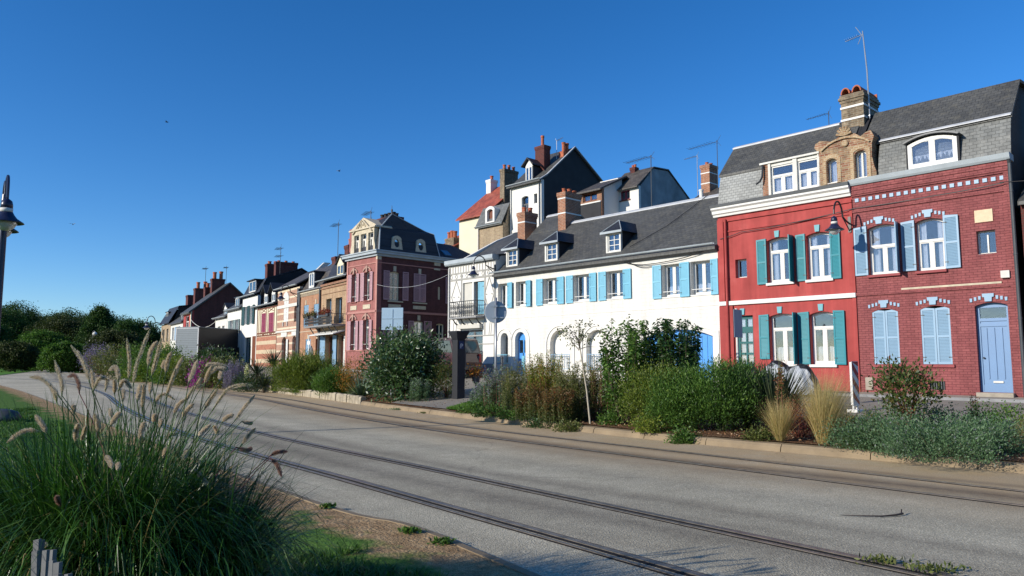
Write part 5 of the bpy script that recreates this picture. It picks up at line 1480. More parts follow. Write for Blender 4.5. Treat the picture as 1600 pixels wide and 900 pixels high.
chimney(h, -35.3, -34.75, YU + 1.6, YU + 3.2, 15.0, 18.0, 'brick_tawny', npots=3, potr=.14, poth=.4)
h = up_house('mansard_house', -35.4, 3.5, 'small rubble stone house up the slope with a grey slate mansard and arched dormer')
OP = []
h.body(-35.3, -32.3, 3.2, 12.7, OP, [M['rubble'], M['rubble']], 7, .28, y=YU - .8, prof=[(YU - .52, 12.7), (YU - .1, 14.3), (YU + 3, 15.3), (YU + 6, 13)])
simple_roof(h, -35.5, -32.25, [(YU - 1.0, 12.65), (YU - .1, 14.4), (YU + 3, 15.4), (YU + 6.2, 13)], 'slate_mid')
mb = MB(); mb.panel(arch(-34.25, -33.15, 12.85, 14.2, .25), [arch(-34.05, -33.35, 12.95, 13.95, .12)], YU - .95, YU + .4); f = h.part(mb, 'dormer_window', M['white'])
h.part(MB().panel(arch(-34.05, -33.35, 12.95, 13.95, .12), (), YU - .7, YU - .65), 'blind', M['brown'], f)
gutter(h, -35.5, -32.3, 12.7, YU - 1.05, .07); downpipe(h, -35.2, 4, 12.5, y=YU - .9, mat='white')
h = up_house('brick_attic_house', -24.9, 3.5, 'low brick attic house with a band of brown windows, left of the grey gable')
OP = [rect(-24.55, -23.25, 13.15, 13.75)]
h.body(-24.9, -22.8, 3.2, 13.95, OP, [M['brick_brown'], M['white_render']], 2.3, .25, y=YU, prof=[(YU + .25, 14.0), (YU + 2.3, 15.1)])
h.window(-24.55, -23.25, 13.15, 13.75, YU + .1, 0, 'C', frame='brown', curtain='full', rows=1)
mb = MB(); mb.box(-24.95, -22.85, YU - .06, YU - .001, 3.2, 12.95); h.part(mb, 'dark_wall', M['tar']); mb = MB(); mb.box(-24.95, -22.85, YU - .1, YU, 12.96, 13.05); h.part(mb, 'white_sill_band', M['white'])
simple_roof(h, -25.0, -22.6, [(YU - .4, 13.85), (YU + 2.6, 15.25), (YU + 5, 14.2)], 'slate_brown')
YG = YU + 2
h = House('grey_gable_house', PA, -23.4, 3.5, 'white house up the slope with a stained grey gable wall and one small brown window', 'house', y0=YG)
OP = [rect(-22.72, -21.86, 13.31, 14.0)]
h.body(-23.6, -21.08, 3.2, 14.15, OP, [M['white_render'], M['grey_render']], 6.5, .25, y=YG, prof=[(YG + .25, 14.2), (YG + 1.8, 15.7), (YG + 3.64, 15.85), (YG + 6.49, 14.05)])
h.window(-22.72, -21.86, 13.31, 14.0, YG + .1, 0, 'C', frame='burgundy', curtain=None)
h.box('sill', 'brown', -22.78, -21.8, YG - .06, YG + .1, 13.22, 13.305)
simple_roof(h, -23.7, -21.0, [(YG - .3, 14.08), (YG + 1.8, 15.85), (YG + 3.64, 15.98), (YG + 6.7, 13.95)], 'slate_brown', th=.08)
chimney(h, -23.0, -22.6, YG + 1.6, YG + 2.0, 15.2, 16.1, 'brick_dark', npots=2, potr=.1, poth=.2)
antenna(h, -18.9, YU + .5, 11.0, 15.6, 1, 1, size=2.0, r=.04)
h = up_house('slate_roof_house', -16.2, 3.5, 'house hidden behind the white row, only its slate ridge and one banded chimney showing')
h.body(-16.1, -11.0, 3.2, 11.4, [], [M['white_render'], M['tar']], 7, .25, y=YU, prof=[(YU + .25, 11.4), (YU + 3, 13.0), (YU + 7, 11)])
simple_roof(h, -16.3, -10.8, [(YU - .3, 11.3), (YU + 3, 13.15), (YU + 7.2, 11)], 'slate_brown')
chimney(h, -16.25, -15.6, YU + 2.4, YU + 3.4, 12.3, 14.7, 'brick_chim', bands=(13.4, 14.1), npots=2, potr=.12, poth=.2)
antenna(h, -16.9, YU + 3.0, 12.0, 15.7, 1, 1, size=1.0, r=.03, mat='steel')
h = up_house('tiled_house', -42.5, 3.5, 'distant house showing only an orange roof corner and pots beside the cream house')
h.body(-42.4, -40.0, 3.2, 11.6, [], [M['brick_brown'], M['brick_brown']], 7, .25, y=YU, prof=[(YU + .25, 11.6), (YU + 3, 13.2), (YU + 7, 11)])
simple_roof(h, -42.6, -39.6, [(YU - .3, 11.5), (YU + 3, 13.4), (YU + 7.2, 11)], 'tile')
chimney(h, -41.2, -40.0, YU + .4, YU + 1.0, 11.6, 12.6, 'brick_tawny', npots=3, potr=.2, poth=.6)

# ============================================================ street furniture, vehicles
def lamp_head(name, parent, loc, sc_=1.0, ring='offwhite'):
    mb = MB()
    mb.lathe([(.02, .42), (.05, .40), (.10, .36), (.12, .28), (.12, .19)], (0, 0, 0), 20, 0)
    mb.lathe([(.125, .19), (.125, .10)], (0, 0, 0), 20, 1)
    mb.lathe([(.13, .10), (.16, .04), (.22, -.04), (.34, -.12), (.36, -.145), (.34, -.145), (.2, -.06), (.1, .0)], (0, 0, 0), 24, 0)
    mb.lathe([(.22, -.07), (.22, -.16), (.17, -.25), (.09, -.31), (.0, -.33)], (0, 0, 0), 18, 2)
    mb.v = [(a * sc_, b_ * sc_, c_ * sc_) for a, b_, c_ in mb.v]
    o = mb.build(name, [M['lampblue'], M[ring], M['lampglass']], parent, loc, smooth=True); return o
M['lampblue'] = plain('dark_blue_lamp_paint', (.012, .016, .045), .35, .1, spec=.5)
n = N('lamp_bowl'); n.set(.25, 0, .5); n.base((.5, .52, .5)); n.b.inputs['Transmission Weight'].default_value = .3; M['lampglass'] = n.m
# double lamp post on the near side
lp = empty('street_lamp', (-10.44, 14.9, 0)); tag(lp, 'dark blue double headed street lamp cut by the left edge', 'street lamp')
mb = MB(); mb.lathe([(.13, 0), (.13, .5), (.09, .6), (.075, 1.2), (.07, 4.9), (.06, 5.05)], (0, 0, 0), 16); mb.build('pole', M['lampblue'], lp, smooth=False)
adir = Vector((.62, -.785, 0))
for sgn in (1, -1):
    d = adir * sgn; mb = MB(); pts = []
    for i in range(13):
        q = math.pi * i / 12
        pts.append(d * (.02 + .56 * (1 - math.cos(q)) / 2) + Vector((0, 0, 5.0 + .38 * math.sin(q))))
    pts.append(pts[-1] + Vector((0, 0, -.12)))
    mb.tube(pts, .028, 8); arm = mb.build('arm', M['lampblue'], lp)
    lamp_head('lamp_head', arm, d * .58 + Vector((0, 0, 4.5)), .88)
# lamps on the house fronts
def wall_lamp(pl, u, y, z, out, label, du=0, s_=1.0, mat='black'):
    root = empty('wall_lamp', wp(pl, u, y, z), pl[1]); tag(root, label, 'street lamp', 'lamps on brackets from the house fronts')
    mb = MB(); pts = [(0, 0, -.05), (du * .1, -out * .25, .02)]
    for i in range(11):
        q = math.pi * i / 10
        pts.append((du * (.35 + .65 * (1 - math.cos(q)) / 2), -out * (.45 + .55 * (1 - math.cos(q)) / 2), .12 + .48 * math.sin(q) * s_))
    mb.tube(pts, .03 * s_, 8); mb.box(-.05, .05, -.03, 0, -.35, .2); mb.tube([(0, -.02, -.3), (du * .2, -out * .45, .10)], .02, 6)
    mb.build('bracket', M[mat], root)
    hd = lamp_head('lamp_head', root, (du, -out, -.30 * s_), .85 * s_)
    return root
wall_lamp(PA, -.10, -.06, 6.42, 1.25, 'black bell shaped lamp on a curled bracket between the red and maroon fronts')
wall_lamp(PA, -18.45, -.02, 6.55, 1.2, 'bell shaped lamp on a curled bracket where white and half timbered houses meet', du=-.35)
wall_lamp(PB, -10.2, -.10, 7.0, 1.3, 'bell shaped lamp on the banded stone house of the far row', s_=1.1)
wall_lamp(PB, -71.0, -.10, 7.4, 2.0, 'tiny lamp hooked off the last house of the row', s_=1.8)
# distant lamp posts
def far_lamp(x, y, H_, label):
    z = max(gz(x, y), 0); root = empty('street_lamp', (x, y, z)); tag(root, label, 'street lamp')
    mb = MB(); mb.lathe([(.10, 0), (.08, .5), (.06, H_)], (0, 0, 0), 8); mb.tube([(0, 0, H_), (.0, 0, H_ + .3), (.3, -.2, H_ + .45), (.5, -.3, H_ + .2)], .04, 6); mb.build('pole', M['darkzinc'], root)
    mb = MB(); mb.lathe([(.05, .3), (.28, .1), (.36, -.1), (.2, -.3), (.0, -.35)], (0, 0, 0), 10); mb.build('lamp_head', M['offwhite'], root, (.5, -.3, H_))
far_lamp(-66, 116, 6.2, 'thin lamp post with a white head before the trees, nearer the row of houses')
far_lamp(-74.5, 130, 5.6, 'thin lamp post with a white head before the trees, left of the other one')
far_lamp(-94, 142, 3.6, 'short pale lamp post by the far bend at the left')

def pole_thing(name, x, y, label, cat): 
    z = gz(x, y); return empty(name, (x, y, z)), z
# round sign seen from behind
r_, z = pole_thing('road_sign', -.49, 22.0, '', ''); tag(r_, 'round road sign seen from behind on a pale steel pole', 'road sign')
mb = MB(); mb.tube([(0, 0, -.1), (.01, 0, 3.55 - z)], .035, 12); mb.build('pole', M['steel'], r_, smooth=True)
mb = MB(); mb.lathe([(.325, -.012), (.335, 0), (.325, .012)], (0, 0, 0), 40, dirv=(-.15, 1, 0)); sp = mb.build('sign_plate', M['signback'], r_, (0, .06, 3.12 - z))
mb = MB(); 
for zz in (-.17, .17): mb.box(-.24, .24, -.035, -.014, zz - .02, zz + .02); mb.box(-.05, .05, -.10, -.02, zz - .025, zz + .025)
mb.build('clamp', M['steel'], sp)
# square sign seen from behind
r_, z = pole_thing('road_sign', -4.75, 29.2, '', ''); tag(r_, 'big square pale blue sign back above the broad leafy bush', 'road sign')
r_.rotation_euler = (0, 0, R(-8))
mb = MB(); mb.tube([(0, .05, -.1), (0, .05, 3.6 - z)], .04, 10); mb.build('pole', M['steel'], r_)
mb = MB(); mb.box(-.44, .44, -.012, .012, 2.90 - z, 3.78 - z); sp = mb.build('sign_plate', M['signblue'], r_, bevel=.008)
mb = MB(); mb.box(-.43, .43, -.03, -.012, 3.34 - z, 3.38 - z); mb.box(-.02, .02, -.03, -.012, 2.95 - z, 3.72 - z); mb.build('brace', M['signblue'], sp)
# narrow sign by the red door
r_, z = pole_thing('road_sign', 5.80, 19.0, '', ''); tag(r_, 'narrow grey sign back on a pole before the red house door', 'road sign')
r_.rotation_euler = (0, 0, R(50))
mb = MB(); mb.tube([(0, 0, -.1), (0, 0, 3.0 - z)], .03, 10); mb.build('pole', M['offwhite'], r_)
mb = MB(); mb.box(-.26, .26, -.045, -.033, 2.25 - z, 2.97 - z); mb.build('sign_plate', M['signback'], r_, bevel=.008)
# red and white beacon
r_, z = pole_thing('beacon', 8.72, 18.9, '', ''); tag(r_, 'red and white diagonally striped roadside beacon before the maroon house', 'beacon')
r_.rotation_euler = (0, 0, R(40))
M['beacon_red'] = plain('beacon_red', (.30, .03, .04), .5, .15); 
mb = MB(); mb.box(-.16, .16, -.03, .03, .16, 1.24, 0); mb.box(-.175, .175, -.035, -.031, .14, 1.26, 0)
for k in range(-1, 4):
    z0 = .05 + k * .36
    P_ = [(-.165, z0 + .30), (.165, z0), (.165, z0 + .18), (-.165, z0 + .48)]
    P_ = [(a, min(max(b_, .15), 1.25)) for a, b_ in P_]
    if abs(P_[0][1] - P_[3][1]) + abs(P_[1][1] - P_[2][1]) > .05:
        Q = []
        for p in P_:
            if not Q or (abs(p[0] - Q[-1][0]) + abs(p[1] - Q[-1][1])) > 1e-4: Q.append(p)
        mb.panel(Q, (), -.038, -.0355, 1)
mb.build('beacon_board', [M['white'], M['beacon_red']], r_)
mb = MB(); mb.tube([(-.1, 0, 0), (-.1, 0, .2)], .03, 8); mb.tube([(.1, 0, 0), (.1, 0, .2)], .03, 8); mb.box(-.2, .2, -.14, .14, -.04, .05); mb.build('foot', M['white'], r_, bevel=.01)
# parking column
x, y = -1.95, 27.0; z = gz(x, y)
r_ = empty('parking_column', (x, y, z), R(38)); tag(r_, 'tall dark grey parking column with a flared top and a white letter P', 'parking column')
M['column'] = plain('dark_grey_column', (.022, .023, .027), .6, .12, 2)
H_ = 2.76 - z
mb = MB(); mb.box(-.17, .17, -.17, .17, 0, H_ - .32)
w0, w1 = .17, .275
mb.hexa([(-w0, -w0, H_ - .32), (w0, -w0, H_ - .32), (w0, w0, H_ - .32), (-w0, w0, H_ - .32), (-w1, -w1, H_ - .06), (w1, -w1, H_ - .06), (w1, w1, H_ - .06), (-w1, w1, H_ - .06)])
mb.box(-w1 - .01, w1 + .01, -w1 - .01, w1 + .01, H_ - .06, H_)
body = mb.build('column_body', M['column'], r_, bevel=.012)
mb = MB(); mb.box(-.10, .10, -.182, -.172, H_ - .66, H_ - .38); pp = mb.build('sign_plate', plain('parking_blue', (.015, .035, .10), .5), r_)
tc = bpy.data.curves.new('letter', 'FONT'); tc.body = 'P'; tc.size = .24; tc.align_x = 'CENTER'; tc.extrude = .002
to = bpy.data.objects.new('letter_tmp', tc); C.objects.link(to)
dg = bpy.context.evaluated_depsgraph_get(); me = bpy.data.meshes.new_from_object(to.evaluated_get(dg)); bpy.data.objects.remove(to)
me.materials.clear(); me.materials.append(M['white']); lo_ = bpy.data.objects.new('letter', me); C.objects.link(lo_); lo_.parent = pp; lo_.location = (0, -.186, H_ - .63); lo_.rotation_euler = (R(90), 0, 0)
mb = MB(); mb.box(.171, .25, -.12, .12, H_ - 1.3, H_ - .75); mb.build('meter_panel', M['iron'], r_, bevel=.01)
# flower pot hanging on the column
o = empty('flower_pot', (x + .62, y + .35, z + .75)); tag(o, 'dark pot of orange flowers beside the parking column', 'flower pot')
mb = MB(); mb.lathe([(.10, -.7), (.10, -.68), (.03, -.66), (.03, -.2), (.12, -.15), (.16, .05), (.17, .08), (.13, .08)], (0, 0, 0), 14); mb.build('pot', M['iron'], o)
POT = o
# bollards before the steps
BOL = []
for i, (u, yy) in enumerate(((-17.0, -2.4), (-15.3, -2.4))):
    p = wp(PA, u, yy); z = gz(p.x, p.y)
    mb = MB(); mb.lathe([(.05, 0), (.05, .9), (.07, .92), (.07, 1.0), (.0, 1.03)], (0, 0, 0), 10); o = mb.build('bollard', M['iron'], None, (p.x, p.y, z)); BOL.append(o)
    tag(o, ['thin dark bollard left of the arched blue door', 'thin dark bollard right of the arched blue door'][i], 'bollard', 'bollards before the white house')
# stones at the start of the edging
for i, (s0, r1, lab) in enumerate(((s_far + .6, .42, 'rounded grey boulder at the end of the stone edging'), (s_far + 1.6, .48, 'wider grey boulder left of the other at the edging end'))):
    p = at(s0, .1); me = MB(); me.lathe([(.0, -.1), (r1 * .9, -.05), (r1, .12), (r1 * .85, .3), (r1 * .4, .40), (.0, .42)], (0, 0, 0), 12)
    me.v = [(a * (1 + .15 * math.sin(5 * b_ + i)), b_ * (1 + .12 * math.cos(7 * a)), c_) for a, b_, c_ in me.v]
    tag(me.build('boulder', M['greystone'], None, (p[0], p[1], 0), smooth=True), lab, 'boulder')
me = MB(); me.lathe([(.0, -.05), (.30, 0), (.34, .12), (.28, .26), (.12, .33), (.0, .34)], (0, 0, 0), 16); me.v = [(a * 1.5, b_, c_) for a, b_, c_ in me.v]
tag(me.build('boulder', M['iron'], None, (-13.45, 19.6, .06), smooth=True), 'smooth dark rounded stone in the lawn at the left edge', 'boulder')
# yellow sign far off
x, y = -34.5, 69.0; z = gz(x, y)
r_ = empty('yellow_sign', (x, y, z)); tag(r_, 'small yellow sign on a short post in the far bed', 'sign')
mb = MB(); mb.tube([(0, 0, 0), (0, 0, 1.5)], .03, 6); mb.build('pole', M['darkzinc'], r_); mb = MB(); mb.box(-.26, .26, -.03, -.01, .95, 1.75); mb.build('sign_plate', plain('sign_yellow', (.62, .42, .02), .5), r_)
# white no entry style board before the balcony house
p = wp(PB, -2.9, -1.6); r_ = empty('notice_board', (p.x, p.y, 1.2), PB[1]); tag(r_, 'small white cross shaped notice beside a white A board under the balcony', 'notice')
mb = MB(); mb.tube([(0, 0, 0), (0, 0, 2.1)], .03, 6); mb.box(-.06, .06, -.04, -.02, 1.2, 2.3); mb.box(-.28, .28, -.045, -.025, 1.65, 1.9); mb.build('post', M['white'], r_)
p = wp(PB, -1.6, -1.9); r_ = empty('pavement_board', (p.x, p.y, 1.2), PB[1]); tag(r_, 'grey and white pointed pavement board under the flowered balcony', 'pavement board')
mb = MB(); mb.panel([(-.4, 0), (.4, 0), (.4, 1.15), (0, 1.55), (-.4, 1.15)], [], -.03, .03); mb.build('board', M['greywood'], r_)
# fence of split grey slats at the bottom left
fr = empty('picket_fence', (-1.90, 3.14, 0)); tag(fr, 'short run of grey weathered wooden slats in the tall grass, bottom left', 'fence')
for k in range(11):
    t = k / 10; x = -.25 + .5 * t; yy = .30 - .62 * t; hh = .80 + .02 * math.sin(k * 2.1)
    mb = MB(); mb.hexa([(-.017, -.009, -.05), (.017, -.009, -.05), (.017, .009, -.05), (-.017, .009, -.05), (-.016, -.008, hh), (.016, -.008, hh + .006), (.016, .008, hh + .006), (-.016, .008, hh)])
    o = mb.build('picket', M['greywood'], fr, (x, yy, 0)); o.rotation_euler = (.02 * math.sin(k), .03 * math.cos(k * 1.7), R(-30 + 14 * math.sin(k)))
for zz in (.3, .62): MB().tube([(-.26, .33, zz), (.26, -.34, zz)], .006, 5).build('wire', M['iron'], fr)
# fallen twig on the road
mb = MB(); P_ = [(4.35 + .62 * q, 8.28 + .10 * math.sin(q * 3.0) - .12 * q, .012 + .01 * math.sin(q * 7)) for q in np.linspace(0, 1, 12)]
P_ = [(3.45, 7.93, .01), (3.65, 7.87, .015), (3.85, 7.86, .014), (4.02, 7.90, .018), (4.12, 7.96, .02)]
mb.tube(P_, [.003, .006, .008, .011, .012], 6); mb.tube([(4.1, 7.95, .02), (4.14, 8.02, .05)], .007, 5)
tag(mb.build('twig', M['darkwood']), 'thin curved dark twig lying on the grey road', 'twig')

# ---- box lorry
M['lorry_side'] = plain('lorry_silver_blue', (.13, .16, .18), .5, .06, 3, spec=.5)
M['lorry_dark'] = plain('lorry_dark_panel', (.011, .012, .015), .45, .1)
lx, ly = -28.3, 66.6; lz = gz(lx, ly)
r_ = empty('lorry', (lx, ly, lz - .05), R(-18)); tag(r_, 'silver ended dark box lorry parked before the low white houses', 'lorry')
mb = MB(); mb.box(-2.55, 0, 0, 5.4, 1.05, 4.35, 0); mb.box(-2.60, .05, -.04, 5.45, 4.35, 4.43, 1); body = mb.build('box_body', [M['lorry_dark'], M['lorry_side']], r_, bevel=.03)
mb = MB(); 
for k in range(20): mb.box(-2.46, -.10, -.035, -.005, 1.12 + k * .16, 1.265 + k * .16)
mb.build('roller_door', M['lorry_side'], body)
mb = MB(); mb.box(-2.55, -2.46, -.05, -.0, 1.05, 4.35); mb.box(-.09, .0, -.05, .0, 1.05, 4.35); mb.box(-2.5, -.05, -.05, 0, 4.28, 4.35); mb.build('door_frame', M['lead'], body)
mb = MB(); mb.box(-2.4, -.15, .1, 7.2, .72, 1.04); mb.box(.02, .05, .4, 5.0, 2.45, 2.6); mb.build('chassis', M['iron'], r_)
mb = MB(); mb.prof(-2.4, -.15, [(5.5, .6), (7.35, .6), (7.35, 1.5), (7.1, 2.5), (5.5, 2.7)]); cab = mb.build('cab', M['lorry_dark'], r_, bevel=.04)
mb = MB(); mb.box(-.148, -.13, 6.0, 6.9, 1.6, 2.3); mb.build('side_window', M['glass'], cab)
for wx in (-2.25, -.3):
    for wy in (1.3, 6.4):
        mb = MB(); mb.lathe([(.2, -.12), (.44, -.12), (.47, -.08), (.47, .08), (.44, .12), (.2, .12)], (0, 0, 0), 20, dirv=(1, 0, 0)); wl = mb.build('wheel', M['black'], r_, (wx, wy, .47))
        MB().lathe([(.0, -.10), (.2, -.10), (.2, .10), (.0, .10)], (0, 0, 0), 12, dirv=(1, 0, 0)).build('rim', M['steel'], wl)
mb = MB(); mb.tube([(.06, 1.2, 2.5), (.5, .9, 2.9), (.45, 1.5, 2.3), (.06, 1.2, 2.5)], .03, 5); mb.build('side_bracket', M['lead'], body)
# ---- maroon van
M['van'] = plain('maroon_car_paint', (.045, .007, .011), .3, .05, 1, spec=.5); M['van'].node_tree.nodes['Principled BSDF'].inputs['Coat Weight'].default_value = .6
M['carglass'] = plain('dark_car_glass', (.06, .075, .075), .08, .1, spec=.8)
p = Vector((-3.55, 36.9, 0)); z = gz(p.x, p.y)
r_ = empty('van', (p.x, p.y, z), PA[1]); tag(r_, 'maroon van half hidden behind the broad bush, its rear towards the parking column', 'van')
P_ = [(-2.1, .35), (2.15, .35), (2.22, .75), (2.12, 1.15), (1.85, 1.80), (1.65, 1.92), (-.6, 1.92), (-1.35, 1.25), (-2.1, 1.05), (-2.2, .7)]
mb = MB(); mb.panel([(-a, b_) for a, b_ in reversed(P_)][::-1] if False else P_, (), -.82, .82); bd = mb.build('body', M['van'], r_, bevel=.06)
mb = MB()
for sy, t in ((-.835, .014), (.821, .014)):
    mb.panel([(-1.15, 1.22), (-.2, 1.22), (-.2, 1.78), (-.55, 1.78)], (), sy, sy + t); mb.panel(rect(-.1, .75, 1.22, 1.78), (), sy, sy + t); mb.panel([(.85, 1.22), (1.95, 1.22), (1.74, 1.78), (.85, 1.78)], (), sy, sy + t)
mb.build('side_window', M['carglass'], bd)
mb = MB(); mb.hexa([(2.115, -.7, 1.20), (2.135, -.7, 1.20), (2.135, .7, 1.20), (2.115, .7, 1.20), (1.87, -.62, 1.76), (1.90, -.62, 1.76), (1.90, .62, 1.76), (1.87, .62, 1.76)]); mb.build('rear_window', M['carglass'], bd)
mb = MB(); mb.box(2.1, 2.3, -.8, .8, .38, .6); mb.build('rear_bumper', M['iron'], bd, bevel=.03)
for sy in (-.74, .62): MB().box(2.1, 2.23, sy, sy + .12, .75, 1.15).build('tail_light', plain('tail_light_red', (.4, .02, .02), .3), bd)
for wx in (-1.4, 1.45):
    for sy in (-.72, .72):
        wl = MB().lathe([(.15, -.1), (.30, -.1), (.33, -.06), (.33, .06), (.30, .1), (.15, .1)], (0, 0, 0), 20, dirv=(0, 1, 0)).build('wheel', M['black'], r_, (wx, sy, .33))
        MB().lathe([(.0, -.09), (.16, -.09), (.16, .09), (.0, .09)], (0, 0, 0), 12, dirv=(0, 1, 0)).build('rim', M['steel'], wl)
# ---- motorbike under a silver and black cover
n = N('cover_fabric'); n.set(.38, 0, .5); co = n.coords()
sp_ = n.new('ShaderNodeSeparateXYZ'); n.l(co, sp_.inputs[0])
fa = n.math('SUBTRACT', 1.0, n.math('ABSOLUTE', n.math('ADD', sp_.outputs[1], .02)))
blk = n.ramp(n.math('ADD', fa, n.math('MULTIPLY', n.math('SUBTRACT', n.noise(co, 3, 3), .5), .25)), [(.80, (.36, .38, .40)), (.84, (.015, .015, .018))])
n.base(blk); n.bump(n.noise(co, 6, 5, .7), .8, .05); M['cover'] = n.m
x, y = 8.85, 23.9; z = gz(x, y)
r_ = empty('covered_motorbike', (x, y, z), PA[1]); tag(r_, 'motorbike wrapped in a crumpled silver and black cover before the red house', 'motorbike')
NU, NV = 40, 28; vs = []
rgc = np.random.default_rng(5)
for i in range(NU + 1):
    t = i / NU; xx = -1.08 + 2.16 * t
    top = .62 + .42 * math.exp(-((xx + .35) / .42) ** 2) + .30 * math.exp(-((xx - .55) / .42) ** 2)
    top *= min(1, (1 - abs(2 * t - 1) ** 5) + .12)
    wd = .36 * min(1, (1 - abs(2 * t - 1) ** 4) + .25)
    for j in range(NV + 1):
        q = math.pi * j / NV; c_, s2 = math.cos(q), math.sin(q)
        fold = 1 + .16 * math.sin(xx * 11 + c_ * 5) * s2 + .08 * math.sin(xx * 23 + c_ * 9)
        vs.append((xx + .03 * math.sin(j * 1.3 + i), (abs(c_) ** .7) * math.copysign(1, c_) * wd * fold * (1.15 - .25 * s2), .04 + top * (s2 ** .62) * (1 + .04 * math.sin(xx * 15 + j * .8))))
fs = [(i * (NV + 1) + j, (i + 1) * (NV + 1) + j, (i + 1) * (NV + 1) + j + 1, i * (NV + 1) + j + 1) for i in range(NU) for j in range(NV)]
fs += [tuple(range(NV + 1)), tuple(reversed(range(NU * (NV + 1), (NU + 1) * (NV + 1))))]
o = MB().add(vs, fs).build('cover', M['cover'], r_, smooth=True)
for wx in (-.72, .74):
    MB().lathe([(.18, -.05), (.26, -.05), (.29, 0), (.26, .05), (.18, .05)], (0, 0, 0), 20, dirv=(0, 1, 0)).build('wheel', M['black'], r_, (wx, 0, .29))
# ---- birds
for i, (x, y, z, lab) in enumerate(((-19.3, 40, 15.0, 'tiny dark bird high over the left half of the sky'), (-9.6, 40, 12.2, 'tiny dark bird in the middle of the sky'), (-24.2, 40, 9.2, 'tiny dark bird low at the far left of the sky'))):
    b_ = MB(); b_.lathe([(.0, -.16), (.035, -.1), (.05, 0), (.03, .1), (.0, .16)], (0, 0, 0), 8, dirv=(.9, .3, .05))
    o = b_.build('bird', M['black'], None, (x, y, z)); 
    wgs = MB()
    for sd in (-1, 1): wgs.add([(0, 0, .01), (.06, 0, .01), (.02, sd * .18, .07), (-.05, sd * .17, .07), (0, 0, .022), (.06, 0, .022), (.02, sd * .18, .078), (-.05, sd * .17, .078), (-.1, sd * .36, .02)],
                               [(0, 1, 2, 3), (7, 6, 5, 4), (0, 4, 5, 1), (1, 5, 6, 2), (3, 2, 8), (6, 7, 8), (2, 6, 8), (7, 3, 8), (3, 7, 4, 0)])
    wgs.build('wings', M['black'], o); o.rotation_euler = (0, .1, i * .8); o.scale = (.62, .62, .62); tag(o, lab, 'bird')

# ============================================================ plants
def unit(v): return v / np.maximum(np.linalg.norm(v, axis=-1, keepdims=True), 1e-9)
def leaves(P, Dv, L, W, rng, droop=.0, roll=1.0):
    """P (n,3) leaf bases, Dv (n,3) directions, L length, W width -> kite quads (n,4,3)"""
    n_ = len(P); Dv = unit(Dv)
    r_ = unit(rng.normal(size=(n_, 3)) * roll + np.array([0, 0, .6]))
    Sd = unit(np.cross(Dv, r_)); L = np.asarray(L).reshape(-1, 1) * np.ones((n_, 1)); W = np.asarray(W).reshape(-1, 1) * np.ones((n_, 1))
    a = P; c_ = P + Dv * L; c_[:, 2] -= droop * L[:, 0]
    m_ = P + Dv * L * .45
    return np.stack([a, m_ + Sd * W / 2, c_, m_ - Sd * W / 2], 1)
def blade_quads(B, az, lean, L, W, curl, rng, seg=5, tip=.12, pw=0.0):
    """grass blades: base points B, azimuth az, initial lean from vertical, length, width, curl = extra lean along the blade"""
    n_ = len(B); pts = [B.copy()]; ang = lean.copy()
    for i in range(seg):
        ang = ang + curl / seg * ((1 + pw) * ((i + .5) / seg) ** pw)
        st_ = (L / seg)[:, None] * np.stack([np.sin(ang) * np.cos(az), np.sin(ang) * np.sin(az), np.cos(ang)], 1)
        pts.append(pts[-1] + st_)
    tw = az + math.pi / 2 + rng.normal(size=n_) * .5
    side = np.stack([np.cos(tw), np.sin(tw), np.zeros(n_)], 1)
    Q = []
    for i in range(seg):
        f0 = 1 - (i / seg) ** 2 * .9 if i else .7; f1 = max(1 - ((i + 1) / seg) ** 2 * .9, tip * (i == seg - 1))
        if i == seg - 1: f1 = tip
        w0 = (W * f0 / 2)[:, None] * side; w1 = (W * f1 / 2)[:, None] * side
        Q.append(np.stack([pts[i] - w0, pts[i] + w0, pts[i + 1] + w1, pts[i + 1] - w1], 1))
    return np.concatenate(Q), pts
def G(*cols): return [lin(*c) for c in cols]
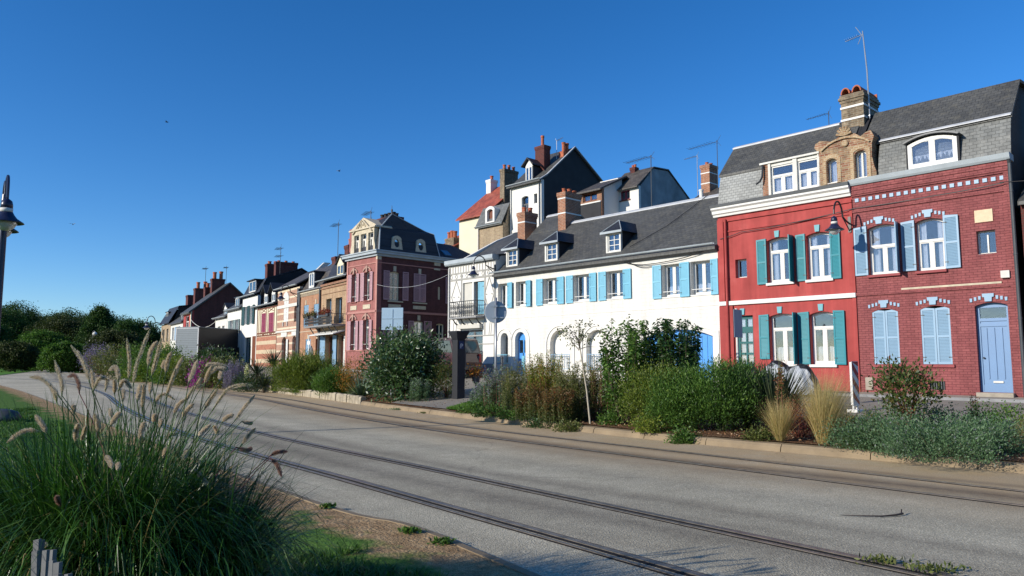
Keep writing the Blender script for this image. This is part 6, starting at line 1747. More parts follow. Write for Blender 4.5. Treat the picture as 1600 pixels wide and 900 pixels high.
LM = {
 'reed': leafmat('reed_green', [(.010, .030, .005), (.025, .075, .010), (.06, .16, .022), (.16, .28, .06)], .22, .38, .5),
 'deep': leafmat('deep_green', [(.010, .026, .008), (.02, .055, .014), (.045, .10, .02), (.08, .14, .035)], .25, .4, .5),
 'mid': leafmat('mid_green', [(.03, .065, .012), (.06, .13, .022), (.11, .21, .035), (.18, .26, .05)], .35),
 'yellowgreen': leafmat('yellow_green', [(.055, .085, .014), (.12, .165, .022), (.20, .25, .035), (.30, .29, .06)], .35),
 'laurel': leafmat('laurel_green', [(.012, .035, .01), (.03, .075, .02), (.08, .14, .045), (.19, .23, .13)], .22, .28, .6),
 'russet': leafmat('russet_green', [(.04, .07, .018), (.08, .12, .025), (.16, .11, .035), (.20, .06, .03)], .3),
 'red': leafmat('dark_red_leaf', [(.08, .018, .012), (.20, .03, .02), (.30, .06, .03), (.14, .10, .03)], .3, tt=(1.1, .9, .8)),
 'greygreen': leafmat('grey_green', [(.04, .085, .035), (.075, .145, .06), (.14, .23, .11), (.20, .20, .22)], .3),
 'olive': leafmat('olive_green', [(.045, .06, .016), (.09, .115, .028), (.15, .17, .045), (.20, .15, .07)], .3),
 'yucca': leafmat('yucca_green', [(.02, .045, .025), (.04, .075, .04), (.08, .12, .07), (.15, .18, .11)], .15, .35, .5),
 'phormium': leafmat('phormium_green', [(.012, .022, .014), (.025, .04, .022), (.05, .07, .035), (.09, .10, .05)], .15, .4, .4),
 'straw': leafmat('straw', [(.22, .19, .06), (.50, .37, .15), (.68, .53, .26), (.28, .30, .08)], .4, tt=(1, 1, .85)),
 'lilac': leafmat('lilac_flower', [(.12, .10, .16), (.20, .16, .27), (.28, .24, .38), (.14, .16, .12)], .35, tt=(1, 1, 1)),
 'magenta': leafmat('magenta_flower', [(.25, .02, .18), (.40, .05, .32), (.30, .05, .22), (.1, .1, .04)], .35, tt=(1, 1, 1)),
 'orange': leafmat('orange_flower', [(.10, .10, .02), (.28, .16, .02), (.45, .16, .02), (.10, .12, .02)], .35),
 'cream': leafmat('cream_flower', [(.5, .48, .32), (.62, .60, .42), (.7, .68, .5), (.4, .4, .2)], .35),
 'pot': leafmat('red_orange_flower', [(.45, .08, .01), (.55, .22, .02), (.12, .16, .03), (.35, .03, .03)], .3),
 'tree': leafmat('tree_green', [(.014, .036, .008), (.028, .066, .014), (.05, .10, .02), (.08, .13, .026)], .25, .6, .2),
 'tree_light': leafmat('light_tree_green', [(.03, .065, .012), (.06, .13, .02), (.095, .18, .03), (.12, .21, .035)], .3, .6, .2),
 'tree_olive': leafmat('olive_tree_green', [(.018, .028, .008), (.035, .05, .014), (.06, .075, .02), (.085, .10, .03)], .25, .6, .2),
}
M['bark'] = plain('bark', (.085, .065, .045), .9, .3, 8, bump=.4)
M['pale_bark'] = plain('pale_bark', (.40, .35, .27), .85, .2, 12)
M['stem'] = plain('stem_green', (.06, .07, .03), .8, .3, 8)
M['red_stem'] = plain('red_brown_stem', (.13, .045, .03), .8, .3, 8)

def root_at(name, x, y, label, cat, group=None, z=None, lift=0):
    z = gz(x, y) if z is None else z
    o = empty(name, (x, y, z - .02 + lift)); tag(o, label, cat, group); return o

def clump_points(rng, n_br, rx, ry, h, base=.1, top_bias=.5, shell=.55):
    """branch tips scattered in an ellipsoidal crown, denser at the shell"""
    d = unit(rng.normal(size=(n_br, 3))); r_ = shell + (1 - shell) * rng.random(n_br) ** .6
    r_ *= 1 + .22 * np.sin(d[:, 0] * 5 + d[:, 1] * 7 + rng.random() * 6) * np.sin(d[:, 2] * 6 + 1)
    p = d * r_[:, None] * np.array([rx, ry, h * (1 - base) / 2]); p[:, 2] += h * base + h * (1 - base) / 2
    return p
def shrub(name, x, y, rx, h, label, mat, leafL=.05, leafW=.022, n_br=60, per=50, spread=.16, seed=1, cat='shrub', stem='bark', ry=None, base=.06, upright=.4, group=None, z=None, shell=.5, stems=9, tint_bias=0.0, dome=False):
    rng = np.random.default_rng(seed); ry = ry or rx
    root = root_at(name, x, y, label, cat, group, z)
    T = clump_points(rng, n_br, rx, ry, h, base, shell=shell)
    if dome: T[:, 2] = np.abs(T[:, 2] - h * .35) * .95 + .04
    n_ = n_br * per; idx = np.repeat(np.arange(n_br), per)
    off = np.clip(rng.normal(size=(n_, 3)), -1.9, 1.9) * spread * (.6 + .8 * rng.random(n_)[:, None]); P = T[idx] + off
    P[:, 2] = np.maximum(P[:, 2], .02)
    ctr = np.array([0, 0, h * .35]); Dv = unit(P - ctr) * .8 + rng.normal(size=(n_, 3)) * .7 + np.array([0, 0, upright])
    L = leafL * (.6 + .8 * rng.random(n_)); W = leafW * (.6 + .8 * rng.random(n_))
    t = np.clip(rng.normal(.42, .24, n_) + (rng.random(n_br)[idx] - .5) * .35 + tint_bias, 0, 1)
    quads('foliage', leaves(P, Dv, L, W, rng), LM[mat], t, root)
    mb = MB()
    for k in range(min(stems, n_br)):
        e = T[rng.integers(n_br)]; a = rng.random() * 6.28
        mb.tube([(.05 * math.cos(a), .05 * math.sin(a), 0), tuple(e * .45 + np.array([0, 0, h * .08])), tuple(e)], [.018 * h, .012 * h, .004], 5)
    mb.build('stems', M[stem], root); return root
def stalk_bed(name, x, y, rx, ry, h, n_st, label, mat, stem='red_stem', seed=1, cat='perennial', leafL=.07, leafW=.014, per=34, rot=0, lean=.10, lowbare=.25, flower=None, group=None, z=None, hv=.25, bend=.1):
    """many upright stems dressed with small leaves"""
    rng = np.random.default_rng(seed); root = root_at(name, x, y, label, cat, group, z); root.rotation_euler = (0, 0, rot)
    a = rng.random(n_st) * 6.283; r_ = np.sqrt(rng.random(n_st)); bx, by = rx * r_ * np.cos(a), ry * r_ * np.sin(a)
    H = h * (1 - hv + hv * rng.random(n_st)) * (1 - .25 * r_ ** 3); la = rng.random(n_st) * 6.283; ll = np.abs(rng.normal(size=n_st)) * lean
    mb = MB(); P = []; Dv = []; tt = []
    tips = np.stack([bx + np.cos(la) * ll * H, by + np.sin(la) * ll * H, H], 1); bases = np.stack([bx, by, np.zeros(n_st)], 1)
    for i in range(n_st):
        m_ = bases[i] * .5 + tips[i] * .5 + rng.normal(size=3) * np.array([.03, .03, 0])
        mb.tube([tuple(bases[i]), tuple(m_), tuple(tips[i])], [.006, .005, .002], 3, cap=False)
        t = lowbare + (1 - lowbare) * rng.random(per) ** .8
        p = bases[i] * ((1 - t) ** 2)[:, None] + m_ * (2 * t * (1 - t))[:, None] * 1.0 + tips[i] * (t ** 2)[:, None]
        P.append(p + rng.normal(size=(per, 3)) * .022); q = rng.random(per) * 6.283
        Dv.append(np.stack([np.cos(q), np.sin(q), .5 + .5 * rng.random(per)], 1)); tt.append(np.clip(.25 + .55 * t + rng.normal(size=per) * .15, 0, 1))
    P = np.concatenate(P); Dv = np.concatenate(Dv); tt = np.concatenate(tt); k = len(P)
    quads('foliage', leaves(P, Dv, leafL * (.5 + rng.random(k)), leafW * (.6 + .8 * rng.random(k)), rng), LM[mat], tt, root)
    mb.build('stems', M[stem], root)
    if flower:
        m_ = n_st * 22; idx = np.repeat(np.arange(n_st), 22); fr = rng.random(m_)
        P = tips[idx] - (tips[idx] - bases[idx]) * (fr * .28)[:, None] + rng.normal(size=(m_, 3)) * .02
        quads('flowers', leaves(P, rng.normal(size=(m_, 3)) + np.array([0, 0, .5]), .03 * (.6 + rng.random(m_)), .02, rng), LM[flower], rng.random(m_), root)
    return root
def tussock(name, x, y, h, n_b, label, mat, seed=1, W=.004, lean=.35, curl=.9, spread=.06, cat='ornamental grass', group=None, z=None, lv=.35, bias=0.0, az0=None):
    rng = np.random.default_rng(seed); root = root_at(name, x, y, label, cat, group, z)
    a = rng.random(n_b) * 6.283; r_ = np.sqrt(rng.random(n_b)) * spread
    B = np.stack([r_ * np.cos(a), r_ * np.sin(a), np.zeros(n_b)], 1); L = h * (1 - lv + lv * 1.3 * rng.random(n_b))
    Q, _ = blade_quads(B, a + rng.normal(size=n_b) * .5, np.abs(rng.normal(size=n_b)) * lean * .6 + .03, L, np.full(n_b, W) * (.7 + .6 * rng.random(n_b)), np.abs(rng.normal(size=n_b)) * curl, rng)
    if bias: Q[:, :, 0] += Q[:, :, 2] ** 1.5 * bias
    quads('blades', Q, LM[mat], np.tile(rng.random(n_b), 5), root); return root
def rosette(name, x, y, h, n_b, label, mat='yucca', seed=1, W=.045, cat='yucca', lean0=.1, lean1=1.5, z=None, curl=.25, trunk=0, group=None):
    rng = np.random.default_rng(seed); root = root_at(name, x, y, label, cat, group, z)
    a = rng.random(n_b) * 6.283; ln = lean0 + (lean1 - lean0) * rng.random(n_b)
    B = np.stack([.04 * np.cos(a), .04 * np.sin(a), np.full(n_b, trunk + .03)], 1)
    Q, _ = blade_quads(B, a, ln, h * (.75 + .35 * rng.random(n_b)), np.full(n_b, W), np.abs(rng.normal(size=n_b)) * curl, rng, seg=4, tip=.05)
    quads('leaves', Q, LM[mat], np.tile(np.clip(rng.normal(.5, .25, n_b), 0, 1), 4), root)
    if trunk: MB().tube([(0, 0, 0), (.02, 0, trunk * .5), (0, 0, trunk + .05)], [.12, .09, .07], 8).build('trunk', M['bark'], root)
    return root

# ---- the big fountain grass in the foreground
PLUMES = [[(-2.404,4.024,1.694),(-2.336,4.008,1.624),(-2.292,3.992,1.555),(-2.264,3.977,1.495)],
  [(-2.582,4.176,1.613),(-2.545,4.162,1.538),(-2.517,4.149,1.483),(-2.505,4.135,1.42)],
  [(-2.513,3.863,1.527),(-2.451,3.859,1.52),(-2.386,3.855,1.469),(-2.343,3.851,1.422)],
  [(-2.896,4.672,1.441),(-2.887,4.69,1.405),(-2.881,4.708,1.351)],
  [(-2.714,4.527,1.515),(-2.669,4.516,1.524),(-2.634,4.505,1.481),(-2.617,4.494,1.417)],
  [(-2.45,4.31,1.564),(-2.426,4.296,1.495),(-2.413,4.283,1.438)],
  [(-2.158,3.964,1.56),(-2.116,3.948,1.575),(-2.091,3.933,1.541),(-2.08,3.917,1.5)],
  [(-2.193,4.004,1.449),(-2.198,4.021,1.509),(-2.246,4.038,1.513),(-2.287,4.055,1.447)],
  [(-2.395,4.587,1.751),(-2.383,4.606,1.619),(-2.39,4.624,1.487)],
  [(-2.242,4.56,1.807),(-2.27,4.548,1.706),(-2.305,4.536,1.567),(-2.31,4.524,1.455)],
  [(-2.098,4.094,1.461),(-2.147,4.102,1.499),(-2.18,4.11,1.445)],
  [(-2.41,4.495,1.498),(-2.418,4.517,1.455),(-2.428,4.538,1.411)],
  [(-2.426,4.636,1.438),(-2.413,4.611,1.399),(-2.399,4.586,1.366)],
  [(-2.193,4.376,1.476),(-2.204,4.386,1.418),(-2.215,4.396,1.367)],
  [(-2.257,3.53,1.353),(-2.22,3.528,1.307),(-2.196,3.527,1.267)],
  [(-2.613,3.871,1.191),(-2.567,3.885,1.233),(-2.526,3.9,1.25),(-2.468,3.914,1.241)],
  [(-2.085,3.585,1.309),(-2.107,3.61,1.266),(-2.122,3.634,1.216)],
  [(-2.196,3.847,1.273),(-2.217,3.868,1.235),(-2.241,3.889,1.193)],
  [(-2.038,3.636,1.352),(-2.024,3.642,1.304),(-2.022,3.648,1.262)],
  [(-1.853,3.523,1.367),(-1.869,3.511,1.341),(-1.887,3.499,1.302)],
  [(-2.467,4.572,1.319),(-2.447,4.545,1.295),(-2.426,4.517,1.267)],
  [(-1.84,3.732,1.304),(-1.849,3.719,1.263),(-1.847,3.706,1.215)],
  [(-2.54,4.308,1.356),(-2.535,4.306,1.331),(-2.531,4.304,1.307)],
  [(-1.962,4.126,1.736),(-1.998,4.156,1.625),(-2.036,4.185,1.521)],
  [(-1.917,3.986,1.716),(-1.947,3.981,1.662),(-1.955,3.975,1.571)],
  [(-1.841,3.993,1.659),(-1.865,4.0,1.601),(-1.874,4.008,1.54)],
  [(-1.902,4.062,1.613),(-1.909,4.054,1.586),(-1.911,4.045,1.563)],
  [(-2.009,4.51,1.636),(-2.035,4.499,1.567),(-2.041,4.488,1.516)],
  [(-1.967,4.331,1.568),(-2.003,4.355,1.477),(-2.037,4.379,1.41)],
  [(-1.656,3.896,1.612),(-1.664,3.87,1.557),(-1.676,3.843,1.491)],
  [(-1.629,4.017,1.582),(-1.656,4.033,1.532),(-1.677,4.049,1.485)],
  [(-1.68,4.385,1.568),(-1.732,4.374,1.589),(-1.786,4.364,1.589),(-1.806,4.353,1.568)],
  [(-1.58,4.115,1.562),(-1.636,4.095,1.566),(-1.666,4.076,1.531)],
  [(-1.66,4.236,1.561),(-1.656,4.209,1.529),(-1.648,4.181,1.498)],
  [(-1.57,4.462,1.469),(-1.646,4.474,1.465),(-1.719,4.486,1.439),(-1.764,4.498,1.387),(-1.817,4.51,1.31)],
  [(-1.949,4.707,1.462),(-2.015,4.716,1.444),(-2.062,4.726,1.385),(-2.082,4.735,1.349)],
  [(-1.632,4.712,1.395),(-1.682,4.683,1.325),(-1.731,4.654,1.239)],
  [(-1.616,4.075,1.458),(-1.664,4.103,1.398),(-1.708,4.13,1.342)],
  [(-1.902,4.536,1.506),(-1.911,4.531,1.485),(-1.926,4.526,1.463)],
  [(-2.129,4.696,1.369),(-2.196,4.701,1.404),(-2.242,4.706,1.377),(-2.264,4.711,1.324)],
  [(-2.014,4.577,1.375),(-2.05,4.565,1.341),(-2.068,4.552,1.282)],
  [(-1.705,3.982,1.382),(-1.74,3.978,1.344),(-1.76,3.975,1.307)],
  [(-1.47,3.93,1.329),(-1.504,3.923,1.311),(-1.523,3.915,1.289)],
  [(-1.64,4.714,1.221),(-1.668,4.704,1.225),(-1.701,4.693,1.232)],
  [(-1.539,3.809,1.287),(-1.57,3.782,1.25),(-1.575,3.754,1.228)],
  [(-1.561,3.961,1.233),(-1.578,3.978,1.251),(-1.599,3.995,1.268)],
  [(-1.425,4.145,1.24),(-1.463,4.132,1.194),(-1.488,4.119,1.149)],
  [(-1.865,3.892,1.331),(-1.882,3.921,1.311),(-1.898,3.95,1.286)],
  [(-1.976,4.203,1.282),(-1.971,4.185,1.26),(-1.965,4.168,1.238)],
  [(-1.897,3.856,1.294),(-1.9,3.83,1.253),(-1.892,3.803,1.212)],
  [(-1.966,3.96,1.488),(-1.972,3.971,1.42),(-1.977,3.981,1.344)],
  [(-1.976,3.942,1.485),(-1.967,3.915,1.445),(-1.959,3.887,1.401)],
  [(-2.078,4.266,1.487),(-2.07,4.251,1.455),(-2.064,4.236,1.424)],
  [(-2.124,4.748,1.152),(-2.168,4.725,1.145),(-2.174,4.702,1.112)],
  [(-1.291,4.303,1.093),(-1.354,4.319,1.087),(-1.399,4.336,1.065)],
  [(-1.285,4.189,0.97),(-1.32,4.218,1.028),(-1.37,4.247,1.064)],
  [(-1.708,4.254,0.893),(-1.743,4.244,0.946),(-1.788,4.233,0.991),(-1.836,4.223,0.985)],
  [(-1.815,4.19,1.122),(-1.817,4.162,1.09),(-1.812,4.135,1.063)],
  [(-1.94,4.2,1.125),(-1.941,4.185,1.095),(-1.942,4.17,1.066)],
  [(-2.054,4.645,1.018),(-2.072,4.665,0.994),(-2.092,4.685,0.965)],
  [(-1.486,4.274,1.116),(-1.508,4.246,1.108),(-1.555,4.217,1.127)],
  [(-1.929,3.559,1.161),(-1.898,3.542,1.133),(-1.876,3.524,1.103)],
  [(-2.018,3.841,1.087),(-2.004,3.82,1.072),(-1.993,3.798,1.057)],
  [(-2.233,3.868,1.022),(-2.227,3.872,1.0),(-2.221,3.875,0.978)],
  [(-2.197,3.631,0.96),(-2.2,3.655,0.932),(-2.199,3.679,0.904)],
  [(-2.172,3.806,0.789),(-2.176,3.821,0.772),(-2.181,3.835,0.758)],
  [(-2.183,3.492,0.748),(-2.151,3.474,0.768),(-2.111,3.457,0.772)]]
fg = empty('fountain_grass', (-2.12, 4.3, .02)); tag(fg, 'huge arching fountain grass with long fluffy bottlebrush plumes, bottom left', 'ornamental grass')
rng = np.random.default_rng(21)
def fgrass(parent, cx, cy, nb, hmean, spread, seed, azr=None, lean=.42):
    rng = np.random.default_rng(seed)
    a = rng.random(nb) * 6.283; r_ = np.sqrt(rng.random(nb)) * spread
    B = np.stack([cx + r_ * np.cos(a), cy + r_ * np.sin(a), np.zeros(nb)], 1)
    L = hmean * (.55 + .6 * rng.random(nb)); az = a + rng.normal(size=nb) * 1.0
    Q, _ = blade_quads(B, az, np.abs(rng.normal(size=nb)) * lean * .45 + .03, L, .0120 * (.45 + .9 * rng.random(nb)), np.abs(rng.normal(1.9, 1.0, nb)), rng, seg=10, tip=.08, pw=1.3)
    return Q, np.tile(np.clip(rng.normal(.42, .28, nb), 0, 1), 10)
Q1, t1 = fgrass(fg, -.22, 0, 9000, 1.32, .40, 31, lean=.36)
Q2, t2 = fgrass(fg, .34, .0, 1700, 1.12, .22, 32, lean=.36)
quads('blades', np.concatenate([Q1, Q2]), LM['reed'], np.concatenate([t1, t2]), fg)
Qs, ts = fgrass(fg, -.15, 0, 420, 1.15, .40, 35, lean=.6)
quads('dead_blades', Qs, LM['straw'], ts * .8, fg)
M['plume'] = leafmat('plume_bristle', [(.42, .31, .22), (.60, .49, .36), (.72, .62, .47), (.80, .73, .58)], .4, .6, .2, (1, .98, .9))
M['plume_dark'] = leafmat('young_plume_bristle', [(.20, .08, .08), (.34, .19, .15), (.48, .34, .25), (.58, .45, .33)], .4, .6, .2, (1, .9, .85))
M['culm'] = plain('grass_culm', (.10, .13, .05), .6, .3, 20)
base = Vector((-2.12, 4.3, .02))
for i, pl_ in enumerate(PLUMES):
    pts = [Vector(p) - base for p in pl_][::-1]            # from foot to tip
    d0 = (pts[0] - pts[1]).normalized()
    foot = Vector((random.uniform(-.2, .3), random.uniform(-.2, .2), 0))
    k1 = pts[0] + d0 * .25; k1.z = min(k1.z, pts[0].z)
    st = []
    for q in range(9):
        t = q / 8; st.append(foot * (1 - t) ** 2 + (Vector((foot.x * .4 + k1.x * .6, foot.y * .4 + k1.y * .6, pts[0].z * .75))) * 2 * t * (1 - t) + pts[0] * t * t)
    sp = catmull([tuple(p) for p in pts], .02) if len(pts) > 2 else np.array([tuple(p) for p in pts])
    # resample in 3d
    cc = []
    Pn = [np.array(p) for p in pts]; Pn = [2 * Pn[0] - Pn[1]] + Pn + [2 * Pn[-1] - Pn[-2]]
    for s1 in range(1, len(Pn) - 2):
        for q in range(12):
            t = q / 12; a_, b_, c_, e_ = Pn[s1 - 1:s1 + 3]
            cc.append(.5 * ((2 * b_) + (-a_ + c_) * t + (2 * a_ - 5 * b_ + 4 * c_ - e_) * t * t + (-a_ + 3 * b_ - 3 * c_ + e_) * t ** 3))
    cc.append(Pn[-2]); cc = np.array(cc)
    dark = i in (4, 54, 55, 60, 64, 65)
    nb = 1300; u_ = rng.random(nb); fi = u_ * (len(cc) - 1.001); i0 = fi.astype(int); fr = (fi - i0)[:, None]
    P = cc[i0] * (1 - fr) + cc[i0 + 1] * fr; T = unit(cc[i0 + 1] - cc[i0])
    Nv = rng.normal(size=(nb, 3)); Nv = unit(Nv - T * (Nv * T).sum(1)[:, None])
    prof_ = np.clip(np.minimum(u_ * 7, (1 - u_) * 3.2 + .25), 0, 1)
    Dv = unit(Nv + T * (.75 + .3 * rng.random((nb, 1)))); L = (.0140 + .006 * rng.random(nb)) * prof_
    Sd = unit(np.cross(Dv, rng.normal(size=(nb, 3)))); wv = .0010
    Q = np.stack([P - Sd * wv, P + Sd * wv, P + Dv * L[:, None] + Sd * wv * .4, P + Dv * L[:, None] - Sd * wv * .4], 1)
    po = quads('plume', Q, M['plume_dark'] if dark else M['plume'], np.clip(.25 + .6 * rng.random(nb) , 0, 1), fg)
    rad = [.0042] * len(cc); rad[-1] = .002
    MB().tube(st + [Vector(c_) for c_ in cc], [.0025] * len(st) + rad, 5, cap=False).build('stalk', M['culm'] if not dark else M['plume_dark'], po)
f2 = empty('fountain_grass', (-3.25, 4.2, .02)); tag(f2, 'lighter green arching grass clump at the left edge, beside the big plumed one', 'ornamental grass')
Q1, t1 = fgrass(f2, 0, 0, 2600, 1.05, .35, 41); Q2, t2 = fgrass(f2, .5, -.75, 1500, .80, .25, 42)
quads('blades', np.concatenate([Q1, Q2]), LM['mid'], np.concatenate([t1, t2]) * .8, f2)

# ---- grass on the verge
rg2 = np.random.default_rng(8)
nn_ = 120000; ii = rg2.integers(6, len(EDGE) - 1, nn_); dist = 1.0 + 7 * rg2.random(nn_) ** 1.4
ss_ = np.cumsum(np.r_[0, np.linalg.norm(np.diff(EDGE, axis=0), axis=1)]); sv_ = rg2.random(nn_) ** 1.1 * 36 + 4
ex = np.interp(sv_, ss_, EDGE[:, 0]); ey = np.interp(sv_, ss_, EDGE[:, 1]); nx_ = np.interp(sv_, ss_, EN[:, 0]); ny_ = np.interp(sv_, ss_, EN[:, 1])
gx, gy = ex + nx_ * dist, ey + ny_ * dist
from mathutils import noise as mn
keep = np.array([(d_ > 2.0 or mn.noise(Vector((a * 1.1, b_ * 1.1, 0))) + (d_ - 1.4) * .9 > 0) and b_ > 1.5 for a, b_, d_ in zip(gx, gy, dist)])
gx, gy = gx[keep], gy[keep]
s2_ = rg2.random(50000) * 9 + 7.0; d2_ = .75 + 3.2 * rg2.random(50000) ** 1.2
x2_ = np.interp(s2_, ss_, EDGE[:, 0]) + np.interp(s2_, ss_, EN[:, 0]) * d2_; y2_ = np.interp(s2_, ss_, EDGE[:, 1]) + np.interp(s2_, ss_, EN[:, 1]) * d2_
k2_ = np.array([mn.noise(Vector((a * 1.6, b_ * 1.6, 3))) + mn.noise(Vector((a * 5, b_ * 5, 3))) * .4 + (d_ - .82) * .8 > 0 for a, b_, d_ in zip(x2_, y2_, d2_)])
gx = np.r_[gx, x2_[k2_]]; gy = np.r_[gy, y2_[k2_]]; k = len(gx)
B = np.stack([gx, gy, np.full(k, .045)], 1); a = rg2.random(k) * 6.283
Q, _ = blade_quads(B, a, np.abs(rg2.normal(size=k)) * .4, .06 + .07 * rg2.random(k), .008 + gy * .0011, np.full(k, .8), rg2, seg=2)
tag(quads('grass', Q, LM['mid'], np.tile(rg2.random(k) * .7, 2)), 'short green grass growing on the near verge', 'grass', kind='stuff')
# weeds along rail and edging
def weed(x, y, s_, label, mat='mid', seed=1, z=0.0, n_=120):
    rng = np.random.default_rng(seed); root = empty('weed', (x, y, z)); tag(root, label, 'weed', 'weeds in the road joints')
    P = rng.normal(size=(n_, 3)) * np.array([s_, s_ * .6, s_ * .12]); P[:, 2] = np.abs(P[:, 2]) + .01
    quads('leaves', leaves(P, rng.normal(size=(n_, 3)) + np.array([0, 0, 1.0]), .05, .02, rng), LM[mat], rng.random(n_) * .8, root)
weed(2.98, 6.10, .09, 'straggling weed in the near rail groove at the bottom right', 'olive', 1)
weed(3.25, 5.85, .10, 'second straggling weed along the near rail groove, right of the other', 'olive', 2)
weed(-.95, 7.02, .05, 'small green weed on the edging strip, nearer the middle', 'mid', 3, .03); weed(-.62, 6.62, .05, 'small green weed on the edging strip, lower right', 'mid', 4, .03)
weed(-2.0, 8.2, .04, 'tiny weed where the grass meets the edging strip', 'mid', 5, .03)
p = at(s_of(-4.1, 25.8), .0); weed(p[0], p[1], .16, 'leafy weed at the foot of the far kerb below the brown mulch', 'greygreen', 6, 0, 260)
p = at(s_of(-2.6, 23.5), .0); weed(p[0], p[1], .10, 'small weed at the far kerb before the paved gap', 'olive', 7, 0)

# ---- helper: place by distance beyond the kerb
def kp(px_k, depth): return (px_k * depth, depth)
# right part of the bed
def X(px, d): return (px - 800) / 1150 * d * 1.0
shrub('lavender_mound', X(1365, 12.9), 12.9, .80, .74, 'grey green catmint mound, left of the three low ones by the kerb', 'greygreen', .042, .016, 70, 150, .12, 51, 'catmint', 'stem', dome=True, upright=1.0)
shrub('lavender_mound', X(1450, 11.75), 11.75, .82, .72, 'grey green catmint mound spilling over the kerb, middle of three', 'greygreen', .042, .016, 78, 150, .12, 52, 'catmint', 'stem', dome=True, upright=1.0)
shrub('lavender_mound', X(1525, 12.1), 12.1, .66, .70, 'grey green catmint mound furthest right of the three low ones', 'greygreen', .042, .016, 64, 150, .12, 53, 'catmint', 'stem', dome=True, upright=1.0)
shrub('rose_bush', X(1412, 14.8), 14.8, .56, 1.42, 'dark russet leaved bush before the closed powder blue shutters', 'russet', .075, .040, 80, 30, .12, 54, 'bush', 'red_stem', base=.22, shell=.3, tint_bias=-.18)
tussock('feather_grass', X(1213, 13.9), 13.9, .82, 1100, 'short pale green feather grass tuft left of the golden one', 'straw', 55, lean=.3, curl=.55)
tussock('feather_grass', X(1278, 13.5), 13.5, 1.30, 1900, 'tall golden feather grass tuft before the striped beacon', 'straw', 56, lean=.22, curl=.5, bias=.12, spread=.09)
tussock('feather_grass', X(1603, 12.3), 12.3, .60, 1000, 'straw coloured feather grass tuft cut by the right edge', 'straw', 57, lean=.4, curl=.8)
tussock('feather_grass', X(1315, 15.8), 15.8, .55, 500, 'thin wispy straw tuft at the foot of the striped beacon', 'straw', 58, lean=.4, curl=.9)
shrub('barberry', X(1243, 14.6), 14.6, .42, .66, 'low dark red leaved shrub between the two feather grass tufts', 'red', .03, .018, 50, 60, .09, 59, 'shrub', 'red_stem')
rosette('phormium', X(1205, 15.6), 15.6, 1.45, 300, 'dark sword leaved plant in front of the covered motorbike', 'phormium', 60, .055, 'phormium', .03, .7, curl=.3)
stalk_bed('dry_stalk', X(1216, 14.4), 14.4, .07, .05, 1.75, 6, 'tall dead brown flower stalk before the red house windows', 'russet', 'red_stem', 61, 'dead stalk', .05, .03, 60, lowbare=.4, lean=.02)
shrub('green_shrub', X(1120, 15.8), 15.8, .85, 1.42, 'wide feathery green shrub before the garage door', 'mid', .065, .018, 210, 120, .12, 62, 'shrub', 'stem', upright=1.1, shell=.35, tint_bias=-.08, ry=.7)
shrub('green_shrub', X(1165, 16.4), 16.4, .55, 1.40, 'feathery green shrub touching the sword leaved plant', 'mid', .065, .018, 130, 110, .12, 63, 'shrub', 'stem', upright=1.1, shell=.35, tint_bias=-.12)
shrub('green_shrub', X(1025, 16.6), 16.6, .80, 1.30, 'mixed green and yellowing shrub below the tall leafy ones', 'yellowgreen', .055, .02, 160, 110, .13, 64, 'shrub', 'stem', upright=.9, shell=.35, tint_bias=-.16)
shrub('green_shrub', X(1055, 16.0), 16.0, .62, 1.15, 'dense mid green shrub, between the yellowing one and the wide feathery one', 'mid', .055, .02, 130, 110, .12, 65, 'shrub', 'stem', upright=1.0, shell=.35)
def tall_shrub(x, y, H_, nst, label, seed, mat='mid', spread=.45, leafL=.115, leafW=.048, per=150, lean=.22):
    """arching leafy branches rising above the rest"""
    rng = np.random.default_rng(seed); root = root_at('tall_shrub', x, y, label, 'shrub'); mb = MB(); P = []; Dv = []; tt = []
    for i in range(nst):
        a = rng.random() * 6.283; hh = H_ * (.6 + .4 * rng.random()); ln = spread * (.2 + .8 * rng.random())
        b0 = np.array([.12 * math.cos(a), .12 * math.sin(a), 0]); tip = np.array([ln * math.cos(a), ln * math.sin(a), hh]); mid_ = b0 * .5 + tip * .5 + np.array([.1 * math.cos(a), .1 * math.sin(a), .0])
        mb.tube([tuple(b0), tuple(mid_), tuple(tip)], [.013, .009, .003], 5)
        t = .18 + .82 * rng.random(per); c_ = b0 * ((1 - t) ** 2)[:, None] + mid_ * (2 * t * (1 - t))[:, None] + tip * (t ** 2)[:, None]
        off = rng.normal(size=(per, 3)) * (.11 * (1.15 - t))[:, None]; P.append(c_ + off); q = rng.random(per) * 6.283
        Dv.append(np.stack([np.cos(q), np.sin(q), rng.normal(size=per) * .5 + .1], 1)); tt.append(np.clip(rng.normal(.35, .2, per) + .25 * (t - .5), 0, 1))
    P = np.concatenate(P); Dv = np.concatenate(Dv); k = len(P)
    quads('foliage', leaves(P, Dv, leafL * (.5 + .8 * rng.random(k)), leafW * (.6 + .7 * rng.random(k)), rng, droop=.25), LM[mat], np.concatenate(tt), root); mb.build('stems', M['bark'], root); return root
tall_shrub(X(975, 17.6), 17.6, 2.55, 34, 'tall arching leafy shrub reaching up beside the thin sapling', 66, 'mid', .72)
tall_shrub(X(1056, 17.4), 17.4, 2.5, 66, 'tall dark leafy shrub before the left half of the blue garage door', 67, 'deep', .80, per=190)
tall_shrub(X(1000, 18.4), 18.4, 2.65, 16, 'tallest loose leafy shrub behind the other two', 68, 'mid', .5)
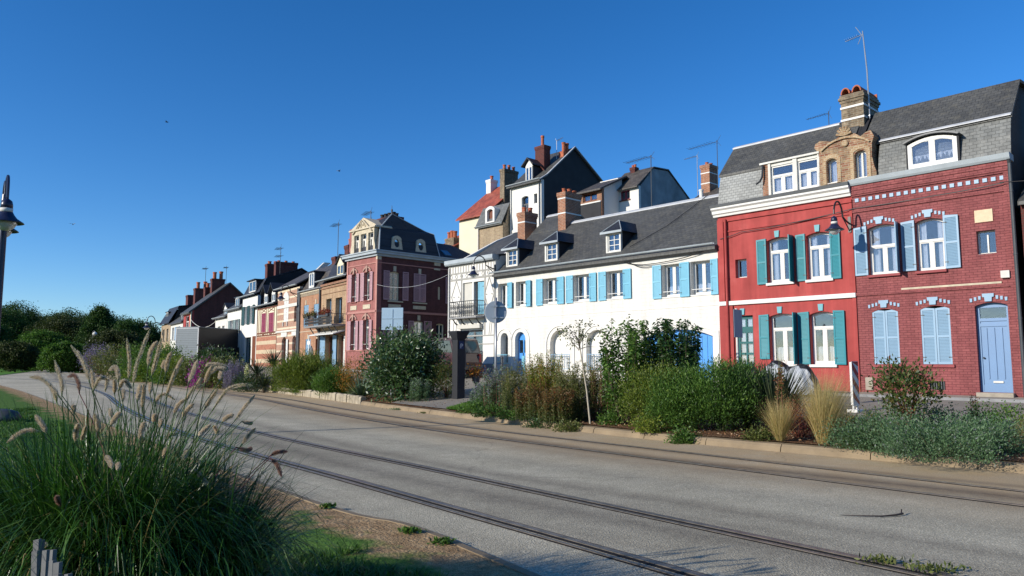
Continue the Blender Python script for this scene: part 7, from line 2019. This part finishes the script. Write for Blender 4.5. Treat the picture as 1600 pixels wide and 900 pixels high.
# sapling
r_ = root_at('sapling', X(921, 17.7), 17.7, 'thin pale stemmed sapling with a sparse small crown before the arches', 'young tree')
rng = np.random.default_rng(70); mb = MB(); mb.tube([(0, 0, -.05), (-.08, 0, .8), (-.20, 0, 1.6), (-.26, .0, 2.05)], [.024, .020, .016, .012], 8); mb.build('trunk', M['pale_bark'], r_)
mb = MB(); P = []; Dv = []
for i in range(30):
    a = rng.random() * 6.283; s0 = np.array([-.26, 0, 1.75 + .3 * rng.random()]); e = s0 + np.array([math.cos(a) * .55 * rng.random() ** .6, math.sin(a) * .45 * rng.random(), .02 + .42 * rng.random()]); mb.tube([tuple(s0), tuple((s0 + e) / 2 + np.array([0, 0, .04])), tuple(e)], [.007, .005, .002], 4)
    if rng.random() < .62:
        k = 17; P.append(e + rng.normal(size=(k, 3)) * .055); Dv.append(rng.normal(size=(k, 3)) + np.array([0, 0, -.2]))
mb.build('branches', M['bark'], r_); P = np.concatenate(P); Dv = np.concatenate(Dv); quads('crown', leaves(P, Dv, .075, .034, rng), LM['olive'], rng.random(len(P)) * .6, r_)
# perennials between the round sign and the sapling
for i, (px, d, rx, h_, nst, mt, lab, fl) in enumerate((
    (778, 21.6, .45, 1.50, 80, 'greygreen', 'lilac spiked perennials round the foot of the round sign', 'lilac'),
    (752, 22.3, .38, .95, 60, 'greygreen', 'grey lilac perennials left of the round sign pole', 'lilac'),
    (815, 20.4, .55, 1.60, 110, 'olive', 'olive green perennial clump right of the round sign', None),
    (855, 19.6, .50, 1.85, 125, 'yellowgreen', 'tallest yellow green perennial clump before the first arch', 'orange'),
    (893, 18.9, .50, 1.62, 115, 'olive', 'red stemmed perennial clump left of the sapling', None),
    (870, 18.3, .45, .95, 90, 'russet', 'low russet stemmed clump at the front, left of the sapling', None),
    (938, 18.9, .45, 1.65, 100, 'olive', 'olive perennial clump right of the sapling', None),
    (835, 19.3, .55, 1.0, 90, 'russet', 'brownish perennials at the front of the mixed clumps', None))):
    stalk_bed('perennials', X(px, d), d, rx, rx * .8, h_, nst, lab, mt, 'stem' if i % 3 else 'red_stem', 80 + i, 'perennials', .065, .018, 85, lean=.09, lowbare=.04, flower=fl, hv=.45)
for i, (px, d, rx, h_, mt, lab) in enumerate(((738, 21.9, .34, .42, 'mid', 'low broad leaved green plant at the lawn corner'), (765, 20.6, .42, .34, 'mid', 'low green leafy plant at the kerb below the lilac spikes'),
    (805, 19.6, .48, .30, 'mid', 'low green edging plant below the olive clump'), (845, 18.6, .45, .28, 'deep', 'low dark green edging plant where the lamp shadow falls'),
    (885, 17.6, .32, .22, 'olive', 'flat olive ground plant left of the sapling foot'), (955, 17.6, .30, .30, 'mid', 'small green plant right of the sapling foot'),
    (1062, 15.0, .20, .26, 'mid', 'small bright leafy plant in the mulch before the dense shrub'), (1008, 15.9, .30, .45, 'yellowgreen', 'small yellowing plant at the front of the bed'),
    (1330, 13.0, .22, .20, 'olive', 'flat olive weed patch left of the catmint mounds'), (1180, 14.2, .22, .15, 'olive', 'flat green weed patch before the sword leaved plant'),
    (1565, 14.6, .45, .75, 'mid', 'loose green plant behind the right catmint mound'), (1490, 14.9, .5, .62, 'greygreen', 'grey green plant behind the middle catmint mound'), (1345, 15.2, .45, .60, 'olive', 'olive plant between the beacon foot and the russet bush'), (1445, 15.6, .4, .6, 'greygreen', 'grey green plant right of the russet bush foot'), (1530, 15.9, .45, .60, 'mid', 'sparse green plant before the blue front door'))):
    shrub('low_plant', X(px, d), d, rx, h_, lab, mt, .05, .03, 34, 34, .07, 100 + i, 'low plant', 'stem', stems=4, dome=True)
stalk_bed('dry_stalk', X(1513, 15.2), 15.2, .12, .1, .95, 5, 'thin dead stalk with a dark tip left of the blue front door', 'russet', 'red_stem', 120, 'dead stalk', .03, .02, 30, lowbare=.6, lean=.03)
# left of the gap: the broad bush and its neighbours
shrub('broad_bush', X(628, 28.2), 28.2, 1.22, 2.55, 'broad dark bush of big glossy leaves with pale undersides', 'laurel', .14, .062, 170, 62, .26, 130, 'bush', 'bark', upright=.1, shell=.3, ry=1.1, base=.03, tint_bias=.10)
shrub('broad_bush', X(663, 28.6), 28.6, .75, 2.35, 'right hand glossy bush merging with the broad one', 'laurel', .12, .055, 90, 55, .2, 131, 'bush', 'bark', upright=.1, shell=.35, tint_bias=-.02)
shrub('russet_bush', X(698, 27.6), 27.6, .52, 1.35, 'loose russet green bush hiding the van rear', 'russet', .06, .028, 80, 45, .13, 132, 'bush', 'red_stem', upright=.6, shell=.3, tint_bias=-.12)
stalk_bed('grey_spikes', X(656, 26.9), 26.9, .38, .3, .95, 45, 'upright grey green spikes in front of the broad bush', 'greygreen', 'stem', 133, 'perennial', .09, .02, 40, lean=.10, lowbare=.05)
rosette('yucca', X(566, 30.2), 30.2, 1.05, 110, 'spiky grey green yucca rosette left of the broad bush', 'yucca', 134, .06, 'yucca')
shrub('orange_shrub', X(556, 32.0), 32.0, .65, 1.55, 'yellow and orange flowering shrub behind the yucca rosette', 'orange', .06, .03, 70, 45, .16, 135, 'shrub', 'stem')
shrub('fine_shrub', X(478, 36.5), 36.5, 1.45, 1.75, 'wide fine leaved bright green shrub, largest of the fine ones', 'yellowgreen', .14, .022, 230, 130, .2, 136, 'shrub', 'stem', upright=1.4, shell=.3, tint_bias=-.15, ry=1.0)
shrub('fine_shrub', X(525, 33.2), 33.2, .85, 1.05, 'small fine leaved green shrub left of the yucca rosette', 'mid', .12, .022, 130, 110, .15, 137, 'shrub', 'stem', upright=1.2, shell=.3)
for i, (px, d, tr_, hh) in enumerate(((430, 40.5, 1.35, 1.0), (404, 41.5, 1.0, .95), (415, 40.0, .35, .95))):
    rosette('cordyline', X(px, d), d, hh, 150, ['dark spiky cabbage palm head, tallest, beyond the fine shrub', 'dark spiky cabbage palm head left of the tallest', 'low dark spiky rosette below the two palm heads'][i], 'phormium', 140 + i, .055, 'cabbage palm', .1, 1.9, curl=.4, trunk=tr_)
stalk_bed('white_flower_spike', X(388, 42.5), 42.5, .08, .08, 1.9, 4, 'cream flower spike rising left of the palms', 'cream', 'stem', 145, 'flower spike', .09, .07, 60, lowbare=.55, lean=.02)
shrub('dark_shrub', X(392, 41.5), 41.5, .75, .95, 'low dark shrub at the foot of the palms', 'deep', .10, .03, 60, 50, .18, 146, 'shrub', 'stem')
stalk_bed('russian_sage', X(368, 44.0), 44.0, .62, .5, 1.85, 110, 'tall hazy lilac flower spikes left of the palms', 'lilac', 'stem', 147, 'perennial', .07, .02, 60, lean=.14, lowbare=.05, flower='lilac')
for i, (px, d, rx, h_, mt, lab) in enumerate((
    (338, 49.0, 1.5, 2.3, 'deep', 'dark green bush below the side of the lorry'), (322, 47.3, .42, 1.35, 'magenta', 'small bush dotted with magenta flowers'),
    (352, 46.5, 1.2, 1.6, 'olive', 'olive bush right of the magenta flowers'), (285, 55.0, 1.6, 2.0, 'yellowgreen', 'yellow green bush below the roller door of the lorry'),
    (262, 58.0, 1.3, 2.9, 'mid', 'tall green bush at the left of the lorry'), (240, 62.0, 1.5, 2.6, 'mid', 'green bush at the foot of the last house'),
    (218, 66.0, 1.4, 3.0, 'tree_light', 'leafy bush by the small yellow sign'), (190, 73.0, 2.2, 3.4, 'olive', 'olive brown bush at the bend'),
    (168, 80.0, 2.2, 2.6, 'russet', 'reddish bush at the tip of the long bed'), (158, 84.0, 1.6, 3.4, 'lilac', 'hazy lilac flowered bush at the far bend'),
    (205, 70.0, 1.5, 1.6, 'deep', 'low dark bush before the yellow sign'), (300, 52.0, 1.1, 1.2, 'olive', 'low olive bush at the kerb below the lorry'),
    (230, 62.5, 1.3, 1.3, 'yellowgreen', 'low bright bush at the kerb left of the lorry'), (272, 55.5, 1.2, 1.2, 'mid', 'low green bush at the kerb before the lorry left corner'))):
    shrub('far_bush', X(px, d), d, rx, h_, lab, mt, .16, .07, 90, 46, .3, 160 + i, 'bush', 'bark', upright=.5, shell=.35, base=.02, z=max(.1, gz(X(px, d), d) - .1), stems=5)
for i, (px, d, rx, h_, mt, lab) in enumerate(((420, 38.2, .9, .38, 'yellowgreen', 'low yellow green ground plant at the stone edging start'), (455, 35.8, .9, .36, 'mid', 'low green ground plant on the stone edging'),
    (495, 33.3, .8, .34, 'yellowgreen', 'low yellow green ground plant midway on the stone edging'), (530, 31.0, .7, .30, 'mid', 'low green ground plant right end of the stone edging'),
    (385, 41.0, .8, .5, 'deep', 'low dark ground plant by the boulders'), (512, 34.0, .6, .55, 'orange', 'low orange dotted plant behind the stone edging'))):
    shrub('ground_plant', X(px, d) + .85, d + .95, rx, h_, lab, mt, .07, .035, 60, 40, .12, 180 + i, 'low plant', 'stem', stems=4, dome=True)
# flowers on the balcony and in the pot
def flowers(u0, u1, y, z, n_, seed, parent_label):
    rng = np.random.default_rng(seed); c_ = wp(PB, (u0 + u1) / 2, y, z); root = empty('window_box', c_, PB[1]); tag(root, parent_label, 'flower box', 'flower boxes on the balcony')
    L_ = (u1 - u0) / 2; MB().box(-L_, L_, -.1, .1, -.2, .0).build('box', M['iron'], root)
    P = np.stack([rng.uniform(-L_, L_, n_), rng.normal(size=n_) * .12, np.abs(rng.normal(size=n_)) * .16 - .08 * rng.random(n_)], 1)
    quads('flowers', leaves(P, rng.normal(size=(n_, 3)), .10, .06, rng), LM['red'] if seed % 2 else LM['russet'], rng.random(n_), root)
flowers(-5.8, -4.9, -.95, 4.95, 420, 200, 'box of dark trailing plants at the left end of the iron balcony')
flowers(-4.2, -3.6, -.95, 4.95, 300, 202, 'small box of green plants at the middle of the iron balcony')
flowers(-2.7, -1.0, -.95, 4.95, 900, 201, 'long box of dark red flowers at the right end of the iron balcony')
P = RNG.normal(size=(420, 3)) * np.array([.16, .16, .14]) + np.array([0, 0, .22])
quads('flowers', leaves(P, RNG.normal(size=(420, 3)), .07, .045, RNG), LM['pot'], RNG.random(420), POT)

# ---- mulch chips and fallen leaves on the bed
nc = 9000; sv_ = s_of(9, 9) + (s_of(-7.5, 31) - s_of(9, 9)) * RNG.random(nc); fv = .03 + .20 * RNG.random(nc)
cx_ = np.array([np.interp(sv_, seg, CC[:, j]) for j in range(5)])
px_ = cx_[0] + (cx_[2] - cx_[0]) * fv; py_ = cx_[1] + (cx_[3] - cx_[1]) * fv; pz_ = .15 + (cx_[4] - .15) * (fv * fv * (3 - 2 * fv)) + .022
LM['chip'] = leafmat('bark_chip', [(.06, .03, .018), (.16, .075, .035), (.26, .15, .08), (.42, .32, .22)], .0, .9, .1)
P = np.stack([px_, py_, pz_], 1); Dv = RNG.normal(size=(nc, 3)) * np.array([1, 1, .25])
tag(quads('bark_chips', leaves(P, Dv, .05, .028, RNG), LM['chip'], RNG.random(nc)), 'brown bark chips scattered over the planting bed', 'bark chips', kind='stuff')
# blades on the small lawn
nb = 14000; sv_ = s_of(-.8, 21) + (s_of(-1.9, 22.7) - s_of(-.8, 21)) * RNG.random(nb); fv = .03 + .19 * RNG.random(nb)
cx_ = np.array([np.interp(sv_, seg, CC[:, j]) for j in range(5)])
B = np.stack([cx_[0] + (cx_[2] - cx_[0]) * fv, cx_[1] + (cx_[3] - cx_[1]) * fv, .15 + (cx_[4] - .15) * (fv * fv * (3 - 2 * fv)) + .03], 1)
Q, _ = blade_quads(B, RNG.random(nb) * 6.283, np.abs(RNG.normal(size=nb)) * .3, .06 + .06 * RNG.random(nb), np.full(nb, .009), np.full(nb, .6), RNG, seg=2)
LM['lawn'] = leafmat('lawn_blade', [(.05, .13, .015), (.09, .20, .025), (.13, .26, .035), (.2, .3, .06)], .4)
tag(quads('grass', Q, LM['lawn'], np.tile(RNG.random(nb), 2)), 'bright short grass on the little lawn by the parking column', 'grass', kind='stuff')

# ---- trees beyond the bend
def tree(x, y, H_, rad, label, mat='tree', seed=1, conic=False, n_br=90, per=110, leaf=.42):
    rng = np.random.default_rng(seed); root = empty('tree', (x, y, 0)); tag(root, label, 'tree', 'trees beyond the bend')
    mb = MB(); mb.tube([(0, 0, -.2), (.1, 0, H_ * .25), (0, .1, H_ * .55)], [H_ * .028, H_ * .02, H_ * .009], 8)
    T = clump_points(rng, n_br, rad, rad, H_, .12 if not conic else .06, shell=.6)
    if conic:
        f = 1 - T[:, 2] / H_; T[:, 0] *= .25 + 1.15 * f; T[:, 1] *= .25 + 1.15 * f
    for k in range(10):
        e = T[rng.integers(n_br)]; mb.tube([(0, 0, H_ * (.2 + .03 * k)), tuple(e * .5 + np.array([0, 0, H_ * .18])), tuple(e)], [H_ * .010, H_ * .006, .02], 5)
    mb.build('trunk', M['bark'], root)
    idx = np.repeat(np.arange(n_br), per); sp_ = rad * .125
    csz = (.6 + .9 * rng.random(n_br))[idx][:, None]
    P = T[idx] + np.clip(rng.normal(size=(len(idx), 3)), -1.7, 1.7) * sp_ * csz * np.array([1, 1, .8]); P[:, 2] = np.maximum(P[:, 2], .3)
    t = np.clip(rng.normal(.4, .22, len(idx)) + (rng.random(n_br)[idx] - .5) * .4, 0, 1)
    quads('crown', leaves(P, rng.normal(size=P.shape) + np.array([0, 0, .3]), leaf * (.6 + .7 * rng.random(len(idx))), leaf * .55, rng), LM[mat], t, root)
TR = [(-20, 175, 14.6, 7.5, 'tree', 0, 'rounded dark tree cut by the left edge'), (22, 190, 16.0, 8.0, 'tree', 0, 'largest rounded dark tree at the far left'),
      (62, 200, 14.5, 7.5, 'tree', 0, 'dark tree right of the largest one'), (95, 170, 12.2, 6.5, 'tree_olive', 0, 'olive dark tree in the middle of the wood'),
      (124, 185, 14.0, 6.5, 'tree', 0, 'dark rounded tree left of the tall pointed one'), (157, 150, 12.8, 4.6, 'tree', 1, 'tall pointed conifer like tree, highest of the wood'),
      (182, 170, 12.0, 6.0, 'tree', 0, 'dark tree right of the tall pointed one'), (196, 140, 9.2, 3.8, 'tree', 1, 'smaller pointed tree before the house row end'),
      (214, 150, 9.8, 5.0, 'tree', 0, 'dark tree second from the last house'), (236, 170, 8.0, 5.0, 'tree', 0, 'low dark tree just left of the last house'),
      (100, 118, 4.6, 2.6, 'tree_light', 0, 'small bright green tree before the wood, centre'), (28, 125, 4.8, 3.0, 'tree_olive', 0, 'small tree at the left before the wood'),
      (70, 140, 7.2, 4.0, 'tree_light', 0, 'medium bright tree between the dark ones'), (130, 120, 4.2, 2.6, 'tree_light', 0, 'small bright tree under the pointed one'),
      (-35, 140, 9.5, 5.0, 'tree', 0, 'dark tree mostly out of frame at the left edge'), (48, 240, 12.5, 9, 'tree', 0, 'hazy tree at the back of the wood, left'), (150, 260, 16.5, 9, 'tree', 0, 'hazy tree at the back of the wood, right'),
      (178, 118, 6.5, 3.2, 'tree_olive', 0, 'olive small tree behind the reddish bush'), (90, 250, 16, 10, 'tree', 0, 'hazy tree at the back of the wood, middle')]
for i, (px, d, hh, rr, mt, cn, lab) in enumerate(TR): tree(X(px, d), d, hh, rr, lab, mt, 300 + i, bool(cn), leaf=.17 + d / 900, n_br=260, per=150)
# white post and rail fence before the wood
r_ = empty('rail_fence', (X(90, 125), 125, 0)); tag(r_, 'low pale post and rail fence before the wood', 'fence')
mb = MB()
for k in range(9): MB().box(-.12, .12, -.12, .12, 0, 1.3).build('post', M['offwhite'], r_, (k * 1.9, k * .5, 0))
mb.hexa([(0, -.05, .9), (15.2, 3.95, .9), (15.2, 4.05, .9), (0, .05, .9), (0, -.05, 1.05), (15.2, 3.95, 1.05), (15.2, 4.05, 1.05), (0, .05, 1.05)]); mb.build('rail', M['offwhite'], r_)
